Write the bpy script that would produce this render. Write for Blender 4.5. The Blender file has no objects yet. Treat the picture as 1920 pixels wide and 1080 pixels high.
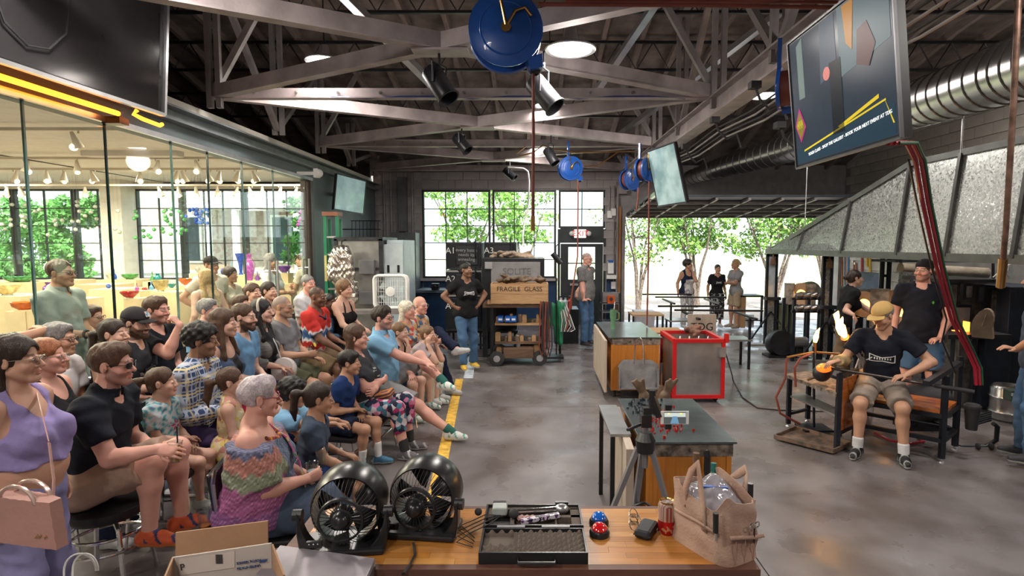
import bpy,math,random
import numpy as np
from mathutils import Vector,Matrix
R=math.radians
random.seed(7); rng=np.random.RandomState(5)
SC=bpy.context.scene
COL=SC.collection

# ---------------------------------------------------------------- camera
FPX,CX,CY,HZ,CAMH=1067.0,1000.0,540.0,457.0,2.0
PITCH=math.atan((CY -HZ)/FPX)
cam_d=bpy.data.cameras.new('camera')
cam_d.sensor_width=36.0
cam_d.lens=FPX/1920*36.0
cam_d.shift_x= -(CX -960)/1920
cam_d.clip_start=0.05
cam_d.clip_end=400
cam=bpy.data.objects.new('camera',cam_d)
cam.location=(0,0,CAMH)
cam.rotation_euler=(math.pi/2 -PITCH,0,0)
COL.objects.link(cam)
SC.camera=cam

# ---------------------------------------------------------------- view, world, sun, big lights
SC.view_settings.view_transform='Standard'
SC.view_settings.look='None'
SC.view_settings.gamma=1.0
SC.view_settings.use_curve_mapping=False
SC.view_settings.exposure=0.36
w=bpy.data.worlds.new('sky'); SC.world=w; w.use_nodes=True
nt=w.node_tree; nt.nodes.clear()
wo=nt.nodes.new('ShaderNodeOutputWorld'); bg=nt.nodes.new('ShaderNodeBackground')
sk=nt.nodes.new('ShaderNodeTexSky'); sk.sky_type='NISHITA'
sk.sun_disc=False; sk.sun_elevation=R(52); sk.sun_rotation=R(200); sk.dust_density=3.0; sk.air_density=1.0
mx=nt.nodes.new('ShaderNodeMix'); mx.data_type='RGBA'; mx.inputs[0].default_value=0.62
mx.inputs[7].default_value=(4.6,4.9,5.2,1)
nt.links.new(sk.outputs[0],mx.inputs[6]); nt.links.new(mx.outputs[2],bg.inputs[0])
bg.inputs[1].default_value=0.55
nt.links.new(bg.outputs[0],wo.inputs[0])

def light(name,kind,loc,power,col=(1,1,1),size=0.3,rot=(0,0,0),size_y=None,spot=None):
    d=bpy.data.lights.new(name,kind); d.energy=power; d.color=col
    if kind =='AREA':
        d.size=size
        if size_y: d.shape='RECTANGLE'; d.size_y=size_y
    elif kind =='SUN': d.angle=size
    else: d.shadow_soft_size=size
    if spot: d.spot_size=spot; d.spot_blend=0.6
    o=bpy.data.objects.new(name,d); o.location=loc; o.rotation_euler=rot
    COL.objects.link(o); return o
light('sun','SUN',(0,20,20),9,(1,.95,.86),R(1),(R(38),0,R(25)))
# ceiling lamps of the shop, some unseen and added for their light (the lamp housings are built with the lamps further down)
LAMPS=[(0.33,5.2,3.74),(0.23,8.2,3.96),(-2.6,3.4,4.2),(3.6,3.4,4.2),(-2.5,7.0,4.2),(3.4,8.6,4.2),
         (-1.2,-1.5,4.2),(-3.0,0.2,4.2),(3.6,0.2,4.2),(0.2,11.6,4.0),(6.3,7.2,4.5)]  # last one added unseen behind the duct to light the right wall
for i,(x,y,z) in enumerate(LAMPS):
    light('high_bay_light','AREA',(x,y,z -.12),56,(1,.93,.86),.5)
    light('high_bay_glow','POINT',(x,y,z -.35),20,(1,.93,.86),.2)
# track lighting of the gallery
for x in (-5.3,-8.2,-11.4):
    for y in (5.0,8.2,11.4):
        light('gallery_track_light','AREA',(x,y,3.36),150,(1,.86,.66),.9)
def P(u,v,y=None,z=None,x=None):
    """world point seen at photo position u, v on the plane y / z / x"""
    dx=(u -CX)/FPX; dv=(CY -v)/FPX
    d=Vector((dx,math.cos(PITCH)+dv*math.sin(PITCH),-math.sin(PITCH)+dv*math.cos(PITCH)))
    o=Vector((0,0,CAMH))
    t=(y/d.y) if y is not None else ((z -CAMH)/d.z if z is not None else x/d.x)
    return o+d*t

# ---------------------------------------------------------------- mesh helper
class MB:
    def __init__(s): s.v=[]; s.f=[]; s.m=[]; s.mi=0
    def add(s,vs,fs):
        o=len(s.v); s.v += [tuple(p) for p in vs]
        s.f += [tuple(i+o for i in f) for f in fs]; s.m += [s.mi]*len(fs); return s
    def box(s,c,d,rz=0,M=None,taper=1):
        hx,hy,hz=d[0]/2,d[1]/2,d[2]/2
        vs=[Vector((sx*hx*(taper if sz>0 else 1),sy*hy*(taper if sz>0 else 1),sz*hz)) for sz in (-1,1) for sx,sy in ((-1,-1),(1,-1),(1,1),(-1,1))]
        if M is None: M=Matrix.Rotation(rz,3,'Z')
        c=Vector(c); vs=[M @ p+c for p in vs]
        return s.add(vs,[(3,2,1,0),(4,5,6,7),(0,1,5,4),(1,2,6,5),(2,3,7,6),(3,0,4,7)])
    def span(s,a,b):   # box between two corners
        a=Vector(a); b=Vector(b); d=b -a
        return s.box((a+b)/2,(abs(d.x),abs(d.y),abs(d.z)))
    def beam(s,a,b,wd,ht,up=(0,0,1)):
        a=Vector(a); b=Vector(b); d=(b -a); L=d.length
        if L<1e-6: return s
        y=d/L; x=y.cross(Vector(up))
        if x.length<1e-3: x=y.cross(Vector((1,0,0)))
        x.normalize(); z=x.cross(y)
        M=Matrix((x,y,z)).transposed()
        return s.box((a+b)/2,(wd,L,ht),M=M)
    def tube(s,path,r,n=8,closed=False,cap=True):
        pts=[Vector(p) for p in path]; N=len(pts)
        rs=r if isinstance(r,(list,tuple)) else [r]*N
        vs=[]; prev=None
        for i,p in enumerate(pts):
            if closed: t=pts[(i+1) % N] -pts[i -1]
            else: t=pts[min(i+1,N -1)] -pts[max(i -1,0)]
            if t.length<1e-9: t=Vector((0,0,1))
            t.normalize()
            if prev is None:
                a=t.cross(Vector((0,0,1)))
                if a.length<1e-2: a=t.cross(Vector((1,0,0)))
            else: a=prev -t*prev.dot(t)
            a.normalize(); prev=a; b=t.cross(a)
            for k in range(n):
                q=2*math.pi*k/n
                vs.append(p+(a*math.cos(q)+b*math.sin(q))*rs[i])
        fs=[]
        for i in range(N if closed else N -1):
            for k in range(n):
                j=(i+1) % N
                fs.append((i*n+k,i*n+(k+1) % n,j*n+(k+1) % n,j*n+k))
        if cap and not closed:
            fs.append(tuple(range(n -1,-1,-1))); fs.append(tuple((N -1)*n+k for k in range(n)))
        return s.add(vs,fs)
    def lathe(s,prof,c=(0,0,0),n=20,M=None,sx=1,sy=1,wave=None):
        c=Vector(c); vs=[]
        for (r,z) in prof:
            for k in range(n):
                q=2*math.pi*k/n; rr=r*(1+(wave(q,z) if wave else 0))
                p=Vector((rr*math.cos(q)*sx,rr*math.sin(q)*sy,z))
                vs.append((M @ p if M else p)+c)
        fs=[(i*n+k,i*n+(k+1) % n,(i+1)*n+(k+1) % n,(i+1)*n+k) for i in range(len(prof) -1) for k in range(n)]
        if prof[0][0]>1e-5 and prof[-1][0]>1e-5: m_=(len(prof) -1)*n; fs += [(m_+k,m_+(k+1) % n,(k+1) % n,k) for k in range(n)]; return s.add(vs,fs)
        if prof[0][0]>1e-5: fs.append(tuple(range(n -1,-1,-1)))
        if prof[-1][0]>1e-5: fs.append(tuple((len(prof) -1)*n+k for k in range(n)))
        return s.add(vs,fs)
    def cyl(s,a,b,r,n=14): return s.tube([a,b],r,n)
    def prism(s,poly,ext):   # planar polygon (3d points) extruded by a vector
        ext=Vector(ext); n=len(poly); a=[Vector(p) for p in poly]
        return s.add(a+[p+ext for p in a],[tuple(range(n -1,-1,-1)),tuple(range(n,2*n))]+[(i,(i+1) % n,n+(i+1) % n,n+i) for i in range(n)])
    def sphere(s,c,r,n=12,m=8):
        if not isinstance(r,(tuple,list)): r=(r,r,r)
        vs=[]; fs=[]
        for i in range(m+1):
            t=math.pi*i/m
            for k in range(n):
                q=2*math.pi*k/n
                vs.append(Vector((c[0]+r[0]*math.sin(t)*math.cos(q),c[1]+r[1]*math.sin(t)*math.sin(q),c[2] -r[2]*math.cos(t))))
        for i in range(m):
            for k in range(n): fs.append((i*n+k,i*n+(k+1) % n,(i+1)*n+(k+1) % n,(i+1)*n+k))
        return s.add(vs,fs)
    def build(s,name,mat,parent=None,world=False,smooth=False,bevel=0):
        me=bpy.data.meshes.new(name)
        vs=s.v
        if world and parent is not None:
            L=parent['_w'] if '_w' in parent else list(parent.location)
            vs=[(p[0] -L[0],p[1] -L[1],p[2] -L[2]) for p in vs]
        me.from_pydata(vs,[],s.f)
        for m in (mat if isinstance(mat,(list,tuple)) else [mat]): me.materials.append(m)
        if any(s.m): me.polygons.foreach_set('material_index',s.m)
        if smooth: me.polygons.foreach_set('use_smooth',[True]*len(me.polygons)); me.set_sharp_from_angle(angle=R(40))
        me.update()
        o=bpy.data.objects.new(name,me); COL.objects.link(o)
        if parent is not None: o.parent=parent
        if bevel:
            b=o.modifiers.new('bevel','BEVEL'); b.width=bevel; b.segments=2; b.limit_method='ANGLE'
        return o

def tag(o,label=None,cat=None,group=None,kind=None):
    if label: o['label']=label
    if cat: o['category']=cat
    if group: o['group']=group
    if kind: o['kind']=kind
    return o
def thing(name,label,cat,loc=(0,0,0),rz=0,group=None,tilt=None):
    o=bpy.data.objects.new(name,None); o.empty_display_size=.1; COL.objects.link(o)
    o.location=loc; o.rotation_euler=tilt if tilt else (0,0,rz)
    return tag(o,label,cat,group)
def struct(o,label=None): o['kind']='structure'; return tag(o,label)
KIDS={}
def dup(root,loc,rz=0,label=None,group=None,scale=None):
    r=root.copy(); COL.objects.link(r); r.location=loc; r.rotation_euler=(0,0,rz)
    if scale: r.scale=(scale,)*3
    if label: r['label']=label
    if group: r['group']=group
    for ch in list(root.children):
        c=ch.copy(); COL.objects.link(c); c.parent=r
        for g in ch.children:
            d=g.copy(); COL.objects.link(d); d.parent=c
    return r
def centre(o):
    """give a world-built single mesh an origin at its base"""
    me=o.data; n=len(me.vertices); a=np.empty(n*3,'f'); me.vertices.foreach_get('co',a); a=a.reshape(-1,3)
    c=(a.min(0)+a.max(0))/2; c[2]=a[:,2].min(); me.vertices.foreach_set('co',(a -c).ravel()); me.update()
    o.location=Vector([float(q) for q in c]); return o

# ---------------------------------------------------------------- materials
MATS={}
def M(name,col=(.5,.5,.5),rough=.5,metal=0,var=.12,vs=6,bump=0,bs=60,emit=None,es=1,trans=0,alpha=1,attr=False,ior=1.45,coat=0,kind=None,col2=None,ks=1,sheen=0,spec=.5):
    if name in MATS: return MATS[name]
    m=bpy.data.materials.new(name); m.use_nodes=True; nt=m.node_tree; N=nt.nodes; L=nt.links
    b=N['Principled BSDF']; tc=N.new('ShaderNodeTexCoord')
    def mix(f,a,c):
        x=N.new('ShaderNodeMix'); x.data_type='RGBA'
        for sck,val in ((0,f),(6,a),(7,c)):
            if hasattr(val,'links'): L.new(val,x.inputs[sck])
            elif sck: x.inputs[sck].default_value=(*val[:3],1)
            else: x.inputs[0].default_value=val
        return x.outputs[2]
    def noise(scale,detail=4,vec=None,dist=0):
        n=N.new('ShaderNodeTexNoise'); n.inputs['Scale'].default_value=scale; n.inputs['Detail'].default_value=detail
        n.inputs['Distortion'].default_value=dist
        L.new(vec or tc.outputs['Object'],n.inputs['Vector']); return n.outputs['Fac']
    def ramp(f,a,c):
        r=N.new('ShaderNodeMapRange'); L.new(f,r.inputs[0]); r.inputs[1].default_value=a; r.inputs[2].default_value=c; return r.outputs[0]
    def mapping(sc,rot=(0,0,0)):
        q=N.new('ShaderNodeMapping'); q.inputs['Scale'].default_value=sc; q.inputs['Rotation'].default_value=rot
        L.new(tc.outputs['Object'],q.inputs['Vector']); return q.outputs[0]
    dark=tuple(c*(1 -var*2) for c in col); lite=tuple(min(1,c*(1+var)) for c in col)
    if attr:
        a=N.new('ShaderNodeAttribute'); a.attribute_name='Col'; base=a.outputs['Color']
        if var:
            hs=N.new('ShaderNodeHueSaturation'); L.new(base,hs.inputs['Color'])
            L.new(ramp(noise(vs),0.2,0.8),hs.inputs['Value']); r=hs.inputs['Value'].links[0].from_node
            r.inputs[3].default_value=1 -var; r.inputs[4].default_value=1+var; base=hs.outputs[0]
    elif kind =='grain':      # wood, grain along local axis given by ks (x,y,z scales)
        f=noise(1,6,mapping(ks),1.2); base=mix(ramp(f,.3,.7),col,col2 or dark)
    elif kind =='stripes':
        q=N.new('ShaderNodeTexWave'); q.inputs['Scale'].default_value=ks; q.bands_direction='Z'; L.new(tc.outputs['Object'],q.inputs['Vector'])
        q.inputs['Distortion'].default_value=1.5
        base=mix(ramp(q.outputs['Fac'],.45,.55),col,col2)
    elif kind =='pinstripe':
        q=N.new('ShaderNodeTexWave'); q.inputs['Scale'].default_value=ks; q.bands_direction='Y'; L.new(tc.outputs['Object'],q.inputs['Vector'])
        base=mix(ramp(q.outputs['Fac'],.75,.85),col,col2)
    elif kind =='plaid':
        fs_=[]
        base=mix(ramp(noise(3),.35,.65),col,dark)
        for ax,sc_,c_,lo in (('X',ks,col2,.80),('Z',ks,col2,.80),('Y',ks,col2,.86),('Z',ks*.5,(.75,.62,.30),.93),('Y',ks*.5,(.75,.62,.30),.95)):
            q=N.new('ShaderNodeTexWave'); q.inputs['Scale'].default_value=sc_; q.bands_direction=ax; L.new(tc.outputs['Object'],q.inputs['Vector'])
            base=mix(ramp(q.outputs['Fac'],lo,lo+.08),base,c_)
    elif kind =='blotch':
        q=N.new('ShaderNodeTexVoronoi'); q.inputs['Scale'].default_value=ks; L.new(tc.outputs['Object'],q.inputs['Vector'])
        cr=N.new('ShaderNodeValToRGB'); cr.color_ramp.interpolation='CONSTANT'
        sp=N.new('ShaderNodeSeparateColor'); L.new(q.outputs['Color'],sp.inputs[0]); L.new(sp.outputs[0],cr.inputs[0])
        cols=col2; e=cr.color_ramp.elements
        e[0].position=0; e[0].color=(*cols[0],1); e[1].position=1/len(cols); e[1].color=(*cols[1],1)
        for i in range(2,len(cols)): k=e.new(i/len(cols)); k.color=(*cols[i],1)
        base=cr.outputs[0]
    elif kind =='galv':
        q=N.new('ShaderNodeTexVoronoi'); q.inputs['Scale'].default_value=ks; L.new(tc.outputs['Object'],q.inputs['Vector'])
        sp=N.new('ShaderNodeSeparateColor'); L.new(q.outputs['Color'],sp.inputs[0])
        base=mix(sp.outputs[0],col,col2); L.new(ramp(sp.outputs[1],0,1),b.inputs['Roughness'])
        rr=b.inputs['Roughness'].links[0].from_node; rr.inputs[3].default_value=.22; rr.inputs[4].default_value=.5
    elif col2 is not None:
        base=mix(ramp(noise(vs,6),.38,.62),col,col2)
    elif var: base=mix(ramp(noise(vs),.3,.7),dark,lite)
    else: base=None
    if base is not None: L.new(base,b.inputs['Base Color'])
    else: b.inputs['Base Color'].default_value=(*col,1)
    if kind != 'galv': b.inputs['Roughness'].default_value=rough
    b.inputs['Metallic'].default_value=metal; b.inputs['IOR'].default_value=ior
    b.inputs['Specular IOR Level'].default_value=spec
    b.inputs['Transmission Weight'].default_value=trans; b.inputs['Coat Weight'].default_value=coat
    if sheen: b.inputs['Sheen Weight'].default_value=sheen
    if alpha<1: b.inputs['Alpha'].default_value=alpha
    if emit: b.inputs['Emission Color'].default_value=(*emit,1); b.inputs['Emission Strength'].default_value=es
    if bump:
        bp=N.new('ShaderNodeBump'); bp.inputs['Strength'].default_value=bump; bp.inputs['Distance'].default_value=.01
        L.new(noise(bs,5),bp.inputs['Height']); L.new(bp.outputs[0],b.inputs['Normal'])
    MATS[name]=m; return m
def glassmat(name,tint=(.93,.98,.96),fac=1.0):
    if name in MATS: return MATS[name]
    m=bpy.data.materials.new(name); m.use_nodes=True; nt=m.node_tree; N=nt.nodes; L=nt.links; N.clear()
    o=N.new('ShaderNodeOutputMaterial'); t=N.new('ShaderNodeBsdfTransparent'); g=N.new('ShaderNodeBsdfGlossy')
    t.inputs[0].default_value=(*tint,1); g.inputs['Roughness'].default_value=.01
    lw=N.new('ShaderNodeLayerWeight'); lw.inputs[0].default_value=.5
    pw=N.new('ShaderNodeMath'); pw.operation='POWER'; pw.inputs[1].default_value=5; L.new(lw.outputs['Facing'],pw.inputs[0])
    ma=N.new('ShaderNodeMath'); ma.operation='MULTIPLY_ADD'; ma.inputs[1].default_value=.8*fac; ma.inputs[2].default_value=.03*fac; L.new(pw.outputs[0],ma.inputs[0]); x=N.new('ShaderNodeMixShader')
    L.new(ma.outputs[0],x.inputs[0]); L.new(t.outputs[0],x.inputs[1]); L.new(g.outputs[0],x.inputs[2]); L.new(x.outputs[0],o.inputs[0])
    MATS[name]=m; return m

steel_grey=M('painted steel grey',(.26,.235,.235),.45,.2,var=.12,vs=5,bump=.15,bs=30)
steel_mauve=M('painted steel mauve grey',(.36,.31,.31),.5,.1,var=.15,vs=4,bump=.2,bs=40)
black_metal=M('black metal',(.022,.022,.026),.38,.4,var=.2)
dark_metal=M('dark metal',(.05,.052,.058),.42,.5,var=.25)
chrome=M('chrome',(.78,.78,.8),.12,1,var=0)
alu=M('aluminium',(.62,.63,.65),.3,.9,var=.08)
black_plastic=M('black plastic',(.018,.018,.02),.32,var=0)
black_rubber=M('black rubber',(.03,.03,.032),.7)
white_plastic=M('white plastic',(.78,.78,.76),.4,var=.04)
white_metal=M('white enamel',(.75,.75,.74),.35,var=.05)
glass_pane=glassmat('window glass')
GALV=M('galvanised sheet',(.33,.35,.34),metal=.85,kind='galv',col2=(.58,.60,.58),ks=55)
# ================================================================ THE SETTING
YB,XG,XR,ZC=14.0,-3.87,7.6,3.08        # back wall, glass wall, right wall, header underside
conc=M('concrete floor',(.10,.084,.080),.38,var=.2,vs=1.6,bump=.12,bs=9,col2=(.175,.158,.16))
nt=conc.node_tree; b=nt.nodes['Principled BSDF']; tc=nt.nodes['Texture Coordinate']
n2=nt.nodes.new('ShaderNodeTexNoise'); n2.inputs['Scale'].default_value=2.3; n2.inputs['Detail'].default_value=8; nt.links.new(tc.outputs['Object'],n2.inputs['Vector'])
mr=nt.nodes.new('ShaderNodeMapRange'); mr.inputs[1].default_value=.35; mr.inputs[2].default_value=.65; mr.inputs[3].default_value=.20; mr.inputs[4].default_value=.48
nt.links.new(n2.outputs['Fac'],mr.inputs[0]); nt.links.new(mr.outputs[0],b.inputs['Roughness'])
f=MB()
ys=[-3,2.2,6.86,10.6,14.1]
for i in range(4):
    for x0,x1 in ((-14,-3.9),(-3.895,1.42),(1.428,8)):
        f.span((x0,ys[i]+.004,-.12),(x1,ys[i+1] -.004,0))
floor=struct(f.build('floor',conc),'grey brown sealed concrete workshop floor with cut joints')
struct(MB().span((-14,-3,-.2),(8,14.1,-.012)).build('floor_joint',M('joint dark',(.05,.045,.045),.9),floor))
yel=M('yellow line paint',(.80,.48,.07),.5,var=.25,vs=14); whl=M('pale line paint',(.55,.62,.70),.5,var=.2,vs=10)
struct(MB().prism([(-.70,2.6,.001),(-.59,2.6,.001),(-1.04,8.3,.001),(-1.15,8.3,.001)],(0,0,.003)).build('floor_line',yel,floor),'worn yellow painted safety line')
struct(MB().prism([(-1.04,8.35,.001),(-.90,8.35,.001),(-1.25,13,.001),(-1.39,13,.001)],(0,0,.003)).build('floor_line',whl,floor),'pale blue painted line')

# back wall
blk=M('painted block',(.36,.33,.33),.75,var=.1,vs=3,bump=.35,bs=50)
blue=M('blue wall paint',(.012,.045,.12),.5,var=.15,vs=4)
wb=MB()
T=.2
wb.span((-3.9,YB,0),(-2.72,YB+T,3.9)); wb.span((-2.72,YB,3.31),(2.2,YB+T,3.9)); wb.span((-2.72,YB,0),(.59,YB+T,1.15))
wb.span((1.78,YB,0),(2.2,YB+T,3.31)); wb.span((2.2,YB,2.66),(XR,YB+T,3.9)); wb.span((XR,YB,0),(XR+.5,YB+T,3.9))
wall_back=struct(wb.build('wall_back',M('block mortar',(.30,.28,.28),.85,var=.1)),'grey painted block back wall')
struct(MB().span((-2.7,YB -.012,.0),(.58,YB,1.12)).span((1.8,YB -.012,0),(2.16,YB,1.12)).span((-3.87,YB -.012,0),(-2.72,YB,1.12)).build('blue_wainscot',blue,wall_back),'dark blue painted lower wall')
bm_=MB().box((0,0,0),(.39,.03,.19)); proto=bm_.build('block',blk,wall_back,bevel=0); struct(proto)
pm=proto.data; first=True
def block(x,y,z,par,w=1,rz=0):
    global first
    o=proto if first else proto.copy()
    if not first: COL.objects.link(o)
    first=False; o.parent=par; o.location=(x,y,z); o.scale=(w,1,1); o.rotation_euler=(0,0,rz); o['kind']='structure'
for r in range(14):
    z=1.23+r*.2; off=.2*(r % 2)
    for k in range(4):
        x= -3.87+.2+k*.4 -off
        if x< -3.8: block(-3.77,YB -.012,z,wall_back,.5)
        elif x> -2.9: block(-2.82,YB -.012,z,wall_back,.48) if x< -2.75 else None
        else: block(x,YB -.012,z,wall_back)
    if r<11:
        block(1.9,YB -.012,z,wall_back,.5+.4*(r % 2)); 
for r in range(2):
    for k in range(12): block(-2.5+k*.4+.2*r,YB -.012,3.44+r*.2,wall_back)
# right wall with its big blocks
wr=struct(MB().span((XR,-3,0),(XR+.2,YB,5.6)).build('wall_right',MATS["block mortar"]),'pale painted block right wall')
cream=M('cream block',(.50,.46,.41),.75,var=.08,vs=3,bump=.3,bs=40)
p2=MB().box((0,0,0),(.39,.03,.19)).build('block',cream,wr); struct(p2); fst=True
for r in range(22):
    z=.7+r*.2
    for k in range(26):
        y=13.75 -k*.4 -.2*(r % 2)
        if z<2.2 and y<10.4: continue
        if z >= 2.2 and y>10.6 and z<2.8: continue
        if z>2.2 and (y<4.6 or z<2.8): continue
        o=p2 if fst else p2.copy()
        if not fst: COL.objects.link(o)
        fst=False; o.parent=wr; o.location=(XR -.012,y,z); o.rotation_euler=(0,0,math.pi/2); o['kind']='structure'

struct(MB().span((-9.1,-3,3.5),(-9,YB,5.8)).span((-9,YB,3.4),(XG -.1,YB+.1,5.8)).build('wall_attic',M('void shade dark',(.09,.08,.075),.9)),'dark wall above the gallery')  # dark colour stands for the shade of the open space over the gallery
struct(MB().span((-14,-3.1,0),(8,-3,5.8)).build('wall_front',M('front wall',(.34,.31,.30),.8)),'grey wall behind the camera')  # closes the room out of view, put in to cut flat sky light
# windows of the back wall
frm=M('dark window frame',(.028,.035,.035),.45,var=.1)
def window(name,x0,x1,z0,z1,cols,rows,y=YB+.06,label=None,bar=.022,fr=.05,sill=None):
    root=thing(name,label,None,(x0,y,z0)); root['kind']='structure'
    m=MB().span((x0,y -.05,z0),(x0+fr,y+.05,z1)).span((x1 -fr,y -.05,z0),(x1,y+.05,z1)).span((x0+fr,y -.05,z0),(x1 -fr,y+.05,z0+fr)).span((x0+fr,y -.05,z1 -fr),(x1 -fr,y+.05,z1))
    struct(m.build('window_frame',frm,root,world=True))
    w,h=(x1 -x0 -2*fr),(z1 -z0 -2*fr)
    for i in range(1,cols): struct(MB().box((x0+fr+w*i/cols,y,(z0+z1)/2),(bar,.05,h)).build('muntin',frm,root,world=True))
    for j in range(1,rows): struct(MB().box(((x0+x1)/2,y,z0+fr+h*j/rows),(w,.046,bar)).build('muntin',frm,root,world=True))
    for i in range(cols):
        for j in range(rows):
            struct(MB().box((x0+fr+w*(i+.5)/cols,y,z0+fr+h*(j+.5)/rows),(w/cols -bar,.006,h/rows -bar)).build('pane',glass_pane,root,world=True))
    if sill: struct(MB().span((x0 -.05,y -.16,z0 -.06),(x1+.05,y+.08,z0)).build('window_sill',sill,root,world=True))
    return root
window('window_1',-2.72,-1.05,1.15,3.31,3,5,label='tall steel window left of the wide post in the back wall',sill=blk)
window('window_2',-1.0,.56,1.15,3.31,3,5,label='tall steel window behind the tool cart',sill=blk)
window('window_3',.62,1.76,2.38,3.31,2,2,label='small steel transom window over the exit door')
dr=thing('door_1','dark exit door with four glass lights',None,(.6,YB+.05,0)); dr['kind']='structure'
dk=M('dark door paint',(.03,.038,.042),.4,var=.1)
m=MB()
for a,c in (((.60,.0),(.66,2.36)),((1.72,0),(1.78,2.36)),((.66,2.02),(1.72,2.38)),((.67,0),(.86,2.0)),((1.52,0),(1.71,2.0)),((.86,0),(1.52,1.12)),((.86,1.92),(1.52,2.0))):
    m.span((a[0],YB,a[1]),(c[0],YB+.07,c[1]))
m.span((1.175,YB+.01,1.12),(1.205,YB+.06,1.92)).span((.86,YB+.01,1.505),(1.52,YB+.06,1.535))
struct(m.build('door_leaf',dk,dr,world=True))
for x in (1.017,1.362):
    for z in (1.312,1.728): struct(MB().box((x,YB+.03,z),(.31,.006,.38)).build('pane',glass_pane,dr,world=True))
struct(MB().beam((.9,YB -.03,1.0),(1.5,YB -.03,1.0),.05,.05).build('door_handle',alu,dr,world=True))

# bay opening: overhead door, jambs, rails
wood_or=M('orange jamb wood',(.42,.20,.07),.6,kind='grain',ks=(20,20,2),col2=(.25,.11,.04))
struct(MB().span((2.06,YB -.06,0),(2.14,YB,2.9)).build('trim_1',wood_or),'orange stained wooden post beside the bay opening')
struct(MB().span((2.16,YB -.08,0),(2.24,YB+.2,2.66)).span((XR -.14,YB -.08,0),(XR -.06,YB+.2,2.66)).build('trim_2',steel_grey),'grey steel jambs of the bay opening')
od=thing('door_2','dark sectional overhead door raised above the bay opening',None,(4.9,13.9,2.66)); od['kind']='structure'
dpan=M('overhead door panel',(.06,.068,.08),.45,.3,var=.1)
for k in range(5):
    y0=13.85 -k*.53; z0=2.68+k*.045
    m=MB().prism([(2.25,y0,z0),(7.5,y0,z0),(7.5,y0 -.51,z0+.045),(2.25,y0 -.51,z0+.045)],(0,0,.05))
    struct(m.build('door_panel',dpan,od,world=True))
    m=MB()
    for i in range(9): m.beam((2.3+i*.645,y0 -.02,z0 -.03),(2.3+i*.645,y0 -.5,z0+.015),.05,.05)
    m.beam((2.25,y0 -.03,z0 -.03),(7.5,y0 -.03,z0 -.03),.06,.06)
    struct(m.build('stiffener',steel_grey,od,world=True))
struct(MB().beam((2.3,13.9,2.7),(2.3,10.6,2.95),.05,.08).beam((7.4,13.9,2.7),(7.4,10.6,2.95),.05,.08).build('door_rail',alu,od,world=True))

# left wall: header over the glass, steel grey wall beyond it
green_grey=M('grey green wall paint',(.125,.155,.165),.5,var=.1,vs=2)
wl=MB().span((XG -.1,9.95,0),(XG+.02,YB,3.3)).span((XG -.1,-3,ZC),(XG+.02,9.95,3.3))
wall_left=struct(wl.build('wall_left',green_grey),'grey green painted header and wall over the glass front')
struct(MB().span((XG -.1,-3,3.3),(XG+.02,YB,3.42)).span((XG+.02,-3,3.28),(XG+.14,YB,3.30)).span((XG+.02,-3,3.42),(XG+.14,YB,3.44)).build('girder_web',M('girder grey',(.20,.22,.23),.5,.2,var=.12,bump=.1),wall_left))
struct(MB().span((XG+.02,-3,ZC),(XG+.06,9.95,ZC+.05)).build('trim_3',alu),'pale metal trim under the grey header')
struct(MB().span((XG -.08,9.84,0),(XG+.06,9.96,ZC)).span((XG -.06,9.7,0),(XG+.02,9.76,ZC)).build('trim_4',M('dark bronze post',(.07,.055,.05),.45,.4)),'dark bronze end post of the glass front')
# glass front
fin=M('dark seam',(.01,.03,.03),.2)
seams=[1.0,2.2,3.4,4.4,5.23,6.17,6.85,7.65,8.55,9.7]
gf=thing('window_4','tall frameless glass front between the workshop and the gallery',None,(XG,5,0)); gf['kind']='structure'
for i in range(len(seams) -1):
    struct(MB().span((XG -.006,seams[i]+.008,.02),(XG+.006,seams[i+1] -.008,ZC)).build('pane',glass_pane,gf,world=True))
    struct(MB().span((XG -.009,seams[i] -.008,.02),(XG+.009,seams[i]+.008,ZC)).build('seam',fin if i in (4,6) else M('clear seam',(.12,.22,.2),.2),gf,world=True))
for y in (8.15,8.4,9.35,9.6):
    m=MB().tube([(XG+.09,y,.55),(XG+.09,y,1.75)],.018,10).tube([(XG+.09,y,.7),(XG,y,.7)],.01,6).tube([(XG+.09,y,1.6),(XG,y,1.6)],.01,6)
    struct(m.build('door_handle',alu,gf,world=True))
# gallery shell
gw=M('gallery white',(.74,.70,.64),.7,var=.04)
struct(MB().span((-14,-3,3.5),(XG -.1,YB,3.6)).build('ceiling_gallery',gw),'white ceiling of the gallery')
struct(MB().span((-14.1,-3,0),(-14,YB,3.6)).build('wall_gallery',gw),'white side wall of the gallery')
g=MB().span((-14,YB,0),(XG -.1,YB+T,1.12)).span((-14,YB,3.33),(XG -.1,YB+T,3.6)).span((-10.12,YB,1.12),(-9.72,YB+T,3.33)).span((-5.5,YB,1.12),(XG -.1,YB+T,3.33)).span((-10.2,13.5,0),(-9.7,YB,3.5))
struct(g.build('wall_gallery_back',gw),'cream gallery wall with square column between the windows')
for n,(x0,x1,c,lab) in enumerate([(-14,-12.75,2,'beside the gallery side wall'),(-12.7,-11.25,2,'with leaves close behind, second from the gallery side wall'),(-11.2,-10.12,2,'left of the gallery column'),
                                      (-9.72,-8.62,2,'right of the gallery column'),(-8.57,-7.1,3,'behind the blue hanging balls'),(-7.05,-5.52,3,'nearest the glass front end post')]):
    window('window_%d' % (5+n),x0,x1,1.12,3.33,c,5,label='black steel gallery window '+lab,fr=.045)
bh=MB()
for (u0,u1,v0,v1,D) in ((-200,208,240,262,8.4),(150,331,272,292,9.3),(-200,330,292,297,11.0)):
    a=P(u0,v0,y=D); c=P(u1,v1,y=D); bh.span((max(a.x,-13.9),D,c.z),(min(c.x,XG -.2),D+.2,a.z))
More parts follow.
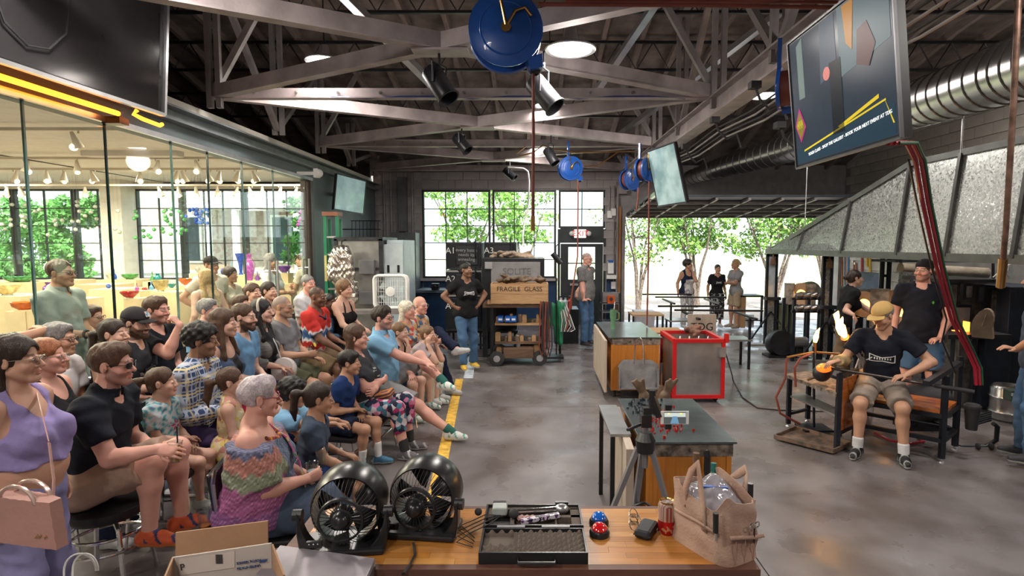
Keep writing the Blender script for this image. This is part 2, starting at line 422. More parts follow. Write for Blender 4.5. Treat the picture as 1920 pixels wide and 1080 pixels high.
struct(bh.build('trim_5',gw),'white soffit beams under the gallery ceiling')

# roof, rafters, bar joists
rf=M('roof deck',(.17,.135,.12),.85,var=.3,vs=3,bump=.3,bs=20)
raf=M('rafter wood',(.24,.19,.17),.8,kind='grain',ks=(20,1.5,20),col2=(.15,.115,.10))
prof=[(-3.2,5.7),(6.5,5.7),(9.0,5.35),(11.5,4.75),(14.2,3.85)]
rm=MB()
for (y0,z0),(y1,z1) in zip(prof[:-1],prof[1:]):
    rm.prism([(-9,y0,z0),(8,y0,z0),(8,y1,z1),(-9,y1,z1)],(0,0,.12))
roof=struct(rm.build('ceiling',rf),'dark boarded roof deck over the workshop')
for k in range(27):
    x= -7.9+k*.6
    m=MB()
    for (y0,z0),(y1,z1) in zip(prof[:-1],prof[1:]): m.beam((x,y0,z0 -.06),(x,y1,z1 -.06),.07,.13)
    struct(m.build('rafter',raf,roof))
def joist(y,zt):
    o=MB(); n=30; h=.42
    o.beam((-8,y,zt),(7.6,y,zt),.05,.035).beam((-8,y,zt -h),(7.6,y,zt -h),.05,.035)
    for k in range(n):
        x0= -8+k*15.6/n; x1= -8+(k+1)*15.6/n; xm=(x0+x1)/2
        o.tube([(x0,y,zt),(xm,y,zt -h),(x1,y,zt)],.012,5,cap=False)
    return struct(o.build('bar_joist',black_metal,roof))
for y,z in ((1.9,5.55),(3.3,5.55),(4.7,5.55),(6.1,5.55),(7.6,5.4),(9.2,5.15),(10.8,4.78)): joist(y,z)

# cross trusses and the flat X bracing between them
XL,XM,ZT=XG+.05,2.17,3.78
TY=[.15,3.55,6.95,10.3,13.6]
bolt=M('bolt steel',(.25,.23,.22),.4,.7)
for i,y in enumerate(TY[1:]):
    t=thing('roof_truss','mauve grey roof truss chord, %s from the camera' % ('first','second','third','fourth')[i],None,(XL,y,ZT)); t['kind']='structure'
    if i: struct(MB().beam((XL,y,ZT),(XM,y,ZT),.05,.13).beam((XL,y -.03,ZT -.06),(XM,y -.03,ZT -.06),.10,.012).build('chord',steel_mauve,t,world=True))
    if i:
        m=MB()
        for k in range(11): m.cyl((XL+.5+k*.5,y -.025,ZT+.01),(XL+.5+k*.5,y -.045,ZT+.01),.018,6)
        struct(m.build('bolts',bolt,t,world=True))
    for sx,x in ((1,XL),(-1,XM)):
        struct(MB().beam((x,y,ZT),(x+sx*.9,y,5.3),.07,.07,(0,1,0)).build('diagonal',steel_grey,t,world=True))
for i in range(4):
    y0,y1=TY[i],TY[i+1]; ym=(y0+y1)/2; xm=(XL+XM)/2
    t=thing('wind_brace','crossed flat brace beams in the %s roof bay' % ('first','second','third','last')[i],None,(xm,ym,ZT)); t['kind']='structure'
    for (xa,ya) in ((XL,y0),(XM,y0),(XL,y1),(XM,y1)):
        struct(MB().beam((xa,ya,ZT+.03),(xm,ym,ZT+.03),.04,.15).beam((xa,ya,ZT -.05),(xm,ym,ZT -.05),.11,.012).build('brace',steel_mauve,t,world=True))
    struct(MB().box((xm,ym,ZT -.07),(.5,.22,.02)).build('gusset_plate',steel_mauve,t,world=True))
# long trusses over the girders
def lattice(x,name,lab):
    t=thing(name,lab,None,(x,7,ZT)); t['kind']='structure'
    struct(MB().beam((x,-1,5.35),(x,12.2,5.35) if 0 else (x,8.6,5.35),.1,.1).build('chord',steel_grey,t,world=True))
    for k in range(9):
        y=.15+k*1.7*.99; zt=5.35 if y<8.8 else 5.25 -(y -8.8)*.25
        for dx in (-.04,.07): struct(MB().beam((x+dx,y,3.6),(x+dx,y,zt),.06,.06,(0,1,0)).build('post',steel_grey,t,world=True))
        if k<8: struct(MB().beam((x,y,3.68) if k % 2 else (x,y,zt),(x,y+1.68,zt -(.35 if y>8 else 0)) if k % 2 else (x,y+1.68,3.68),.07,.07).build('diagonal',steel_grey,t,world=True))
lattice(XL+.04,'long_truss','tall lattice truss standing on the left girder')
lattice(XM,'long_truss','tall lattice truss standing on the right girder')
gd=thing('roof_girder','mauve steel girder running to the back wall over the bay side',None,(XM,7,3.5)); gd['kind']='structure'
struct(MB().span((XM -.015,-1,3.5),(XM+.015,13.9,3.72)).span((XM -.1,-1,3.49),(XM+.1,13.9,3.51)).span((XM -.1,-1,3.71),(XM+.1,13.9,3.73)).build('beam',steel_mauve,gd,world=True))
struct(MB().span((2.02,YB -.1,0),(2.06,YB -.02,3.5)).span((2.06,YB -.14,3.2),(2.26,YB -.02,3.5)).build('trim_6',steel_grey),'grey steel column carrying the girder end')
for (a,c,r) in (((-3.0,4.2,5.4),(-1.2,7.6,3.95),.05),((3.8,7.0,5.4),(1.5,10.3,3.9),.05),((1.9,5.0,5.3),(0.9,8.6,4.2),.045)):
    struct(MB().beam(a,c,r*2,r*1.6).build('trim_7',alu),'pale sloping strut under the roof deck')

# ================================================================ OUTSIDE
grav=M('gravel ground',(.30,.25,.20),.95,var=.3,vs=25,bump=.8,bs=120,col2=(.48,.42,.36))
lawn=M('dry lawn',(.26,.34,.10),.95,var=.3,vs=1.5,bump=.4,bs=60,col2=(.62,.62,.45))
pav=M('pale paving',(.62,.60,.58),.8,var=.08)
struct(MB().span((-60,14.1,-.2),(40,15.0,-.02)).build('ground_paving',pav),'pale concrete apron outside the bay')
struct(MB().span((-60,15.0,-.2),(40,21,-.03)).build('ground_gravel',grav),'brown gravel and leaf litter bed under the trees')
struct(MB().span((-60,21,-.2),(60,90,-.04)).build('ground_lawn',lawn),'sunny pale lawn behind the gravel bed')
leafm=M('tree leaf',(.24,.46,.09),.6,var=.35,vs=3,sheen=0); leafm2=M('vine leaf',(.16,.38,.09),.6,var=.35,vs=3)
for lm in (leafm,leafm2):
    lb=lm.node_tree.nodes['Principled BSDF']; lb.inputs['Subsurface Weight'].default_value=0
bark=M('bark',(.20,.16,.13),.9,var=.3,vs=20,bump=.6,bs=60)
def foliage(n,blobs,size,mat,root,name='foliage'):
    c=np.array([b_[:3] for b_ in blobs]); rr=np.array([b_[3] for b_ in blobs]); k=rng.choice(len(blobs),n,p=rr**2/(rr**2).sum())
    d=rng.normal(size=(n,3)); d /= np.linalg.norm(d,axis=1)[:,None]; q=c[k]+d*(rr[k]*rng.uniform(.35,1,n)**.6)[:,None]*np.array([1,1,.75])
    a=rng.normal(size=(n,3)); a /= np.linalg.norm(a,axis=1)[:,None]; b_=np.cross(a,rng.normal(size=(n,3))); b_ /= np.linalg.norm(b_,axis=1)[:,None]
    s_=(size*rng.uniform(.6,1.3,n))[:,None]
    vs=np.stack([q -a*s_,q+b_*s_*.5,q+a*s_,q -b_*s_*.5],1).reshape(-1,3)
    me=bpy.data.meshes.new(name); me.vertices.add(4*n); me.vertices.foreach_set('co',(vs -np.array(root.location)).astype('f').ravel())
    me.loops.add(4*n); me.loops.foreach_set('vertex_index',np.arange(4*n,dtype='i')); me.polygons.add(n); me.polygons.foreach_set('loop_start',np.arange(0,4*n,4,dtype='i'))
    me.update(calc_edges=True); me.materials.append(mat); o=bpy.data.objects.new(name,me); COL.objects.link(o); o.parent=root; o['kind']='stuff'; return o
def tree(x,y,h,stems,lab,n,spread=1.3,size=.07):
    t=thing('tree',lab,'tree',(x,y,-.03),group='trees outside the bay opening'); m=MB(); bl=[]
    for k in range(stems):
        a=random.uniform(0,6.3); l=random.uniform(.5,1)*spread; pts=[]; rs=[]
        for j in range(7):
            s=j/6; pts.append((x+math.cos(a)*l*s**1.3+random.uniform(-.05,.05),y+math.sin(a)*l*s**1.3*.6,h*s*.95)); rs.append(.055*(1 -s)+.008)
        m.tube(pts,rs,6)
        for j in (3,4,5,6):
            for q in range(2):
                a2=random.uniform(0,6.3); L=random.uniform(.4,.8); p=pts[j]; e=(p[0]+math.cos(a2)*L,p[1]+math.sin(a2)*L*.6,p[2]+random.uniform(.0,.4))
                m.tube([p,e],[.015,.005],4); bl.append((*e,random.uniform(.3,.55)))
    m.build('trunk',bark,t,world=True); foliage(n,bl,size,leafm,t)
tree(3.2,17.2,3.4,6,'thin pale multi-stemmed tree nearest the left bay jamb',1400,.9,.06)
tree(5.2,18.0,3.9,6,'bushy bright green tree behind the three people talking',6500,1.5,.07)
tree(7.4,17.4,3.8,7,'slender green tree seen left of the metal hood',4500,1.3,.07)
tree(9.4,18.2,4.2,6,'green tree showing beneath the metal hood',5500,1.5,.07)
tree(-.5,22,4.6,5,'pale tree behind the back wall windows',3500,2.4,.09)
tree(-2.6,23,4.9,5,'second pale tree behind the back wall windows, further left',3500,2.2,.09)
for i,(x,y,r,n) in enumerate(((-17.0,18.0,1.9,9000),(-13.6,17.0,1.1,4500),(-6.6,16.6,.8,3000))):
    t=thing('shrub',('large leafy shrub outside the far left gallery window','leafy shrub outside the second gallery window','flowering creeper bush outside the rightmost gallery window')[i],'shrub',(x,y,-.03))
    MB().tube([(x,y,0),(x+.1,y,1.5)],[.08,.03],6).tube([(x,y,.2),(x -.3,y,1.6)],[.06,.02],6).build('trunk',bark,t,world=True)
    foliage(n,[(x+random.uniform(-r,r)*.8,y+random.uniform(-.4,.4),random.uniform(.5,3.2),r*.42) for _ in range(14)],.09,leafm2,t)
# neighbouring brick house and white fence behind the gallery windows
brick=M('far brick',(.34,.17,.13),.9,kind='blotch',ks=9,col2=[(.46,.36,.33),(.52,.44,.40),(.42,.31,.28)])
hs=thing('house','red brick neighbouring house with white porch seen through the gallery windows','house',(-12,24,-.03))
MB().span((-19,24,0),(-6,30,6)).build('wall',brick,hs,world=True)
MB().prism([(-19.6,23.4,6),(-5.4,23.4,6),(-5.4,27,8.5),(-19.6,27,8.5)],(0,0,.15)).build('roof',M('far shingle',(.12,.12,.13),.9),hs,world=True)
for x in (-17.5,-15,-11,-8.2):
    w_=MB().span((x,23.93,1.2),(x+1.1,24.02,3.2)).build('window',white_plastic,hs,world=True)
    MB().span((x+.1,23.9,1.3),(x+1.0,23.94,3.1)).build('pane',M('dark far pane',(.06,.08,.1),.1),w_).location=(12,-24,.03)
for x in (-14.0,-12.9,-11.8,-9.4): MB().span((x,22.4,0),(x+.2,22.6,3.4)).build('porch_post',white_metal,hs,world=True)
MB().span((-14.2,22.3,3.4),(-9,24,3.6)).build('porch_roof',white_metal,hs,world=True)
for k in range(7): MB().span((-13.6+0*k,21.4+.16*k,.0),(-12.0,21.56+.16*k,.15+.17*k)).build('step',M('step wood',(.42,.26,.17),.7),hs,world=True)
car_m=M('pale wall render',(.75,.74,.72),.8,var=.05)
fn=thing('garden_wall','long low white garden wall outside the gallery windows','wall',(-12,19.5,-.03))
MB().span((-30,19.5,0),(-4.5,19.65,1.0)).build('wall',car_m,fn,world=True)
MB().span((-30,19.42,1.0),(-4.5,19.73,1.08)).build('coping',pav,fn,world=True)
# ================================================================ PEOPLE: smooth distance fields turned into meshes
def nrm(v): v=np.asarray(v,float); return v/(np.linalg.norm(v)+1e-9)
class SDF:
    def __init__(s): s.p=[]
    def cone(s,a,b,ra,rb,k=.03,op='u',flat=None,cut=None,cutw=.012):
        s.p.append(('c',np.array(a,float),np.array(b,float),ra,rb,k,op,flat,cut,cutw)); return s
    def ell(s,c,r,A=None,k=.03,op='u'):
        s.p.append(('e',np.array(c,float),np.array(r,float),np.eye(3) if A is None else np.array(A,float),k,op)); return s
    def plane(s,c,n,side=1):      # keep the side where (p-c).n < 0
        s.p.append(('p',np.array(c,float),nrm(n),0,'x')); return s
def sdf_eval(prims,lo,vx,shape,pad):
    D=np.full(shape,9.,'f'); ax=[lo[i]+vx*np.arange(shape[i]) for i in range(3)]
    for p in prims:
        if p[0] =='p':
            c,n=p[1],p[2]
            d=((ax[0] -c[0])*n[0])[:,None,None]+((ax[1] -c[1])*n[1])[None,:,None]+((ax[2] -c[2])*n[2])[None,None,:]
            np.maximum(D,d.astype('f'),out=D); continue
        if p[0] =='c': a,b,ra,rb,k,op=p[1:7]; m=max(ra,rb); bl=np.minimum(a,b) -m; bh=np.maximum(a,b)+m
        else: c,r,A,k,op=p[1:6]; m=r.max(); bl=c -m; bh=c+m
        q=pad+k
        i0=[max(0,int((bl[i] -q -lo[i])/vx)) for i in range(3)]; i1=[min(shape[i],int((bh[i]+q -lo[i])/vx)+2) for i in range(3)]
        if any(i1[i] <= i0[i] for i in range(3)): continue
        X=ax[0][i0[0]:i1[0]][:,None,None]; Y=ax[1][i0[1]:i1[1]][None,:,None]; Z=ax[2][i0[2]:i1[2]][None,None,:]
        if p[0] =='c':
            flat,cut,cw=p[7:10]; e=b -a; L2=float(e @ e)+1e-9
            x,y,z=X -a[0],Y -a[1],Z -a[2]
            t=(x*e[0]+y*e[1]+z*e[2])/L2; tc=np.clip(t,0,1)
            x,y,z=x -tc*e[0],y -tc*e[1],z -tc*e[2]
            if flat is not None:
                n_,f_=flat; dn=(x*n_[0]+y*n_[1]+z*n_[2])*(f_ -1); x,y,z=x+dn*n_[0],y+dn*n_[1],z+dn*n_[2]
            d=np.sqrt(x*x+y*y+z*z) -(ra+(rb -ra)*tc)
            if cut: d=np.maximum(d,(t -1)*math.sqrt(L2) -.0)
        else:
            x,y,z=X -c[0],Y -c[1],Z -c[2]
            u=(x*A[0,0]+y*A[0,1]+z*A[0,2])/r[0]; v=(x*A[1,0]+y*A[1,1]+z*A[1,2])/r[1]; w_=(x*A[2,0]+y*A[2,1]+z*A[2,2])/r[2]
            k0=np.sqrt(u*u+v*v+w_*w_)+1e-6; k1=np.sqrt((u/r[0])**2+(v/r[1])**2+(w_/r[2])**2)+1e-6
            d=k0*(k0 -1)/k1
        S=D[i0[0]:i1[0],i0[1]:i1[1],i0[2]:i1[2]]; d=d.astype('f')
        if op =='u':
            if k>1e-4:
                h=np.clip(.5+.5*(S -d)/k,0,1); S[...]=S+(d -S)*h -k*h*(1 -h)
            else: np.minimum(S,d,out=S)
        elif op =='s':
            h=np.clip(.5 -.5*(S+d)/max(k,1e-4),0,1); S[...]=S+(-d -S)*h+k*h*(1 -h)
        elif op =='i': np.maximum(S,d,out=S)
    return D
def surface_nets(D,lo,vx):
    I=D<0
    if not I.any(): return np.zeros((0,3)),np.zeros((0,4),'i')
    nx,ny,nz=D.shape
    C=[D[i:nx -1+i,j:ny -1+j,k:nz -1+k] for i in (0,1) for j in (0,1) for k in (0,1)]
    cnt=sum((c<0).astype('i1') for c in C); act=(cnt>0) & (cnt<8)
    ids=np.full(act.shape,-1,'i'); idx=np.argwhere(act); ids[act]=np.arange(len(idx))
    V=np.stack([c[act] for c in C],1); off=np.array([(i,j,k) for i in (0,1) for j in (0,1) for k in (0,1)],'f')
    acc=np.zeros((len(idx),3)); n=np.zeros(len(idx))
    for a in range(8):
        for b_ in range(a+1,8):
            if np.abs(off[a] -off[b_]).sum() != 1: continue
            m=(V[:,a]<0) != (V[:,b_]<0); t=np.where(m,V[:,a]/(V[:,a] -V[:,b_]+1e-12),0)
            acc += np.where(m[:,None],off[a]+(off[b_] -off[a])*t[:,None],0); n += m
    P_=(idx+acc/n[:,None])*vx+np.array(lo)
    F_=[]
    for axis in range(3):
        s0=[slice(1,-1)]*3; s1=[slice(1,-1)]*3; s0[axis]=slice(0,-1); s1[axis]=slice(1,None)
        A=I[tuple(s0)]; B=I[tuple(s1)]; e=np.argwhere(A != B); 
        if not len(e): continue
        inside=A[tuple(e.T)]; e=e.copy(); o1,o2=[x for x in range(3) if x != axis]; e[:,o1] += 1; e[:,o2] += 1
        d1=np.zeros(3,'i'); d1[o1]=1; d2=np.zeros(3,'i'); d2[o2]=1
        q=[ids[tuple((e -d1 -d2).T)],ids[tuple((e -d2).T)],ids[tuple(e.T)],ids[tuple((e -d1).T)]]
        Q=np.stack(q,1); fl=inside if axis != 1 else ~inside
        Q[~fl]=Q[~fl][:,::-1]; F_.append(Q)
    F_=np.concatenate(F_); F_=F_[(F_ >= 0).all(1)]
    return P_,F_
def sdf_mesh(S,vx,lo=None,hi=None,disp=None):
    pad=vx*2.5
    if lo is None:
        ls,hs_=[],[]
        for p in S.p:
            if p[0] =='c' and p[6] =='u': m=max(p[3],p[4]); ls.append(np.minimum(p[1],p[2]) -m); hs_.append(np.maximum(p[1],p[2])+m)
            elif p[0] =='e' and p[5] =='u': m=p[2].max(); ls.append(p[1] -m); hs_.append(p[1]+m)
        lo=np.min(ls,0) -pad -.01; hi=np.max(hs_,0)+pad+.01
    lo=np.floor(np.array(lo)/vx)*vx
    shape=tuple(int(q) for q in np.ceil((np.array(hi) -lo)/vx)+1)
    D=sdf_eval(S.p,lo,vx,shape,pad)
    if disp is not None:
        ax=[lo[i]+vx*np.arange(shape[i]) for i in range(3)]
        D=D+disp(ax[0][:,None,None],ax[1][None,:,None],ax[2][None,None,:]).astype('f')
    return surface_nets(D,lo,vx)
def np_mesh(name,vs,fs,mat,parent,col=None,origin=(0,0,0),flip=False):
    vs=np.asarray(vs,'f') -np.array(origin,'f'); fs=np.asarray(fs,'i'); n=len(fs)
    me=bpy.data.meshes.new(name); me.vertices.add(len(vs)); me.vertices.foreach_set('co',vs.ravel())
    me.loops.add(4*n); me.loops.foreach_set('vertex_index',fs.ravel()); me.polygons.add(n); me.polygons.foreach_set('loop_start',np.arange(0,4*n,4,dtype='i'))
    me.update(calc_edges=True); me.polygons.foreach_set('use_smooth',np.ones(n,bool))
    if col is not None:
        a=me.color_attributes.new('Col','FLOAT_COLOR','POINT'); c=np.ones((len(vs),4),'f'); c[:,:3]=col; a.data.foreach_set('color',c.ravel())
    me.materials.append(mat); o=bpy.data.objects.new(name,me); COL.objects.link(o)
    if parent is not None: o.parent=parent
    return o
def ik(a,t,l1,l2,pole):
    a,t=np.array(a,float),np.array(t,float); d=t -a; L=np.linalg.norm(d); Lm=min(L,(l1+l2)*.995); d=d/(L+1e-9); t=a+d*Lm
    x=(l1*l1 -l2*l2+Lm*Lm)/(2*Lm); h=math.sqrt(max(l1*l1 -x*x,0)); p=np.array(pole,float); p=nrm(p -d*(p @ d)); return a+d*x+p*h,t

skin_m=M('skin',attr=True,rough=.5,var=.06,vs=14,bump=.05,bs=180); skin_m.node_tree.nodes['Principled BSDF'].inputs['Subsurface Weight'].default_value=0
hair_m=M('hair',attr=True,rough=.42,var=.3,vs=40)
_n=hair_m.node_tree; _b=_n.nodes['Principled BSDF']; _mp=_n.nodes.new('ShaderNodeMapping'); _mp.inputs['Scale'].default_value=(210,210,26); _no=_n.nodes.new('ShaderNodeTexNoise'); _no.inputs['Scale'].default_value=1; _no.inputs['Detail'].default_value=3; _no.inputs['Distortion'].default_value=.6
_bp=_n.nodes.new('ShaderNodeBump'); _bp.inputs['Strength'].default_value=.8; _bp.inputs['Distance'].default_value=.006
_n.links.new(_n.nodes['Texture Coordinate'].outputs['Object'],_mp.inputs[0]); _n.links.new(_mp.outputs[0],_no.inputs[0]); _n.links.new(_no.outputs['Fac'],_bp.inputs['Height']); _n.links.new(_bp.outputs[0],_b.inputs['Normal'])
shoe_m=M('shoe cloth',attr=True,rough=.6,var=.12,vs=40)
print_m=M('shirt print',(.72,.72,.72),.7,var=.1)
def cloth(name,col=(.3,.3,.3),**k): k.setdefault('rough',.85); k.setdefault('var',.10); k.setdefault('bump',.18); k.setdefault('bs',90); k.setdefault('spec',.25); return M('cloth '+name,col,**k)
SKIN={'fair': (.60,.36,.27),'pink': (.62,.32,.25),'tan': (.46,.25,.16),'olive': (.40,.21,.13),'brown': (.19,.09,.055),'dark': (.10,.045,.028)}
HAIR={'black': (.012,.010,.010),'dark': (.030,.018,.013),'brown': (.075,.038,.022),'light': (.17,.09,.045),'blond': (.42,.27,.12),'red': (.26,.09,.035),'grey': (.20,.19,.185),'white': (.62,.56,.46),'purple': (.34,.28,.32)}
NP=[0]
def person(label,head,yaw,top=('tee',None),bottom=('shorts',None),skin='fair',hair=('short','brown'),s=1.,pose='sit',lean=8,fat=0.,bust=0,gaze=None,pitch=0,roll=0,
           hands=('lap','lap'),feet=None,seat=None,shoes=((.5,.5,.5),(.7,.7,.7)),beard=None,glasses=None,socks=None,hp=None,knees=None,group=None,D=5,extra=None,kid=False,footz=0.,sidelean=0,grip=(.5,.5)):
    NP[0] += 1
    hs=s**(.45 if kid else .8) if s<1 else 1.
    f=np.array([math.cos(R(yaw)),math.sin(R(yaw)),0]); r=np.array([f[1],-f[0],0]); z=np.array([0,0,1.])
    gz=R(gaze if gaze is not None else yaw); hf=np.array([math.cos(gz),math.sin(gz),0]); hr=np.array([hf[1],-hf[0],0])
    cp,sp=math.cos(R(pitch)),math.sin(R(pitch)); hy=hf*cp -z*sp; hz_=hf*sp+z*cp      # pitch > 0 looks down
    cr_,sr_=math.cos(R(roll)),math.sin(R(roll)); hr2=hr*cr_ -hz_*sr_; hz_=hr*sr_+hz_*cr_; hr=hr2
    H=np.array(head,float) -z*.118*hs                                                            # head centre from its top
    hm=np.stack([hr,hy,hz_])                                                                         # rows: local axes
    def hd(x,y,zz): return H+(hr*x+hy*y+hz_*zz)*hs
    up=nrm(z*math.cos(R(lean))+f*math.sin(R(lean))+r*math.sin(R(sidelean))); fw=nrm(f -up*(f @ up)); tm=np.stack([r,fw,up])
    nb=H -(z*.13+up*.035)*hs -f*.02*s -(hf*.02 if pitch>15 else 0)
    hip=nb -up*.52*s
    def T(x,y,u): return hip+(r*x+fw*y+up*u)*s
    sw=.178*(1 -.12*(bust>0))*(1 -.08*kid); sh=[T(-sw,-.005,.465),T(sw,-.005,.465)]; hj=[T(-.088,0,-.0),T(.088,0,0)]
    fl=fat
    # ---- targets
    def L(x,y,u): return hip+(r*x+f*y+z*u)*s
    if pose =='sit':
        ff=feet or ((-.11,.42),(.11,.42)); fz=footz
        ft=[hip*[1,1,0]+(r*a[0]+f*a[1])*s+z*((a[2] if len(a)>2 else fz)+.085*s) for a in ff]; kp=knees or ((-.15,1,.9),(.15,1,.9))
    else:
        ff=feet or ((-.10,.02),(.11,.05)); ft=[hip*[1,1,0]+(r*a[0]+f*a[1])*s+z*((a[2] if len(a)>2 else footz)+.085*s) for a in ff]; kp=knees or ((-.15,1,0),(.15,1,0))
        nb_len=.885*s
    kn=[]; an=[]
    for i in (0,1):
        p=kp[i]; k_,a_=ik(hj[i],ft[i],.425*s,.41*s,r*p[0]+f*p[1]+z*p[2]); kn.append(k_); an.append(a_)
    el,wr,hdir,hnor=[],[],[],[]
    for i in (0,1):
        sg=(-1,1)[i]; h=hands[i]; pole=r*sg*.45 -f*.5 -z*.7; palm= -z; fd=None
        if not isinstance(h,str): t=np.array(h[0],float) if len(h[0]) ==3 else h[0]; pole=(r*h[1][0]+f*h[1][1]+z*h[1][2]) if len(h)>1 and h[1] is not None else pole; fd=np.array(h[2],float) if len(h)>2 else None; palm=np.array(h[3],float) if len(h)>3 else palm
        elif h =='lap': t=L(sg*.05,.27,.13+.03*sg); fd= -r*sg*.8+f*.4 -z*.2
        elif h =='thigh': t=L(sg*.12,.30,.13); fd=f -z*.25 -r*sg*.2
        elif h =='knee': t=L(sg*.12,.40,.08); fd=f*.8 -z*.5 -r*sg*.3
        elif h =='side': t=L(sg*.25,.02,-.03); fd= -z+f*.15; palm= -r*sg; pole= -f+r*sg*.2
        elif h =='hip': t=L(sg*.20,.04,.10); fd= -r*sg*.5+f*.6 -z*.3; pole=r*sg -f*.55; palm= -r*sg
        elif h =='chin': t=hd(sg*.02,.12,-.16) -z*.03*s; fd=z*.8 -r*sg*.2 -f*.3; palm= -hf; pole=r*sg*.25+f*.2 -z
        elif h =='cheek': t=hd(sg*.085,.05,-.13); fd=z+0*f; palm= -r*sg; pole=r*sg*.1+f*.4 -z
        elif h =='cross': t=L(-sg*.10,.20,.22+.02*sg); fd= -r*sg+f*.0; palm= -f; pole=r*sg -z*.7
        elif h =='cup': t=L(sg*.10,.32,.20); fd=f*.7 -r*sg*.7; palm= -r*sg*.7 -f*.5; pole=r*sg*.6 -f*.3 -z
        e_,w_=ik(sh[i],t,.285*s,.25*s,pole); el.append(e_); wr.append(w_); fd=nrm(w_ -e_) if fd is None else nrm(fd); hdir.append(fd); palm=nrm(palm -fd*(palm @ fd)); hnor.append(palm)
    # ---- body
    B=SDF()
    def torso(S,g=0.,lower=True,b=True):
        S.ell(T(0,.0,.34),np.array([.158+.02*fl,.108+.03*fl,.175])*s+g,tm,.05)
        S.ell(T(0,.015+.03*fl,.14),np.array([.135+.05*fl,.10+.06*fl,.16])*s+g,tm,.06)
        if lower: S.ell(T(0,-.01,.0),np.array([.165+.04*fl,.115+.04*fl,.125])*s+g,tm,.05)
        S.cone(T(-sw*.9,-.01,.455),T(sw*.9,-.01,.455),.058*s+g,.058*s+g,.05)
        S.cone(T(-.10,-.02,.47),T(0,-.02,.525),.045*s+g,.055*s+g,.04); S.cone(T(.10,-.02,.47),T(0,-.02,.525),.045*s+g,.055*s+g,.04)
        if bust and b:
            for q in (-1,1): S.ell(T(q*.075,.095+.03*fl,.30),np.array([.07,.06,.07])*s*(.85+.25*bust)+g,tm,.03)
    def arm(S,i,g=0.,frac=2.,cut=True,ua=.050,k=.03):
        a0,a1,a2=sh[i],el[i],wr[i]; m=1+.28*fl
        if frac <= 1: S.cone(a0,a0+(a1 -a0)*frac,ua*m*s+g,(ua -.008*frac)*m*s+g*1.15,k,cut=True); return
        S.cone(a0,a1,ua*m*s+g,.041*m*s+g,k)
        q=min(frac -1,1); mid=a1+(a2 -a1)*.3
        if q >= 1: S.cone(a1,mid,.040*m*s+g,.040*m*s+g,.02); S.cone(mid,a2,.040*m*s+g,.026*s+g,.02,cut=g>0)
        else: S.cone(a1,a1+(a2 -a1)*q,.041*m*s+g,(.041 -.012*q)*s+g*1.3,.02,cut=True)
    def leg(S,i,g=0.,frac=2.,k=.04):
        a0,a1,a2=hj[i],kn[i],an[i]; m=1+.22*fl
        a0=a0 -nrm(a1 -a0)*.02
        if frac <= 1: S.cone(a0,a0+(a1 -a0)*frac,.088*m*s+g,(.088 -.028*frac)*m*s+g*1.8,k,cut=True); return
        S.cone(a0,a1,.088*m*s+g,.056*m*s+g,k); S.ell(a1,np.array([.058,.058,.058])*s*(1+.1*fl)+g,None,.02)
        q=min(frac -1,1); back= -nrm(np.cross(np.cross(a1 -a0,a2 -a1),a2 -a1)); back= -f if not np.isfinite(back).all() or np.linalg.norm(back)<.5 else (back if back @ nrm(a0 -a1)>0 else -back)
        md=a1+(a2 -a1)*.32+back*.014*s
        if g ==0: S.cone(a1,md,.048*m*s,.054*m*s,.03); S.cone(md,a2,.053*m*s,.036*s,.03)
        else: S.cone(a1,a1+(a2 -a1)*q,.056*m*s+g,.052*s+g*1.2 if q >= 1 else .05*s+g,.03,cut=True)
    torso(B)
    neckr=.050*s**.5*(1 -.1*(bust>0))*(1+.15*fl)
    B.cone(T(0,-.012,.49),hd(0,-.02,-.06),neckr*1.12,neckr,.035)
    for i in (0,1): arm(B,i); leg(B,i)
    # feet
    fdv=[]
    for i in (0,1):
        d=nrm(f*1+r*(-.18,.18)[i]); 
        if feet and len(ff[i])>3: d=nrm(f*ff[i][3]+z*ff[i][4]+r*(ff[i][5] if len(ff[i])>5 else 0))
        fdv.append(d); fu=nrm(z -d*(z @ d)) if abs(d[2])<.95 else nrm(-f)
        hl=an[i] -d*.035*s -fu*.045*s
        B.cone(an[i],hl,.036*s,.034*s,.02).cone(hl,hl+d*.17*s,.034*s,.030*s,.02,flat=(fu,1.2))
    # head
    def he(S,c,rr,k=.012,op='u',g=0.): S.ell(hd(*c),np.array(rr)*hs+g,hm,k,op)
    def hc(S,a,b,ra,rb,k=.01,op='u'): S.cone(hd(*a),hd(*b),ra*hs,rb*hs,k*hs,op)
    fem=bust>0 or kid
    he(B,(0,-.016,.034),(.074,.094,.084),.02); he(B,(0,.028,-.028),(.061,.060,.080),.025)
    for q in (-1,1): hc(B,(q*.050,.005,-.055),(q*.016,.066,-.096),.020,.018 if fem else .021,.025)
    hc(B,(-.012,.072,-.098),(.012,.072,-.098),.018,.018,.015)
    if not fem: hc(B,(-.036,.080,.020),(.036,.080,.020),.010,.010,.014)
    for q in (-1,1):
        he(B,(q*.040,.060,-.034),(.024,.024,.022),.02); he(B,(q*.031,.100,.003),(.016,.016,.011),.014,'s')
        he(B,(q*.031,.0775,.003),(.0145,.013,.011),.005); he(B,(q*.077,-.008,-.006),(.010,.019,.030),.008); he(B,(q*.0865,-.004,-.004),(.005,.011,.018),.004,'s')
    nl=1. if not kid else .75
    hc(B,(0,.086,.010),(0,.086+.026*nl,-.030),.0075,.0115,.010)
    for q in (-1,1): he(B,(q*.0125,.094,-.034),(.009,.010,.008),.006)
    he(B,(0,.088,-.058),(.023,.014,.0075),.006); he(B,(0,.087,-.070),(.020,.014,.008),.005); he(B,(0,.103,-.064),(.022,.006,.0018),.003,'s')
    # hands
    HN=[]
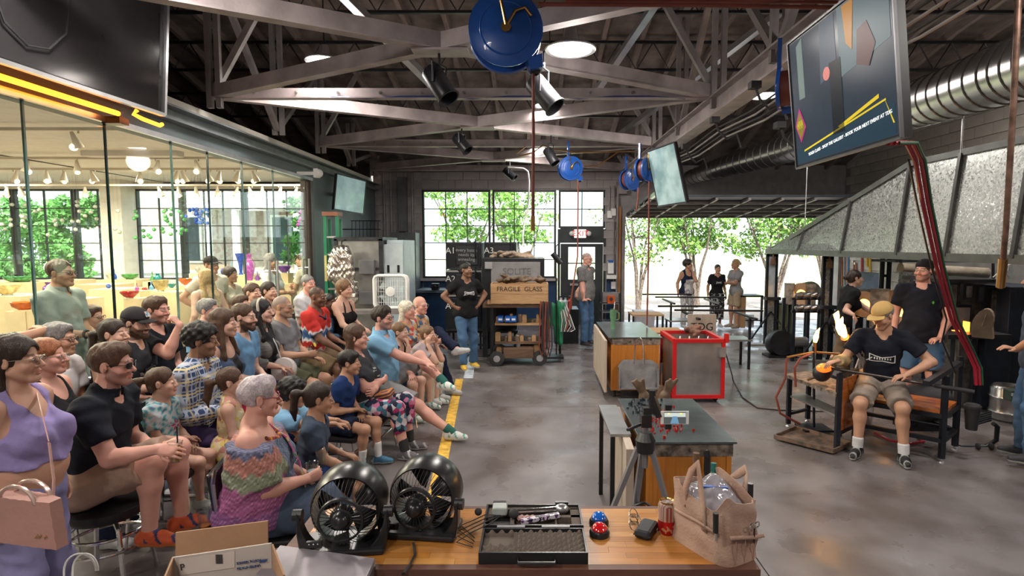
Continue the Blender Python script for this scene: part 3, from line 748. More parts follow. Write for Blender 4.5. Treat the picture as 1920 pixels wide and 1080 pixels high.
    for i in (0,1):
        w0=wr[i]; d=hdir[i]; n=hnor[i]; sg=(-1,1)[i]; t=nrm(np.cross(d,n))*(-sg)
        if hp: pass
        # thumb side: t ; keep it on the inner side
        q=.95*(s**.7); n_=n*q; P0=w0; fp=[]
        B.cone(w0,w0+d*.075*q,.030*q,.040*q,.015,flat=(n,2.3)); cu=grip[i]
        for j,(o_,ln,rd) in enumerate(((.030,.070,.0088),(.010,.078,.0090),(-.011,.073,.0086),(-.030,.057,.0078))):
            k0=w0+(d*(.082 -.004*abs(j -1))+t*o_)*q; a1_=cu*.7; a2_=cu*1.7
            v1=d*math.cos(a1_)+n*math.sin(a1_)+t*(1.5 -j)*.08; v2=d*math.cos(a2_)+n*math.sin(a2_)
            k1=k0+v1*ln*.5*q; k2=k1+v2*ln*.5*q
            B.cone(k0 -d*.02*q,k1,rd*q,rd*q,.004).cone(k1,k2,rd*q,rd*.8*q,.003)
        tb=w0+(d*.025+t*.022+n*.006)*q; tk=tb+(d*.55+t*.62+n*.25)*.042*q; te=tk+(d*.85+t*.25+n*.3)*.032*q
        B.cone(tb,tk,.013*q,.0105*q,.008).cone(tk,te,.0105*q,.0085*q,.003); HN.append((w0 -.045,np.max([w0+d*.2*q,w0],0),np.min([w0,w0+d*.2*q],0)))
    ph=label[:20]
    root=thing('person',label,'person',(float(hip[0]),float(hip[1]),0 if pose != 'sit' else 0),group=group); og=(float(hip[0]),float(hip[1]),0)
    vb=.014 if D<5 else (.017 if D<8 else .021); vh=.0048 if D<3.6 else (.0056 if D<5 else (.0066 if D<7 else .0085)); vhand=.0055 if D<6.5 else .0075
    nz=hd(0,0,-.155)[2]
    # body minus head/hands, then fine head and hands in the same field, joined as one mesh
    V,F_=[],[]; n0=0
    hlo=H -.17*hs; hhi=H+.17*hs
    def inbox(p,lo,hi,g=0): return ((p>lo -g) & (p<hi+g)).all(1)
    boxes=[(hlo,hhi,vh)]
    for i in (0,1):
        c_=wr[i]+hdir[i]*.09*s; boxes.append((c_ -.115*s,c_+.115*s,vhand))
    vs,fs=sdf_mesh(B,vb); fc=vs[fs].mean(1); keep=np.ones(len(fs),bool)
    for lo,hi,_ in boxes: keep &= ~inbox(fc,lo,hi,-vb*.5)
    V.append(vs); F_.append(fs[keep]); n0=len(vs)
    for bi,(lo,hi,v_) in enumerate(boxes):
        vs,fs=sdf_mesh(B,v_,lo,hi)
        if len(fs):
            if bi: fc=vs[fs].mean(1); kk=~inbox(fc,hlo,hhi,-vh); fs=fs[kk]
            V.append(vs); F_.append(fs+n0); n0 += len(vs)
    V=np.concatenate(V); F_=np.concatenate(F_); used=np.zeros(len(V),bool); used[F_.ravel()]=True; remap=np.cumsum(used) -1; F_=remap[F_]; V=V[used]
    lp=(V -H) @ hm.T/hs; sk_=np.array(SKIN[skin] if isinstance(skin,str) else skin); col=np.tile(sk_,(len(V),1))
    near=(np.abs(lp)<.16).all(1); x,y,q=lp[:,0],lp[:,1],lp[:,2]
    def paint(m,c,a=1.): col[m]=col[m]*(1 -a)+np.array(c)*a
    ck=np.exp(-(((np.abs(x) -.042)/.022)**2+((q+.03)/.022)**2))*near*(y>.03)*.30; col[:]=col*(1 -ck[:,None]*.6)+sk_*[1.15,.72,.68]*ck[:,None]*.6
    hcol=np.array(HAIR[hair[1]]) if isinstance(hair[1],str) else np.array(hair[1])
    paint(near & (y>.085) & (np.abs(x)<.023) & (q< -.052) & (q> -.078),sk_*[.88,.52,.50] if fem else sk_*[.85,.62,.58],.65)
    paint(near & (y>.055) & (np.abs(np.abs(x) -.033)<.021) & (q>.019) & (q<.029),hcol,.65)
    if beard:
        bm=near & (y> -.005) & (q< -.040+np.clip((.06 -y),0,.1)*.5) & (q> -.135) & ~((np.abs(x)<.022) & (q> -.078) & (q< -.056)) & (q< -.0) 
        bm |= near & (y>.09) & (np.abs(x)<.03) & (q> -.056) & (q< -.044); paint(bm,beard[1] if not isinstance(beard[1],str) else HAIR[beard[1]],beard[0])
    if hair[0] in ('buzz','bald'):
        hm_=near & (q>.045 -.25*(y<.0)*np.clip(-y,0,.4)*3) & (y<.055) if hair[0] =='buzz' else near & (q> -.05) & (q<.06) & (y< -.02)
        paint(hm_,hcol,.7 if hair[0] =='buzz' else .5)
    body=np_mesh('body',V,F_,skin_m,root,col,og)
    # ---- eyes
    root['_w']=[og[0],og[1],0.]
    if D<11:
        for q_ in (-1,1):
            vs,fs,cc=[],[],[]; n_=12
            for i_,(ra,ya) in enumerate(((0,1),(.42,.93),(.46,.9),(.85,.5),(1,0),(.7,-.7),(0,-1))):
                for k in range(n_): a=2*math.pi*k/n_; vs.append(hd(q_*.031+.0125*ra*math.cos(a),.0880+.0075*ya,.002+.0056*ra*math.sin(a))); cc.append((.02,.012,.008) if i_<2 else (.60,.56,.53))
            fs=[(i_*n_+k,(i_+1)*n_+k,(i_+1)*n_+(k+1) % n_,i_*n_+(k+1) % n_) for i_ in range(6) for k in range(n_)]
            np_mesh('eye',vs,fs,M('eyeball',attr=True,rough=.15,var=0),root,np.array(cc),og)
            if D<6: MB().tube([tuple(hd(q_*.0180,.0880,.003)),tuple(hd(q_*.024,.0935,.0075)),tuple(hd(q_*.034,.0940,.0088)),tuple(hd(q_*.0455,.0840,.004))],[.0008,.0016,.0016,.0008],4).build('eyelash',M('lash',(.03,.018,.012),.6,var=0),root,world=True)
    root['_w']=[og[0],og[1],0.]
    # ---- hair
    st=hair[0]; S=SDF(); hv=.0062 if D<3.6 else (.0075 if D<6 else .0095)
    if st not in ('bald','buzz','cap','beanie') or (len(hair)>2):
        g={'short': .007,'crop': .004,'long': .011,'pony': .006,'bun': .006,'curly': .022,'bob': .016,'puff': .024,'quiff': .010}.get(st,.008)
        if st in ('cap','beanie'): g=.006
        he(S,(0,-.020,.038),(.076,.097,.085),.02,g=g)
        if st in ('quiff','short','curly','puff'): he(S,(0,.035,.085),(.055,.05,.030+(.018 if st in ('quiff','puff') else 0)),.03)
        if st in ('long','bob','pony','bun'): he(S,(0,-.045,-.01),(.072,.062,.085),.03)
        # face opening
        fz0=.052
        he(S,(0,.115,-.045),(.079,.082,.100),.01,'s'); he(S,(0,.085,.0),(.052 if fem else .056,.06,.060),.01,'s')
        if st not in ('long','bob'): 
            for q_ in (-1,1): he(S,(q_*.078,-.005,-.010),(.022,.026,.033),.008,'s')
            S.plane(hd(0,-.06,-.065 if st != 'crop' else -.05),-(hz_*1 -hy*.55)); 
        elif st =='bob': S.plane(hd(0,0,-.10),-hz_)
        if st =='long':
            ln=hair[2] if len(hair)>2 and not isinstance(hair[2],str) else .24
            for q_ in (-1,0,1):
                a=hd(q_*.06,-.045,.0); bq=hd(q_*.070,-.055,-.13); c_=T(q_*.095,-.095+.0*abs(q_),.44); e_=c_ -up*ln*s -fw*.01
                S.cone(a,bq,.036*hs,.038*hs,.02).cone(bq,c_,.038*hs,.036*hs,.02).cone(c_,e_,.036*hs,.020*hs,.02,flat=(fw,1.5))
            if len(hair)>3:
                for q_ in (-1,1): a=hd(q_*.074,-.005,.0); c_=T(q_*.10,.075,.42); S.cone(a,c_,.022,.026,.02).cone(c_,c_ -up*ln*.7*s+fw*.03,.026,.012,.02)
        if st in ('pony','bun'):
            hh=hair[2] if len(hair)>2 and not isinstance(hair[2],str) else 0.
            a=hd(0,-.115,.035+hh); 
            if st =='bun': he(S,(0,-.135,.03+hh),(.036,.034,.036),.01)
            else:
                b1=a -hy*.05 -z*.01; c_=b1 -hy*.02 -z*(.12*s**.3); S.cone(a,b1,.016,.028,.012).cone(b1,c_,.030,.024,.015).cone(c_,c_ -z*.08*hs+hy*.01,.024,.008,.015)
        amp={'curly': .010,'puff': .007,'long': .0035}.get(st,.003); ph_=rng.uniform(0,6,3); fq={'curly': 95,'puff': 75}.get(st,130)
        def dsp(X,Y,Z): return amp*np.sin(X*fq+ph_[0]+2*np.sin(Z*22))*np.sin(Y*fq*.9+ph_[1]+2*np.sin(X*30))*(np.sin(Z*(fq if st in ('curly','puff') else 25)+ph_[2]) if st != 'crop' else 1)+(.0035 if st not in ('crop','buzz') else .001)*np.sin(X*62+ph_[1]+3*np.sin(Y*15))*np.sin(Y*55+Z*25+ph_[2])
        vs,fs=sdf_mesh(S,hv,disp=dsp)
        if len(fs):
            c=np.tile(hcol,(len(vs),1)); vr=rng.uniform(.7,1.35,len(vs))[:,None]
            if isinstance(hair[1],str) and hair[1] =='purple':
                kx=(np.sin(vs[:,0]*60)*np.sin(vs[:,1]*45+1)*np.sin(vs[:,2]*50)*.5+.5)[:,None]; c=c*kx+np.array((.62,.55,.55))*(1 -kx)
            np_mesh('hair',vs,fs,hair_m,root,c*vr,og)
    if st =='cap':
        cc=hair[2]; S=SDF(); he(S,(0,-.015,.045),(.080,.099,.082),.01,g=.006); S.plane(hd(0,0,.036),-hz_)
        vs,fs=sdf_mesh(S,hv); cap=np_mesh('cap',vs,fs,cloth('cap %d' % NP[0],cc),root,None,og)
        m=MB(); ang=np.linspace(-1.,1.,13); rows=[]
        for rr_,dz in ((.085,.0),(.125,.006),(.170,-.004)):
            rows.append([tuple(hd(rr_*math.sin(a)*(.60 if rr_>.13 else .74 if rr_>.09 else .92),-.005+rr_*math.cos(a)*(1.0 if rr_>.09 else 1.05),.044+dz -.02*abs(math.sin(a)))) for a in ang])
        vv=[p for r_ in rows for p in r_]; vv += [tuple(np.array(p) -hz_*.006) for p in vv]; n_=13; fq_=[]
        for k in range(2):
            for j in range(12): a=k*n_+j; fq_ += [(a,a+1,a+n_+1,a+n_),(a+39,a+n_+39,a+n_+40,a+40)]
        fq_ += [(26+j,27+j,66+j,65+j) for j in range(12)]
        m.add(vv,fq_); m.build('cap_brim',cloth('cap %d' % NP[0],cc),root,world=True,smooth=True)
    if st =='beanie':
        S=SDF(); he(S,(0,-.018,.045),(.078,.098,.080),.01,g=.006); S.plane(hd(0,0,.030),-(hz_ -hy*.12)); vs,fs=sdf_mesh(S,hv); np_mesh('skull_cap',vs,fs,cloth('skull cap',(.01,.01,.012)),root,None,og)
    if st in ('cap','beanie') and st =='cap':
        S=SDF(); he(S,(0,-.022,.030),(.076,.097,.080),.02,g=.004); S.plane(hd(0,0,.040),hz_); S.plane(hd(0,.035,0),hy); S.plane(hd(0,-.06,-.055),-(hz_ -hy*.5))
        for q_ in (-1,1): he(S,(q_*.078,-.005,-.010),(.022,.026,.033),.008,'s')
        vs,fs=sdf_mesh(S,hv)
        if len(fs): np_mesh('hair',vs,fs,hair_m,root,np.tile(hcol,(len(vs),1)),og)
    if beard and beard[0]>.8:
        S=SDF(); hc(S,(-.052,.012,-.058),(-.014,.078,-.098),.021,.023,.02); hc(S,(.052,.012,-.058),(.014,.078,-.098),.021,.023,.02); he(S,(0,.078,-.100),(.028,.022,.026),.02)
        hc(S,(-.022,.096,-.050),(.022,.096,-.050),.0055,.0055,.006); he(S,(0,.108,-.064),(.021,.016,.007),.006,'s')
        vs,fs=sdf_mesh(S,hv); np_mesh('beard',vs,fs,hair_m,root,np.tile(np.array(HAIR[beard[1]]),(len(vs),1))*rng.uniform(.7,1.3,len(vs))[:,None],og)
    if glasses and D<12:
        m=MB(); gl=MB(); sun_=glasses =='sun'
        for q_ in (-1,1):
            ring=[tuple(hd(q_*.033+.024*math.cos(a),.104 -.008*abs(math.cos(a))*(q_*math.cos(a)>0),.000+.018*math.sin(a))) for a in np.linspace(0,2*math.pi,14,endpoint=False)]
            m.tube(ring,.0020*hs if glasses != 'thin' else .0013,5,closed=True); m.tube([hd(q_*.057,.098,.006),hd(q_*.080,.0,.006),hd(q_*.079,-.015,-.008)],.0020*hs,5)
            gl.add(ring,[tuple(range(14))])
        m.tube([hd(-.009,.105,.004),hd(.009,.105,.004)],.002,5)
        gc={'sun': (.01,.01,.01),'black': (.015,.015,.018),'thin': (.25,.2,.16),'red': (.35,.04,.10)}[glasses]
        go=m.build('glasses',M('glasses '+glasses,gc,.3,var=0),root,world=True); gl.build('lens',M('dark lens',(.008,.008,.01),.08,var=0) if sun_ else glassmat('spectacle lens',(.92,.94,.94)),go).location=(-og[0],-og[1],0)
    # ---- clothes
    wr_amp=.0055; fz_=rng.uniform(0,6,3)
    def fold(X,Y,Z): return wr_amp*(np.sin(X*38+3*np.sin(Z*14+fz_[0]))*np.sin(Z*34+fz_[1]+2*np.sin(Y*17))+.5*np.sin(Y*47+Z*20+fz_[2])) -.007*(1 -np.abs(np.sin(X*13+Y*9+Z*21+2.2*np.sin(Z*9+Y*7+fz_[1]))))**4
    kind,cm=top[0],top[1]; vc=.0115 if D<4.2 else (.014 if D<7 else .018)
    if kind:
        S=SDF(); g=.013; torso(S,g)
        if kind in ('tee','polo','shirt','long','denim'):
            fr={'tee': .62,'polo': .66,'shirt': .7,'long': 2,'denim': 2}[kind]
            if len(top)>2: fr=top[2]
            for i in (0,1): arm(S,i,g+(.004 if fr<1 else .004),fr,ua=.054)
        if pose != 'sit':
            S.ell(T(0,-.01,-.01),np.array([.178+.04*fl,.128+.04*fl,.15])*s+g,tm,.06)
        S.plane(T(0,0,-.06 if pose =='sit' else -.085),-up)
        if kind in ('tee','polo','shirt','long','denim','off'):
            ne=.062 if kind in ('polo','shirt','long') else .070
            S.cone(T(0,.005,.50),hd(0,0,-.06)+up*.05,ne*s**.7,ne*s**.7+.01,.012,'s'); S.ell(T(0,.065,.507),np.array([.036,.05,.036])*s,tm,.015,'s')
        if kind =='tank' or kind =='halter' or kind =='bra':
            for q_ in (-1,1): S.ell(T(q_*.215,.01,.44),np.array([.088,.20,.15])*s,tm,.012,'s')
            S.ell(T(0,.06,.50),np.array([.085,.16,.11])*s,tm,.012,'s'); S.ell(T(0,-.09,.47),np.array([.10,.06,.10])*s,tm,.012,'s')
            if kind =='halter': S.plane(T(0,0,.38),up+fw* -.0) ; 
            if kind =='bra': S.p=[p for p in S.p if p[0] != 'p']; S.plane(T(0,0,.17),-up)
        if kind =='off':
            S=SDF(); torso(S,.02)
            for i in (0,1): arm(S,i,.03,.95,ua=.07)
            for t_ in (.30,.18): S.cone(T(-.16,.02,t_),T(.16,.02,t_),.15*s,.15*s,.04)
            S.ell(T(0,.02,.03),np.array([.30,.24,.20])*s,tm,.06); S.plane(T(0,0,.455),up); S.plane(T(0,0,-.02),-up)
        vs,fs=sdf_mesh(S,vc,disp=fold); sc_=None
        if len(fs):
            if callable(cm):
                lq=(vs -hip) @ tm.T/s; o_=np_mesh({'tee': 't_shirt','polo': 'polo_shirt'}.get(kind,'top'),vs,fs,M('cloth attr',attr=True,rough=.85,var=.1,vs=30,bump=.2,bs=80),root,cm(lq,vs),og)
            else: o_=np_mesh({'tee': 't_shirt','polo': 'polo_shirt','shirt': 'shirt','long': 'shirt','tank': 'tank_top','halter': 'halter_top','off': 'blouse','denim': 'jacket','bra': 'crop_top'}[kind],vs,fs,cm,root,None,og)
        if kind =='halter':
            m=MB()
            for q_ in (-1,1): m.tube([T(q_*.075,.115,.37),T(q_*.065,.085,.45),T(q_*.05,.01,.545),T(0,-.055,.54)],.010,6)
            m.build('strap',cm,root,world=True,smooth=True)
        if kind in ('polo','shirt','long'):
            S=SDF(); c0=T(0,-.006,.495); c1=T(0,-.010,.565); S.cone(c0,c1,.082*s**.7,.074*s**.7,0); S.p[-1]=S.p[-1][:7]+(None,True,0); S.plane(c0,-(up -fw*.3)); S.plane(c1,up -fw*.9*0); S.cone(c0 -up*.1,c1+up*.1,.068*s**.7,.062*s**.7,.002,'s'); S.ell(T(0,.09,.50),np.array([.020,.05,.08])*s,tm,.004,'s')
            vs,fs=sdf_mesh(S,.007 if D<6 else .010)
            if len(fs): np_mesh('collar',vs,fs,M('cloth attr',attr=True) if callable(cm) else cm,root,np.tile((.1,.1,.1),(len(vs),1)),og)
    kind,cm=bottom[0],bottom[1]
    if kind:
        S=SDF(); g=.012 if kind != 'skirt' else .02
        S.ell(T(0,-.01,.01),np.array([.165+.04*fl,.118+.04*fl,.125])*s+g,tm,.05)
        fr={'shorts': .86,'long': 2,'short': .5,'capri': 1.55,'skirt': 1.55,'jeans': 2}[kind]
        if len(bottom)>2: fr=bottom[2]
        if pose =='sit': S.plane(T(0,0,.09),up)
        for i in (0,1): leg(S,i,g+(.008 if kind in ('shorts','skirt') else 0),fr)
        if kind =='skirt':
            S.cone((hj[0]+hj[1])/2,(kn[0]+kn[1])/2,.15*s,.13*s,.08); S.cone((kn[0]+kn[1])/2,(kn[0]*.35+kn[1]*.35+an[0]*.15+an[1]*.15) -z*.12,.13*s,.17*s,.06,cut=True)
        pose =='sit' or S.plane(T(0,0,bottom[3] if len(bottom)>3 else .03),up)
        vs,fs=sdf_mesh(S,vc,disp=fold)
        if len(fs): np_mesh({'shorts': 'shorts','short': 'shorts','skirt': 'skirt','capri': 'trousers','long': 'trousers','jeans': 'jeans'}[kind],vs,fs,cm,root,None,og)
    # ---- shoes
    if shoes:
        for i in (0,1):
            d=fdv[i]; fu=nrm(z -d*(z @ d)) if abs(d[2])<.95 else nrm(-f); S=SDF(); hl=an[i] -d*.035*s -fu*.043*s
            S.cone(an[i] -fu*.0,hl,.045*s,.043*s,.02).cone(hl,hl+d*.10*s,.043*s,.043*s,.02).cone(hl+d*.1*s,hl+d*.185*s -fu*.006*s,.042*s,.032*s,.02)
            S.plane(hl -fu*.040*s,-fu); S.plane(an[i]+fu*.015*s,fu)
            vs,fs=sdf_mesh(S,.007 if D<5.6 else .010)
            hgt=(vs -hl) @ fu/s; al=(vs -hl) @ d/s; c=np.tile(np.array(shoes[0],float),(len(vs),1)); c[hgt< -.016]=shoes[1]
            if len(shoes)>2: mm=(np.abs(np.sin(al*40+hgt*30))>.93) & (hgt> -.010) & (al>.03); c[mm]=shoes[2]
            np_mesh('shoe',vs,fs,shoe_m,root,c,og)
    if socks and shoes:
        for i in (0,1):
            S=SDF(); dd=nrm(kn[i] -an[i]); S.cone(an[i] -dd*.02,an[i]+dd*socks[1],.044*s,.047*s,0,cut=True); vs,fs=sdf_mesh(S,.010); np_mesh('sock',vs,fs,cloth('sock %s' % (socks[0],),socks[0]),root,None,og)
    info=dict(root=root,T=T,hd=hd,hip=hip,an=an,kn=kn,wr=wr,hdir=hdir,hnor=hnor,og=og,f=f,r=r,z=z,up=up,fw=fw,s=s,el=el,sh=sh,hm=hm,H=H,hs=hs)
    if extra: extra(info)
    return info

from mathutils.bvhtree import BVHTree
def decal(info,quads,mat,name='shirt_print',off=.003):
    """flat print laid on the shirt: quads are (x0, u0, x1, u1) or 4-point lists in chest units"""
    ob=[c for c in info['root'].children if c.name.split('.')[0] in ('t_shirt','top','shirt','polo_shirt','tank_top')][0]
    me=ob.data; bv=BVHTree.FromPolygons([v.co for v in me.vertices],[p.vertices[:] for p in me.polygons]); og=np.array(info['og']); T=info['T']; vs,fs=[],[]
    for q in quads:
        if len(q) ==4 and not hasattr(q[0],'__len__'): q=[(q[0],q[1]),(q[2],q[1]),(q[2],q[3]),(q[0],q[3])]
        q=[np.array(p,float) for p in q]; n=max(1,int(np.linalg.norm(q[1] -q[0])/.025)); m_=max(1,int(np.linalg.norm(q[3] -q[0])/.025)); g={}
        for i in range(n+1):
            for j in range(m_+1):
                a,b_=i/n,j/m_; p=(q[0]*(1 -a)+q[1]*a)*(1 -b_)+(q[3]*(1 -a)+q[2]*a)*b_
                o=T(p[0],.45,p[1]) -og; h=bv.ray_cast(Vector(o),Vector(-info['fw']))
                if h[0] is None: continue
                g[i,j]=len(vs); vs.append(tuple(h[0]+Vector(info['fw'])*off))
        for i in range(n):
            for j in range(m_):
                k=[(i,j),(i+1,j),(i+1,j+1),(i,j+1)]
                if all(x in g for x in k): fs.append(tuple(g[x] for x in k))
    if fs: mb=MB(); mb.add(vs,fs); mb.build(name,mat,info['root'],smooth=True)
FONT={'T': [(0,4,3,4),(1.5,0,1.5,4)],'D': [(0,0,0,4),(0,4,2,3.6),(2,3.6,3,2),(3,2,2,.4),(2,.4,0,0)],'G': [(3,4,0,4),(0,4,0,0),(0,0,3,0),(3,0,3,2),(3,2,1.6,2)]}
# ================================================================ THE AUDIENCE AND THE GLASS WORKERS
def hx(u,v,D): return P(u,v,y=D)
C={}
for n_,c_ in dict(navy=(.012,.018,.045),ink=(.010,.012,.020),black=(.010,.010,.012),lightblue=(.16,.33,.55),sky=(.22,.44,.66),grey=(.20,.20,.215),white=(.66,.66,.68),cream=(.58,.52,.42),khaki=(.40,.31,.21),
                   salmon=(.37,.25,.19),olive=(.10,.10,.06),denim=(.06,.12,.22),darkdenim=(.035,.05,.10),paledenim=(.17,.23,.33),lavender=(.27,.22,.45),lilac=(.24,.23,.42),slate=(.05,.07,.11),tan=(.30,.20,.13),cyan=(.2,.5,.5),
                   sage=(.30,.34,.31),taupe=(.24,.20,.17),crimson=(.35,.02,.05),royal=(.012,.035,.13),plum=(.05,.03,.09),charcoal=(.035,.037,.045),pinkgrey=(.40,.34,.36),brownp=(.17,.115,.07),shortgrey=(.26,.26,.27)).items():
    C[n_]=cloth(n_,c_)
C['plaid']=cloth('plaid',(.045,.085,.20),kind='plaid',col2=(.42,.47,.58),ks=7)
C['heather']=cloth('heather',(.13,.13,.13),col2=(.19,.19,.19),vs=40)
C['floral']=cloth('floral print',kind='blotch',ks=22,col2=[(.30,.03,.10),(.02,.03,.06),(.45,.42,.45),(.05,.16,.22),(.5,.16,.28),(.02,.02,.04)])
C['hawaii']=cloth('tropical print',kind='blotch',ks=20,col2=[(.45,.06,.05),(.55,.42,.30),(.08,.14,.22),(.5,.28,.12),(.4,.4,.38)])
C['pattern']=cloth('patterned skirt',kind='blotch',ks=26,col2=[(.02,.02,.02),(.4,.4,.4),(.02,.02,.02),(.12,.12,.13)])
C['pin']=cloth('striped apron',(.62,.60,.58),kind='pinstripe',ks=14,col2=(.30,.28,.30))
C['yellowf']=cloth('yellow flower print',kind='blotch',ks=30,col2=[(.6,.45,.12),(.62,.5,.3),(.5,.25,.2),(.6,.55,.35)])
def tiedye(lq,vs):
    u=lq[:,2]+.02*np.sin(lq[:,0]*60)+.012*np.sin(lq[:,1]*90+lq[:,0]*40); c=np.tile((.50,.025,.02),(len(lq),1))
    arm_=np.abs(lq[:,0])>.20; uu=np.where(arm_,u+.0,u)
    c[(uu<.33) & (uu>.30)]=(.62,.62,.66); c[(uu<.30) & (uu>.22)]=(.05,.13,.32); c[(uu<.22) & (uu>.18)]=(.62,.62,.66); c[uu<.10]=(.62,.60,.62); c[uu<.07]=(.5,.03,.03); return c
def tiedye_girl(lq,vs):
    k=np.sin(lq[:,0]*55+3*np.sin(lq[:,2]*28))*np.sin(lq[:,2]*48+2*np.sin(lq[:,1]*50)); c=np.where(k[:,None]>.1,(.05,.34,.36),(.42,.45,.48)); c[k>.75]=(.10,.10,.20); return c
def denimvest(lq,vs): c=np.tile((.035,.06,.12),(len(lq),1)); c[np.abs(lq[:,0])<.06]=(.01,.01,.012); return c
def cardigan(lq,vs):
    c=np.tile((.16,.15,.145),(len(lq),1))*(1+.25*np.sin(lq[:,2]*260))[:,None]; c[(np.abs(lq[:,0])<.085) & (lq[:,1]>.0)]=(.010,.011,.014); return c
def ruffle(lq,vs):
    u=lq[:,2]+.012*np.sin(np.arctan2(lq[:,1],lq[:,0])*26)+.18*np.abs(lq[:,0]); k=(np.sin(lq[:,0]*190)*np.sin(lq[:,2]*210)*np.sin(lq[:,1]*180))[:,None]
    c=np.tile((.10,.105,.18),(len(lq),1)); c[u<.47]=(.36,.15,.12); c[u<.39]=(.20,.22,.15); c[u<.30]=(.34,.10,.24); c[u<.14]=(.22,.08,.22); front=(lq[:,1]>.12) & (np.abs(lq[:,0])<.12) & (u>.2); c[front]=(.09,.12,.19)
    return np.clip(c*(1+.8*k)+.10*np.maximum(k,0),0,1)
def logo(info,sc=1.,y0=.30):
    q=[[(-.085,.03),(-.078,.03),(-.078,-.035),(-.085,-.035)],[(-.085,.030),(.0,.012),(.0,.006),(-.085,.024)],[(.0,.012),(.085,.03),(.085,.024),(.0,.006)],[(-.085,-.030),(.0,-.016),(.0,-.022),(-.085,-.036)],[(.0,-.016),(.085,-.030),(.085,-.036),(.0,-.022)],
         [(.078,.03),(.085,.03),(.085,-.035),(.078,-.035)],[(.06,.0),(.10,-.045),(.106,-.042),(.066,.004)]]
    for k in range(7): x= -.058+k*.017; q += [[(x,.009),(x+.009,.009),(x+.009,-.011),(x,-.011)]]
    decal(info,[[(a*sc,b_*sc+y0) for a,b_ in r_] for r_ in q],print_m)
def blob(sc=.05,y0=.30,col=(.6,.6,.6),n=9):
    def fn(info):
        random.seed(int(abs(info['hip'][0])*1000)); q=[]
        for k in range(n): a,b_=random.uniform(-1,1)*sc,random.uniform(-1,1)*sc*1.2+y0; w_,h_=random.uniform(.2,.6)*sc,random.uniform(.1,.3)*sc; q.append((a -w_/2,b_ -h_/2,a+w_/2,b_+h_/2))
        decal(info,q,M('print '+str(col),col,.7))
    return fn
clear_cup=glassmat('clear plastic cup',(.88,.93,.93),2.5)
def drink(pos,label,col=None,h=.12,straw=False,lemon=False,fill=.6,r=.036,group=None):
    t=thing('drinking_cup',label,'cup',tuple(float(q) for q in pos),group=group)
    MB().lathe([(r*.72,0),(r*.75,.004),(r,h),(r*1.05,h+.002),(r*.97,h),(r*.70,.006),(0,.006)],n=20).build('cup_wall',clear_cup,t,smooth=True)
    if col: MB().lathe([(0,.008),(r*.69,.008),(r*(.72+.25*fill),h*fill),(0,h*fill)],n=18).build('drink',M('drink '+str(col),col,.1,trans=.3,var=0),t,smooth=True)
    if straw: MB().tube([(0,0.02,.01),(.02,-.01,h+.09)],.004,6).build('straw',black_plastic,t)
    if lemon: MB().lathe([(0,-.003),(.024,-.003),(.026,0),(.024,.003),(0,.003)],(r,0,h+.012),16,M=Matrix.Rotation(R(70),3,'Y')).build('lemon_slice',M('lemon',(.75,.60,.06),.5),t)
    return t
def hold(info,i,label,off=(.0,0,0),**k):
    w_,d,n=info['wr'][i],info['hdir'][i],info['hnor'][i]; p=w_+d*.075+n*.045; drink((p[0]+off[0],p[1]+off[1],p[2] -.05+off[2]),label,**k)

seat_vinyl=M('black vinyl',(.014,.013,.015),.3,var=.1,bump=.1,bs=150)
def chair(info,label,back=True,group='metal frame audience seats',stool=False,dz=0.):
    h_=info['hip']; f,r,s=info['f'],info['r'],info['s']; top_z=max(.30,h_[2] -.118*s+dz); yaw=math.atan2(f[1],f[0]); t=thing('bar_stool' if stool else 'chair',label,'stool' if stool else 'chair',(float(h_[0]+f[0]*.07),float(h_[1]+f[1]*.07),0),yaw,group); t['_w']=[0,0,0]
    if stool:
        MB().lathe([(0,top_z -.07),(.19,top_z -.07),(.20,top_z -.05),(.20,top_z -.015),(.18,top_z),(0,top_z)],n=28).build('seat',seat_vinyl,t,smooth=True)
        for q in ((1,1),(1,-1),(-1,1),(-1,-1)): MB().tube([(.09*q[0],.09*q[1],top_z -.08),(.13*q[0],.13*q[1],top_z -.12),(.17*q[0],.17*q[1],.01)],.013,8).build('leg',chrome,t,smooth=True)
        for zz,rr in ((.28,.215),(top_z -.16,.19)): MB().tube([(rr*math.cos(a),rr*math.sin(a),zz) for a in np.linspace(0,2*math.pi,28,endpoint=False)],.010,8,closed=True).build('ring',chrome,t,smooth=True)
        return t
    MB().box((0,0,top_z -.025),(.38,.36,.045)).build('seat',seat_vinyl,t,bevel=.015)
    if back:
        MB().prism([(-.20,-.19,top_z+.20),(-.20,.19,top_z+.20),(-.23,.17,top_z+.40),(-.23,-.17,top_z+.40)],(-.03,0,0)).build('backrest',seat_vinyl,t,bevel=.012)
        MB().tube([(-.18,-.20,top_z -.03),(-.215,-.20,top_z+.36),(-.22,-.15,top_z+.41),(-.22,.15,top_z+.41),(-.215,.20,top_z+.36),(-.18,.20,top_z -.03)],.011,6).build('back_frame',chrome,t,smooth=True)
    for q in ((1,1),(1,-1),(-1,1),(-1,-1)): MB().tube([(.17*q[0],.18*q[1],top_z -.04),(.21*q[0],.20*q[1],.01)],.011,6).build('leg',chrome,t,smooth=True)
    for q in (1,-1): MB().tube([(.19,.19*q,.2),(-.19,.19*q,.2)],.009,6).build('stretcher',chrome,t,smooth=True)
    MB().tube([(.19,-.19,.2),(.19,.19,.2)],.009,6).build('footrest',chrome,t,smooth=True)
    return t
def seated(label,u,v,D,clabel,yaw=5,stool=False,back=True,gz=0,**k):
    h_=hx(u,v,D); g=math.degrees(math.atan2(5.6 -h_.y,3.6 -h_.x)); k.setdefault('gaze',g+gz)
    i=person(label,h_,yaw,D=D,**k); chair(i,clabel,back,stool=stool); return i
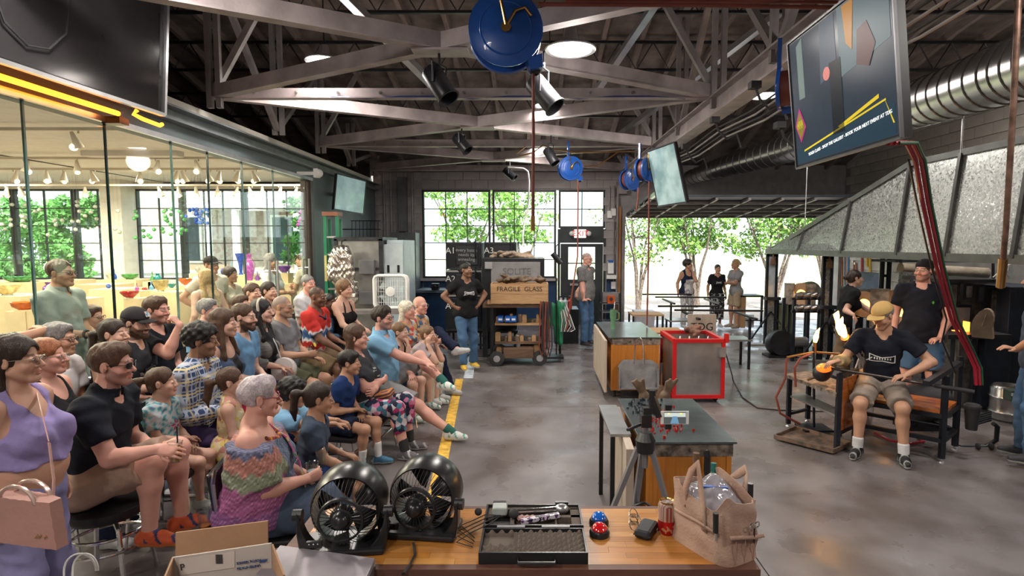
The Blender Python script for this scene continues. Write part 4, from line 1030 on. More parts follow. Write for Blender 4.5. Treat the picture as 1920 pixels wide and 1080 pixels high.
SH=((.45,.45,.46),(.65,.65,.65)); SHD=((.03,.03,.035),(.5,.5,.5)); SHW=((.62,.62,.60),(.75,.75,.74),(.05,.30,.22))
# ---- front row, from the nearest
def lady(info):
    T=info['T']; m=MB(); random.seed(3)
    root=info['root']; cols=[(.5,.10,.04),(.55,.32,.05),(.45,.05,.05),(.10,.05,.03)]
    for k in range(30):
        a= -math.pi*.15+k/29*math.pi*1.3 -.0; x,y=.098*math.cos(a),.02+.105*math.sin(a); p=T(x,y,.462+.0 -.035*math.sin(a)+.02)
        mb=MB().sphere((0,0,0),random.uniform(.010,.014),8,5); o=mb.build('bead',M('bead %d' % (k % 4),cols[k % 4],.25),root); o.location=Vector(p) -Vector(info['og'])
    e=info['hd'](.082,-.002,-.045); MB().sphere(tuple(e -np.array(info['og'])),.006,6,4).build('earring',chrome,root)
    # cross-body floral bag and strap
    st=MB(); pts=[T(-.10,.02,.52),T(-.07,.155,.42),T(-.0,.245,.30),T(.06,.30,.16),T(.12,.30,.05)]
    for a,b_ in zip(pts[:-1],pts[1:]): st.beam(a,b_,.035,.008,up=tuple(info['fw']))
    t=thing('shoulder_bag','pink floral cross-body bag on the lap of the woman in the ruffled blouse','bag',tuple(float(q) for q in T(.10,.34,.0)))
    bf=M('floral bag cloth',(.4,.1,.2),.8,kind='blotch',ks=38,col2=[(.45,.08,.22),(.5,.45,.4),(.10,.16,.08),(.5,.35,.1),(.3,.05,.15)])
    st.build('strap',bf,t,world=True); MB().sphere((0,0,0),(.13,.10,.075),16,10).build('bag_body',bf,t,smooth=True)
    hold(info,1,'clear plastic cup of water held by the woman in the ruffled blouse',col=(.62,.62,.64),h=.11)
seated('older woman with short purple grey hair in an off-shoulder ruffled patchwork blouse',486,708,3.2,'metal chair under the woman in the ruffled blouse',yaw=12,gz=6,top=('off',ruffle),bottom=('skirt',C['slate']),skin='pink',hair=('quiff','purple'),s=.96,fat=1.0,bust=1.2,glasses='red',hands=('thigh','cup'),lean=4,pitch=2,shoes=SHD,extra=lady)
seated('curly-haired child in a pale blue top hugging both knees',549,712,4.15,'metal chair holding the curly-haired child',yaw=0,back=False,kid=True,s=.72,top=('tee',C['sky']),bottom=('shorts',C['royal']),skin='olive',hair=('curly','black'),hands=((P(652,792,y=4.12),(0,-.2,-1),(.7,.2,-.3)),(P(655,796,y=4.02),(.1,-.2,-1),(.7,.4,-.2))),feet=((-.08,.46,.40),(.06,.40,.38)),knees=((0,.3,1),(0,.3,1)),shoes=((.04,.045,.06),(.02,.02,.025),(.6,.6,.6)),lean=14,pitch=8)
seated('girl with a dark ponytail in a navy t-shirt with small yellow print',598,718,3.75,'metal chair with the girl in the navy t-shirt',yaw=8,back=False,kid=True,s=.74,top=('tee',C['slate']),bottom=('shorts',C['royal']),skin='tan',hair=('pony','dark',.0),bust=0,hands=('thigh','knee'),lean=10,pitch=8,extra=blob(.04,.25,(.55,.25,.04),5),shoes=SH)
seated('boy in a blue henley shirt with clasped hands',655,658,5.0,'metal folding chair under the boy in blue',yaw=-10,back=False,kid=True,s=.78,top=('tee',C['royal']),bottom=('shorts',C['navy'],.7),skin='tan',hair=('short','black'),hands=('lap','lap'),lean=16,pitch=4,shoes=((.05,.16,.26),(.55,.55,.55)),socks=((.65,.65,.65),.14),feet=((-.12,.44),(.14,.36)))
def purse(info):
    p=info['T'](-.02,.24,.10); t=thing('clutch_purse','striped orange woven purse on the lap of the woman in floral trousers','purse',tuple(float(q) for q in p),tilt=(0,R(-15),0)); MB().box((0,0,0),(.17,.20,.07)).build('purse_body',M('woven stripes',(.45,.18,.06),.8,kind='stripes',ks=11,col2=(.06,.03,.05)),t,bevel=.02)
    blob(.06,.30,(.4,.42,.4),8)(info)
seated('woman in a dark graphic t-shirt and floral trousers with arms crossed',668,609,5.35,'metal chair under the woman in floral trousers',yaw=-6,top=('tee',C['charcoal']),bottom=('capri',C['floral']),skin='pink',hair=('long','brown',.05),s=.98,fat=.8,bust=1,hands=('cross','cross'),lean=-4,shoes=((.10,.09,.10),(.5,.5,.5),(.4,.4,.4)),socks=((.03,.03,.03),.12),extra=purse,feet=((-.10,.46),(.16,.50)))
seated('man in a light blue polo shirt and glasses resting an ankle on his knee',717,575,5.85,'metal chair under the man in the light blue polo',yaw=-6,gz=-8,top=('polo',C['sky']),bottom=('shorts',C['shortgrey']),skin='pink',hair=('quiff','dark'),s=1.03,beard=(.45,'dark'),glasses='black',hands=('lap',(P(798,682,y=5.75),(0,.1,-1),(1,.1,-.3))),lean=-2,fat=.4,shoes=SHW,feet=((.02,.62,.50,.8,.05,.6),(.12,.74)),knees=((-.5,.5,1),(.1,1,.6)),socks=((.03,.12,.10),.07))
seated('girl in a black tank top with fair ponytail resting her chin on her fist',750,605,6.4,'chair with the girl in the black tank top',yaw=-12,top=('tank',C['black']),bottom=('shorts',C['navy']),skin='fair',hair=('pony','light',-.02),s=.86,bust=.5,hands=('lap','chin'),lean=18,shoes=SHW)
seated('girl in a white t-shirt bent forward with a hand on her cheek',803,611,6.9,'chair with the girl in the white t-shirt',yaw=-15,gz=-6,top=('tee',C['pinkgrey']),bottom=('shorts',C['taupe']),skin='fair',hair=('bun','light',.02),s=.88,bust=.5,hands=('cheek','cheek'),lean=38,pitch=0,shoes=SHW)
seated('older woman with long white hair in a tropical print blouse',764,565,7.15,'chair with the white-haired woman',yaw=-15,top=('tee',C['hawaii']),bottom=('long',C['cream']),skin='pink',hair=('long','white',.06),s=.95,bust=.8,hands=('lap','lap'),lean=4)
seated('bald man in glasses and a printed shirt with navy trousers and crossed leg',788,556,7.65,'chair with the bald man in navy trousers',yaw=-12,gz=-10,top=('shirt',C['hawaii']),bottom=('long',C['navy']),skin='pink',hair=('bald','white'),s=1.,glasses='thin',hands=('thigh','cup'),lean=8,feet=((.05,.62,.52,.9,.2,-.1),(.12,.55)),knees=((-.3,.3,1),(.1,1,.6)),shoes=SH,extra=lambda i: hold(i,1,'clear cup held by the bald man in the printed shirt',col=(.6,.55,.5)))
# ---- middle rows
PS=((.60,.10,.03),(.65,.20,.05),(.02,.03,.10))
def polo(info): hold(info,1,'cup of orange drink with black straw held by the man in the navy polo',col=(.75,.33,.03),straw=True,h=.11,fill=.7)
seated('bearded man in a navy polo, salmon shorts and black sunglasses on a bar stool',209,645,3.2,'round black bar stool with chrome ring under the man in the navy polo',yaw=8,stool=True,gz=-12,top=('polo',C['ink']),bottom=('shorts',C['salmon']),skin='pink',hair=('quiff','brown'),s=1.02,beard=(.5,'dark'),glasses='sun',hands=('thigh',(P(296,842,y=3.0),(.1,-.5,-1),(.8,-.1,0),(0,.6,-.5))),lean=13,fat=.35,shoes=PS,feet=((-.10,.42,.26),(.10,.34,.28)),extra=polo,pitch=2)
seated('small girl in a teal tie-dye dress with a pink flower and long brown ponytail',303,690,3.75,'black padded chair with the girl in the tie-dye dress',yaw=4,kid=True,s=.66,top=('tee',tiedye_girl),bottom=('shorts',C['cyan'],.45),skin='fair',hair=('pony','brown',-.01),bust=0,hands=('lap','lap'),lean=2,feet=((-.07,.45,.22),(.08,.40,.22)),shoes=((.5,.55,.55),(.6,.6,.6)),
       extra=lambda i: decal(i,[[(.03*math.cos(a)*.3,.30+.03*math.sin(a)*.3),(.035*math.cos(a -.4),.30+.035*math.sin(a -.4)),(.065*math.cos(a),.30+.065*math.sin(a)),(.035*math.cos(a+.4),.30+.035*math.sin(a+.4))] for a in np.arange(5)*1.2566],M('pink print',(.45,.04,.16),.7)))
seated('dark-haired bearded man in a blue plaid long-sleeved shirt',377,608,4.15,'chair under the man in the plaid shirt',yaw=2,top=('long',C['plaid']),bottom=('long',C['plum']),skin='olive',hair=('curly','black'),s=1.,beard=(.4,'black'),hands=('lap','lap'),lean=8,gz=4,pitch=6)
seated('small girl with tied brown hair in a yellow flowered sundress',434,690,4.0,'low chair in front of the man in the plaid shirt',yaw=20,back=False,kid=True,s=.66,top=('tank',C['yellowf']),bottom=('skirt',C['yellowf'],.5),skin='fair',hair=('pony','brown',-.03),hands=('lap','lap'),lean=2)
seated('young woman with long auburn hair in a black vest top',419,580,4.68,'chair under the woman with long auburn hair',yaw=0,top=('tank',denimvest),bottom=('shorts',C['crimson']),skin='fair',hair=('long','brown',.16,1),s=.96,bust=.8,hands=('lap','thigh'),lean=6)
seated('bearded man in a light blue henley t-shirt',456,570,5.12,'chair under the bearded man in light blue',yaw=0,top=('tee',C['lightblue']),bottom=('shorts',C['crimson']),skin='fair',hair=('crop','brown'),s=1.02,beard=(.9,'brown'),hands=('lap','thigh'),lean=8,pitch=3)
def hband(info):
    m=MB(); hd=info['hd']; m.tube([hd(.083*math.cos(a),-.005 -.01*math.sin(a),.036+.092*math.sin(a)) for a in np.linspace(-.3,math.pi+.3,14)],.014,8); m.build('headband',C['cream'],info['root'],world=True,smooth=True)
    p=info['T'](.0,.27,.10); t=thing('round_bag','round white purse on the lap of the woman with the headband','bag',tuple(float(q) for q in p)); MB().lathe([(0,-.04),(.11,-.04),(.125,-.02),(.125,.02),(.11,.04),(0,.04)],n=24,M=Matrix.Rotation(R(70),3,'X')).build('bag_body',M('white leather',(.55,.50,.47),.5),t,smooth=True)
    T=info['T']; MB().tube([T(-.10,.0,.53),T(-.03,.16,.35),T(.0,.25,.17)],.006,6).build('strap',MATS['white leather'],t,world=True)
seated('dark-haired woman with a white headband in a grey cardigan over a black top',491,562,5.58,'chair under the woman with the headband',yaw=0,top=('long',cardigan,1.5),bottom=('shorts',C['navy']),skin='fair',hair=('long','black',.14,1),s=.96,bust=.9,hands=('lap','thigh'),lean=6,extra=hband)
seated('grey-haired man in glasses and a grey t-shirt holding a drink',530,555,6.08,'chair under the man in the grey t-shirt',yaw=-4,top=('tee',C['grey']),bottom=('shorts',C['olive']),skin='tan',hair=('buzz','grey'),s=1.03,fat=.7,glasses='thin',hands=('thigh','cup'),lean=2,beard=(.25,'grey'),extra=lambda i: hold(i,1,'clear cup of water with a lemon slice held by the man in the grey t-shirt',col=(.6,.62,.64),lemon=True,h=.13))
def cans(info): m=MB(); T=info['T']; m.tube([T(-.085,-.02,.515),T(-.075,.08,.47),T(0,.125,.44),T(.075,.08,.47),T(.085,-.02,.515)],.016,8).build('headphones',M('navy headphones',(.02,.03,.07),.4),info['root'],world=True,smooth=True)
seated('man with cropped hair in a red, white and blue tie-dye shirt',595,538,6.8,'chair under the man in the tie-dye shirt',yaw=-6,top=('tee',tiedye,.8),bottom=('shorts',C['brownp']),skin='brown',hair=('buzz','black'),s=1.03,beard=(.35,'black'),hands=('thigh','knee'),lean=8,fat=.3,pitch=6,extra=cans)
seated('child in a denim jacket behind the man in the tie-dye shirt',617,551,7.4,'chair with the child in the denim jacket',yaw=-8,top=('denim',C['denim']),bottom=('long',C['paledenim']),skin='dark',hair=('crop','black'),s=.86,hands=('lap','lap'),lean=8,pitch=6)
seated('woman with short tousled hair in a black halter top',646,526,7.5,'high chair with the woman in the halter top',yaw=-22,top=('halter',C['black']),bottom=('shorts',C['ink']),skin='fair',hair=('bob','light'),s=.95,bust=.7,hands=('thigh','knee'),lean=8)
# ---- back rows
seated('red-haired woman in glasses and a black v-neck top',88,635,3.65,'black stool of the red-haired woman',yaw=10,back=False,top=('tank',C['black']),bottom=('long',C['navy']),skin='pink',hair=('pony','red',.0),s=.97,fat=.8,bust=1.1,glasses='thin',hands=('lap','lap'),lean=4,gz=-4)
seated('grey-haired person in a white shirt with an arm laid over the head',108,606,4.1,'stool of the person with an arm over the head',yaw=5,back=False,top=('tee',C['white']),bottom=('long',C['navy']),skin='tan',hair=('short','grey'),s=1.,glasses='black',hands=('lap',(hx(88,618,4.05),(.7,-.4,.5),(-1,.1,.2))),lean=6)
seated('smiling woman with a dark ponytail in a black top',213,599,4.4,'chair with the smiling ponytail woman',yaw=5,top=('tank',C['black']),bottom=('jeans',C['paledenim']),skin='fair',hair=('pony','dark',-.03),s=.95,bust=.7,hands=('lap','lap'),lean=5,gz=-8)
def patch(info):
    hd=info['hd']; q=[hd(x,.088+.012 -.12*abs(x)*.3,zz) for x,zz in ((-.028,.064),(.028,.064),(.026,.104),(-.026,.104))]; q[2]=q[2] -info['hm'][1]*.026; q[3]=q[3] -info['hm'][1]*.026
    o=np.array(info['og']); MB().add([tuple(p -o) for p in q],[(0,1,2,3)]).build('cap_patch',M('cap patch',(.4,.4,.4),.7,kind='blotch',ks=60,col2=[(.5,.5,.52),(.08,.25,.4),(.55,.16,.06),(.5,.5,.5)]),info['root'])
    MB().tube([tuple(info['T'](x,.145,y)) for x,y in ((-.05,.33),(-.02,.345),(.0,.33),(.03,.335),(.05,.31))],.012,6).build('sunglasses',black_plastic,info['root'],world=True)
seated('bearded man in a charcoal flat-brim cap and dark graphic t-shirt',254,578,4.6,'chair with the man in the flat-brim cap',yaw=5,top=('tee',C['charcoal']),bottom=('shorts',C['navy']),skin='fair',hair=('cap','dark',(.035,.033,.035)),s=1.02,beard=(.85,'brown'),hands=('lap','lap'),lean=8,gz=-10,pitch=8,extra=lambda i: (patch(i),blob(.08,.24,(.45,.45,.48),12)(i)))
seated('bearded man in a navy t-shirt holding his fist to his mouth',293,556,4.95,'chair with the man holding his fist to his mouth',yaw=-4,top=('tee',C['ink']),bottom=('long',C['navy']),skin='pink',hair=('short','brown'),s=1.04,beard=(.5,'dark'),hands=('lap',(hx(337,609,4.78),(.2,-.2,-1),(-.7,.1,.7))),grip=(.5,1.3),lean=5,fat=.3,gz=-12)
seated('grey-haired man in a pale blue collared shirt seen partly behind others',390,561,5.9,'chair with the grey-haired man in pale blue',yaw=0,top=('polo',C['lightblue']),bottom=('long',C['khaki']),skin='pink',hair=('short','grey'),s=1.,hands=('lap','lap'),lean=12)
seated('person with brown hair mostly hidden behind the bearded man in light blue',451,554,6.55,'chair with the mostly hidden brown-haired person',yaw=0,top=('tee',C['taupe']),bottom=('long',C['navy']),skin='fair',hair=('short','brown'),s=.93,hands=('lap','lap'),lean=6)
seated('woman with brown hair tied back, face half turned, in a cream top',474,531,6.85,'chair with the woman in the cream top',yaw=-5,top=('tee',C['cream']),bottom=('long',C['navy']),skin='fair',hair=('bun','brown',.0),s=.97,bust=.6,hands=('lap','lap'),lean=6,gz=-12)
seated('woman with dark hair tied back in a black sleeveless top',504,529,7.35,'chair with the woman in the black sleeveless top',yaw=-5,top=('tank',C['black']),bottom=('long',C['navy']),skin='fair',hair=('bun','dark',-.02),s=.97,bust=.6,hands=('lap','lap'),lean=6)
seated('stocky grey-haired man in a white t-shirt facing away',578,516,7.95,'chair with the man in the white t-shirt',yaw=-5,gz=-10,top=('tee',C['white'],.75),bottom=('shorts',C['khaki']),skin='pink',hair=('crop','grey'),s=1.04,fat=.4,hands=('lap','lap'),lean=6)
# ---- standing woman at the very left
def bag1(info):
    c=P(50,975,y=2.12); t=thing('handbag','quilted pink leather handbag hanging in front of the woman in lavender','handbag',tuple(c),tilt=(0,0,R(-12)))
    ql=M('quilted pink leather',(.40,.215,.185),.45,var=.06,bump=.2,bs=60)
    m=MB(); n=14
    vs,fs=[],[]
    for s_ in (-1,1):
        for j in range(9):
            for i in range(n+1):
                w_=.165 -.02*j/8; x= -w_+2*w_*i/n; zz= -.09+.18*j/8; b_=.018+.016*math.cos(x/w_*1.4)+.004*abs(math.sin((x+zz)*70)*math.sin((x -zz)*70)); vs.append((x,s_*b_,zz+.008*math.cos(x*9)))
    N_=(n+1)*9
    for s_ in (0,1):
        for j in range(8):
            for i in range(n): a=s_*N_+j*(n+1)+i; q=(a,a+1,a+n+2,a+n+1); fs.append(q if s_ ==0 else q[::-1])
    per=list(range(n+1))+[j*(n+1)+n for j in range(1,9)]+[8*(n+1)+i for i in range(n -1,-1,-1)]+[j*(n+1) for j in range(7,0,-1)]
    for a,b_ in zip(per,per[1:]+per[:1]): fs.append((b_,a,a+N_,b_+N_))
    m.add(vs,fs); m.build('bag_body',ql,t,smooth=True)
    for y in (-.022,.022): MB().tube([(-.075+.0*y,y,.08)]+[(.085*math.cos(a),y*1.3,.085+.06*math.sin(a)) for a in np.linspace(math.pi,0,10)]+[(.075,y,.08)],.008,8).build('handle',M('pale metal handle',(.65,.48,.42),.25,.6),t,smooth=True)
    gm_=M('gold clasp',(.7,.5,.25),.25,1)
    m=MB(); m.tube([(.085,-.036,-.045),(.095,-.035,-.03),(.10,-.034,-.045),(.11,-.032,-.032),(.12,-.030,-.045),(.13,-.028,-.035)],.0025,5).build('metal_letters',gm_,t)
    T=info['T']; st=MB(); top_=T(-.085,-.02,.50)
    pts=[T(.14,-.09,.40),T(.125,-.02,.50),P(60,760,y=2.40),P(88,800,y=2.30),P(100,850,y=2.22),P(101,930,y=2.14)]
    pts=[T(-.11,.02,.51)]+[P(92,830,y=2.30),P(101,900,y=2.22),P(99,950,y=2.16)]
    for a,b_ in zip(pts[:-1],pts[1:]): st.beam(a,b_,.014,.004,up=tuple(-info['fw']))
    st.build('strap',ql,t).location=Vector((0,0,0))
    o=t.children[-1]
    Mi=(Matrix.Translation(t.location) @ Matrix.Rotation(R(-12),4,'Z')).inverted(); o.data.transform(Mi)
i=person('woman in a lavender crop top, lilac trousers and glasses, dark hair loose',hx(28,630,2.6),5,D=2.6,gaze=12,pose='stand',top=('bra',C['lavender']),bottom=('long',C['lilac'],2,.15),skin=(.52,.29,.20),hair=('long','dark',.20),s=1.57/1.75*1.02,fat=.95,bust=1.6,glasses='thin',hands=('side','side'),lean=0)
bag1(i)
# ---- people inside the gallery
def stand(label,u,v,D,yaw,z0=0.,**k):
    h_=hx(u,v,D); k.setdefault('s',(h_.z -z0)/1.76); k.setdefault('hands',('side','side')); k.setdefault('lean',2)
    return person(label,h_,yaw,D=D,pose='stand',**k)
stand('bald man in glasses standing behind the glass in a pale grey-green shirt with hands clasped',113,487,5.05,5,top=('shirt',C['sage'],.75),bottom=('long',C['sage']),skin='tan',hair=('crop','brown'),glasses='black',hands=('lap','lap'),fat=.4,shoes=SHD,extra=lambda i: MB().tube([tuple(i['wr'][1]+i['hdir'][1]* -.03+np.array([.0,.034*math.cos(a),.034*math.sin(a)])) for a in np.linspace(0,6.28,12,endpoint=False)],.01,6,closed=True).build('watch',black_plastic,i['root'],world=True))
stand('short-haired woman in glasses and a white collared shirt behind the glass',172,573,5.4,0,s=.90,top=('polo',C['white']),bottom=('long',C['navy']),skin='fair',hair=('short','brown'),bust=.5,glasses='black',feet=((-.1,.1),(.1,.1)),footz=0.)
stand('man in a dark baseball cap and beige t-shirt in the gallery, back to the glass',396,481,7.9,-25,top=('tee',C['cream']),bottom=('shorts',C['khaki']),skin='tan',hair=('cap','brown',(.03,.022,.02)),hands=('side','hip'))
stand('girl with very long blond hair standing before the capped man',384,505,7.35,150,top=('tank',C['cream']),bottom=('shorts',C['denim']),skin='fair',hair=('long','blond',.16),bust=.5)
stand('woman with short dark hair in a cream t-shirt inside the gallery',432,501,8.4,-8,top=('tee',C['cream']),bottom=('jeans',C['denim']),skin='olive',hair=('bob','dark'),bust=.7,hands=('cup','lap'))
stand('woman with shoulder-length grey brown hair in white behind the glass door',509,476,9.2,0,top=('tee',C['white']),bottom=('long',C['khaki']),skin='tan',hair=('long','grey',.02),bust=.7,hands=('cross','cup'))
stand('auburn-haired man in a cream shirt behind the glass door',566,476,10.3,185,top=('shirt',C['cream']),bottom=('long',C['khaki']),skin='tan',hair=('short','brown'),hands=('cross','cross'))
# ---- standing people in the shop
stand('smiling presenter in a black t-shirt and jeans with both hands on her hips',874,492,8.85,-65,top=('tee',C['black']),bottom=('jeans',C['denim']),skin=(.23,.115,.07),hair=('bun','black',-.03),bust=1,fat=.35,gaze=-35,hands=('hip','hip'),shoes=((.60,.38,.05),(.7,.7,.68)),extra=lambda i: (logo(i,.9,.33),MB().tube([i['hd'](.08,.0,-.02),i['hd'](.066,.06,-.06),i['hd'](.035,.10,-.072)],.003,5).build('headset_microphone',black_plastic,i['root'],world=True)),feet=((-.13,-.02),(.10,.18)))
stand('grey-haired man in glasses, grey shirt and jeans standing by the exit door',1101,474,10.8,-35,top=('shirt',C['heather'],.65),bottom=('jeans',C['denim']),skin='pink',hair=('buzz','grey'),fat=.6,glasses='black',hands=((hx(1072,563,10.6),(-.8,0,-1),(0,-.4,-1)),(hx(1095,572,10.55),(-.2,0,-1),(.8,-.2,.3))),shoes=SHD,pitch=4)
stand('curly-haired woman in a pale striped apron over a dark tank top',1290,487,13.3,-75,top=('tank',C['navy']),bottom=('long',C['pin']),skin='tan',hair=('puff','dark'),bust=.8,hands=('chin','side'),gaze=-25,extra=lambda i: decal(i,[(-.12,-.05,.12,.32)],C['pin'],'apron_bib',.012))
stand('woman in a black t-shirt and long patterned skirt between two others outside the bay',1346,496,13.4,-90,top=('tee',C['black']),bottom=('skirt',C['pattern']),skin='tan',hair=('crop','black'),bust=.8,hands=('side','side'),extra=lambda i: logo(i,.8,.33))
stand('blond person with hair in a bun wearing a grey t-shirt and beige shorts',1379,486,13.2,195,top=('tee',C['shortgrey']),bottom=('shorts',C['khaki']),skin='tan',hair=('bun','blond',-.02),hands=('cross','cross'),shoes=((.30,.24,.18),(.45,.4,.35)))
stand('worker with tied-back hair, black t-shirt and brown trousers reaching to the furnace',1604,507,8.3,-8,top=('tee',C['black']),bottom=('long',C['brownp']),skin='fair',hair=('bun','dark',-.02),bust=.5,lean=16,hands=((hx(1650,596,8.1),(0,-.3,-1),(1,0,-.5)),(hx(1600,590,7.95),(-.5,-.5,-1),(.4,-.3,-.9))),s=.97,shoes=SHD,feet=((-.12,.12),(.12,-.22)))
def std(info):
    decal(info,[(-.095,.335,-.075,.352),(-.09,.328,-.08,.358)],M('green print',(.12,.5,.03),.6))
stand('bearded worker in a black skull cap and denim shorts, hand on his hip',1733,487,6.3,-118,gaze=-150,top=('tee',C['ink']),bottom=('shorts',C['denim'],.9),skin='pink',hair=('beanie','dark',0),fat=.6,glasses='thin',beard=(.6,'brown'),hands=((hx(1762,634,6.1),(-1,-.5,.1),(-.95,-.3,-.1)),'side'),lean=-2,extra=std,shoes=SHD,feet=((-.14,.05),(.14,.0)))
stand('person in a dark t-shirt and jeans cut off by the right edge of the picture',1950,500,5.0,150,top=('tee',C['slate']),bottom=('jeans',C['denim']),skin='tan',hair=('short','brown'),hands=((hx(1905,655,4.95),(-.6,.3,-1),(-.8,.2,.2)),'side'),shoes=SHD)
# ================================================================ THE SEATED GLASS WORKER
def W(*a): return np.array(P(a[0],a[1],y=a[2]))
def sleeve(info):
    S=SDF(); e,w_=info['el'][1],info['wr'][1]; S.cone(e -(w_ -e)*.25,w_+(w_ -e)*.05,.062,.050,0,cut=True); vs,fs=sdf_mesh(S,.010,disp=lambda X,Y,Z: .004*np.sin(X*70)*np.sin(Z*60)); np_mesh('arm_guard',vs,fs,cloth('tan guard',(.40,.29,.14)),info['root'],None,info['og'])
    logo(info,1.25,.30)
W1=person('seated glassblower in a tan cap, dark t-shirt and beige shorts rolling a blowpipe',W(1656,568,5.35),-122,gaze=-160,pitch=26,D=5.3,top=('tee',C['ink']),bottom=('shorts',C['taupe'],.92),skin='tan',hair=('cap','grey',(.52,.34,.13)),s=1.02,hands=((W(1700,703,5.16),(-.9,-.1,-.3),(-.85,.1,-.2)),(W(1572,676,5.35),(.2,-.6,-.6),(-1,.1,-.3),(0,0,-1))),lean=17,feet=((-.20,.40),(.16,.42)),shoes=((.012,.012,.014),(.6,.6,.6),(.3,.3,.3)),socks=((.6,.6,.6),.10),extra=sleeve)
glow=lambda n,c,e: M(n,c,.5,var=0,emit=c,es=e)
flame=glow('flame',(1,.50,.10),9); hot=glow('molten orange',(1,.27,.03),4.5); hoty=glow('furnace glow',(1,.42,.08),6)
# ---------------------------------------------------------------- text
def text(s,size,M4,mat,parent=None,name='lettering',ext=.001,align='CENTER'):
    c=bpy.data.curves.new(name,'FONT'); c.body=s; c.size=size; c.extrude=ext; c.align_x=align; c.align_y='CENTER'; c.resolution_u=3
    o=bpy.data.objects.new(name,c); me=bpy.data.meshes.new_from_object(o); bpy.data.objects.remove(o); me.transform(M4); me.materials.clear(); me.materials.append(mat)
    o=bpy.data.objects.new(name,me); COL.objects.link(o)
    if parent: o.parent=parent
    return o
def FR(o,x,y,z=None):
    x=Vector(x).normalized(); y=Vector(y).normalized(); z=x.cross(y).normalized(); return Matrix((( x.x,y.x,z.x,o[0]),(x.y,y.y,z.y,o[1]),(x.z,y.z,z.z,o[2]),(0,0,0,1)))
def wthing(name,label,cat,loc=(0,0,0),group=None): t=thing(name,label,cat,loc,group=group); t['_w']=list(map(float,loc)); return t
def bld(mb,name,mat,t,**k): return mb.build(name,mat,t,world=True,**k)

# ---------------------------------------------------------------- ceiling fittings
for i,(x,y,z) in enumerate(LAMPS):
    t=thing('high_bay_lamp',['round high bay lamp glowing just right of the big blue hose reel','round high bay lamp glowing behind the second spotlight'][i] if i<2 else 'round high bay lamp hung '+['','','at the left side of the first roof bay','at the right side of the first roof bay','over the middle of the audience','over the furnaces','high over the work table','high behind the glass front','high over the right floor','near the back wall windows','high behind the spiral duct'][i],'lamp',(x,y,z),group='high bay lamps')
    MB().lathe([(.05,.16),(.07,.05),(.20,.0),(.23,-.02),(.225,-.03),(.19,-.01),(0,.03)],n=24).build('lamp_shade',alu,t,smooth=True)
    MB().lathe([(0,-.02),(.19,-.02),(.19,-.03),(0,-.035)],n=24).build('diffuser',glow('lamp white',(1,.95,.88),7),t)
    MB().cyl((0,0,.16),(0,0,(5.42 if y<6.6 else 5.05 if y<9 else 4.45) -z),.008,6).build('rod',black_metal,t)
def spot_can(u,v,D,tilt,L_,label,warm=False):
    p=P(u,v,y=D); ax=Vector((math.sin(R(tilt)),-.25,-math.cos(R(tilt)))).normalized(); t=wthing('spotlight',label,'spotlight',tuple(p),'black theatre spotlights'); r=L_*.28
    a=p -ax*L_/2; b_=p+ax*L_/2; q=ax.to_track_quat('Z','Y').to_matrix()
    m=MB(); m.lathe([(0,-L_*.5),(r*.8,-L_*.5),(r,-L_*.42),(r,L_*.46),(r*1.1,L_*.46),(r*1.12,L_*.5),(r*.95,L_*.5),(r*.9,L_*.2),(0,L_*.1)],n=22,M=q); m.build('can',black_metal,t,smooth=True)
    s_=q @ Vector((1,0,0)); up_=Vector((0,0,1)); h=ZT -.06 -p.z if p.z<ZT else .2
    bld(MB().tube([p+s_*r*1.1,p+s_*r*1.15+up_*max(h*.6,.05),p -s_*r*1.15+up_*max(h*.6,.05),p -s_*r*1.1],.010,6).tube([p+up_*max(h*.6,.05),p+up_*max(h,.1)],.012,6),'yoke',black_metal,t)
    if warm: MB().lathe([(0,L_*.12),(r*.88,L_*.2)],n=16,M=q).build('warm_lens',M('amber lens',(.7,.2,.03),.3),t)
spot_can(824,158,5.25,33,.34,'black can spotlight left of the big blue hose reel')
spot_can(1020,176,5.25,38,.34,'black can spotlight right of the hanging red pipe, below the big reel')
spot_can(866,269,8.6,40,.30,'small black spotlight hung under the second brace crossing')
spot_can(1033,293,9.25,30,.28,'black spotlight with amber lens beside the small blue reel',True)
spot_can(956,326,12.1,50,.30,'silvery small spotlight above the tall windows')
blue_m=M('hose reel blue',(.012,.085,.38),.3,var=.08,coat=.3); brass=M('brass',(.42,.25,.10),.3,1); hose_r=M('red brown hose',(.19,.045,.03),.5,var=.1)
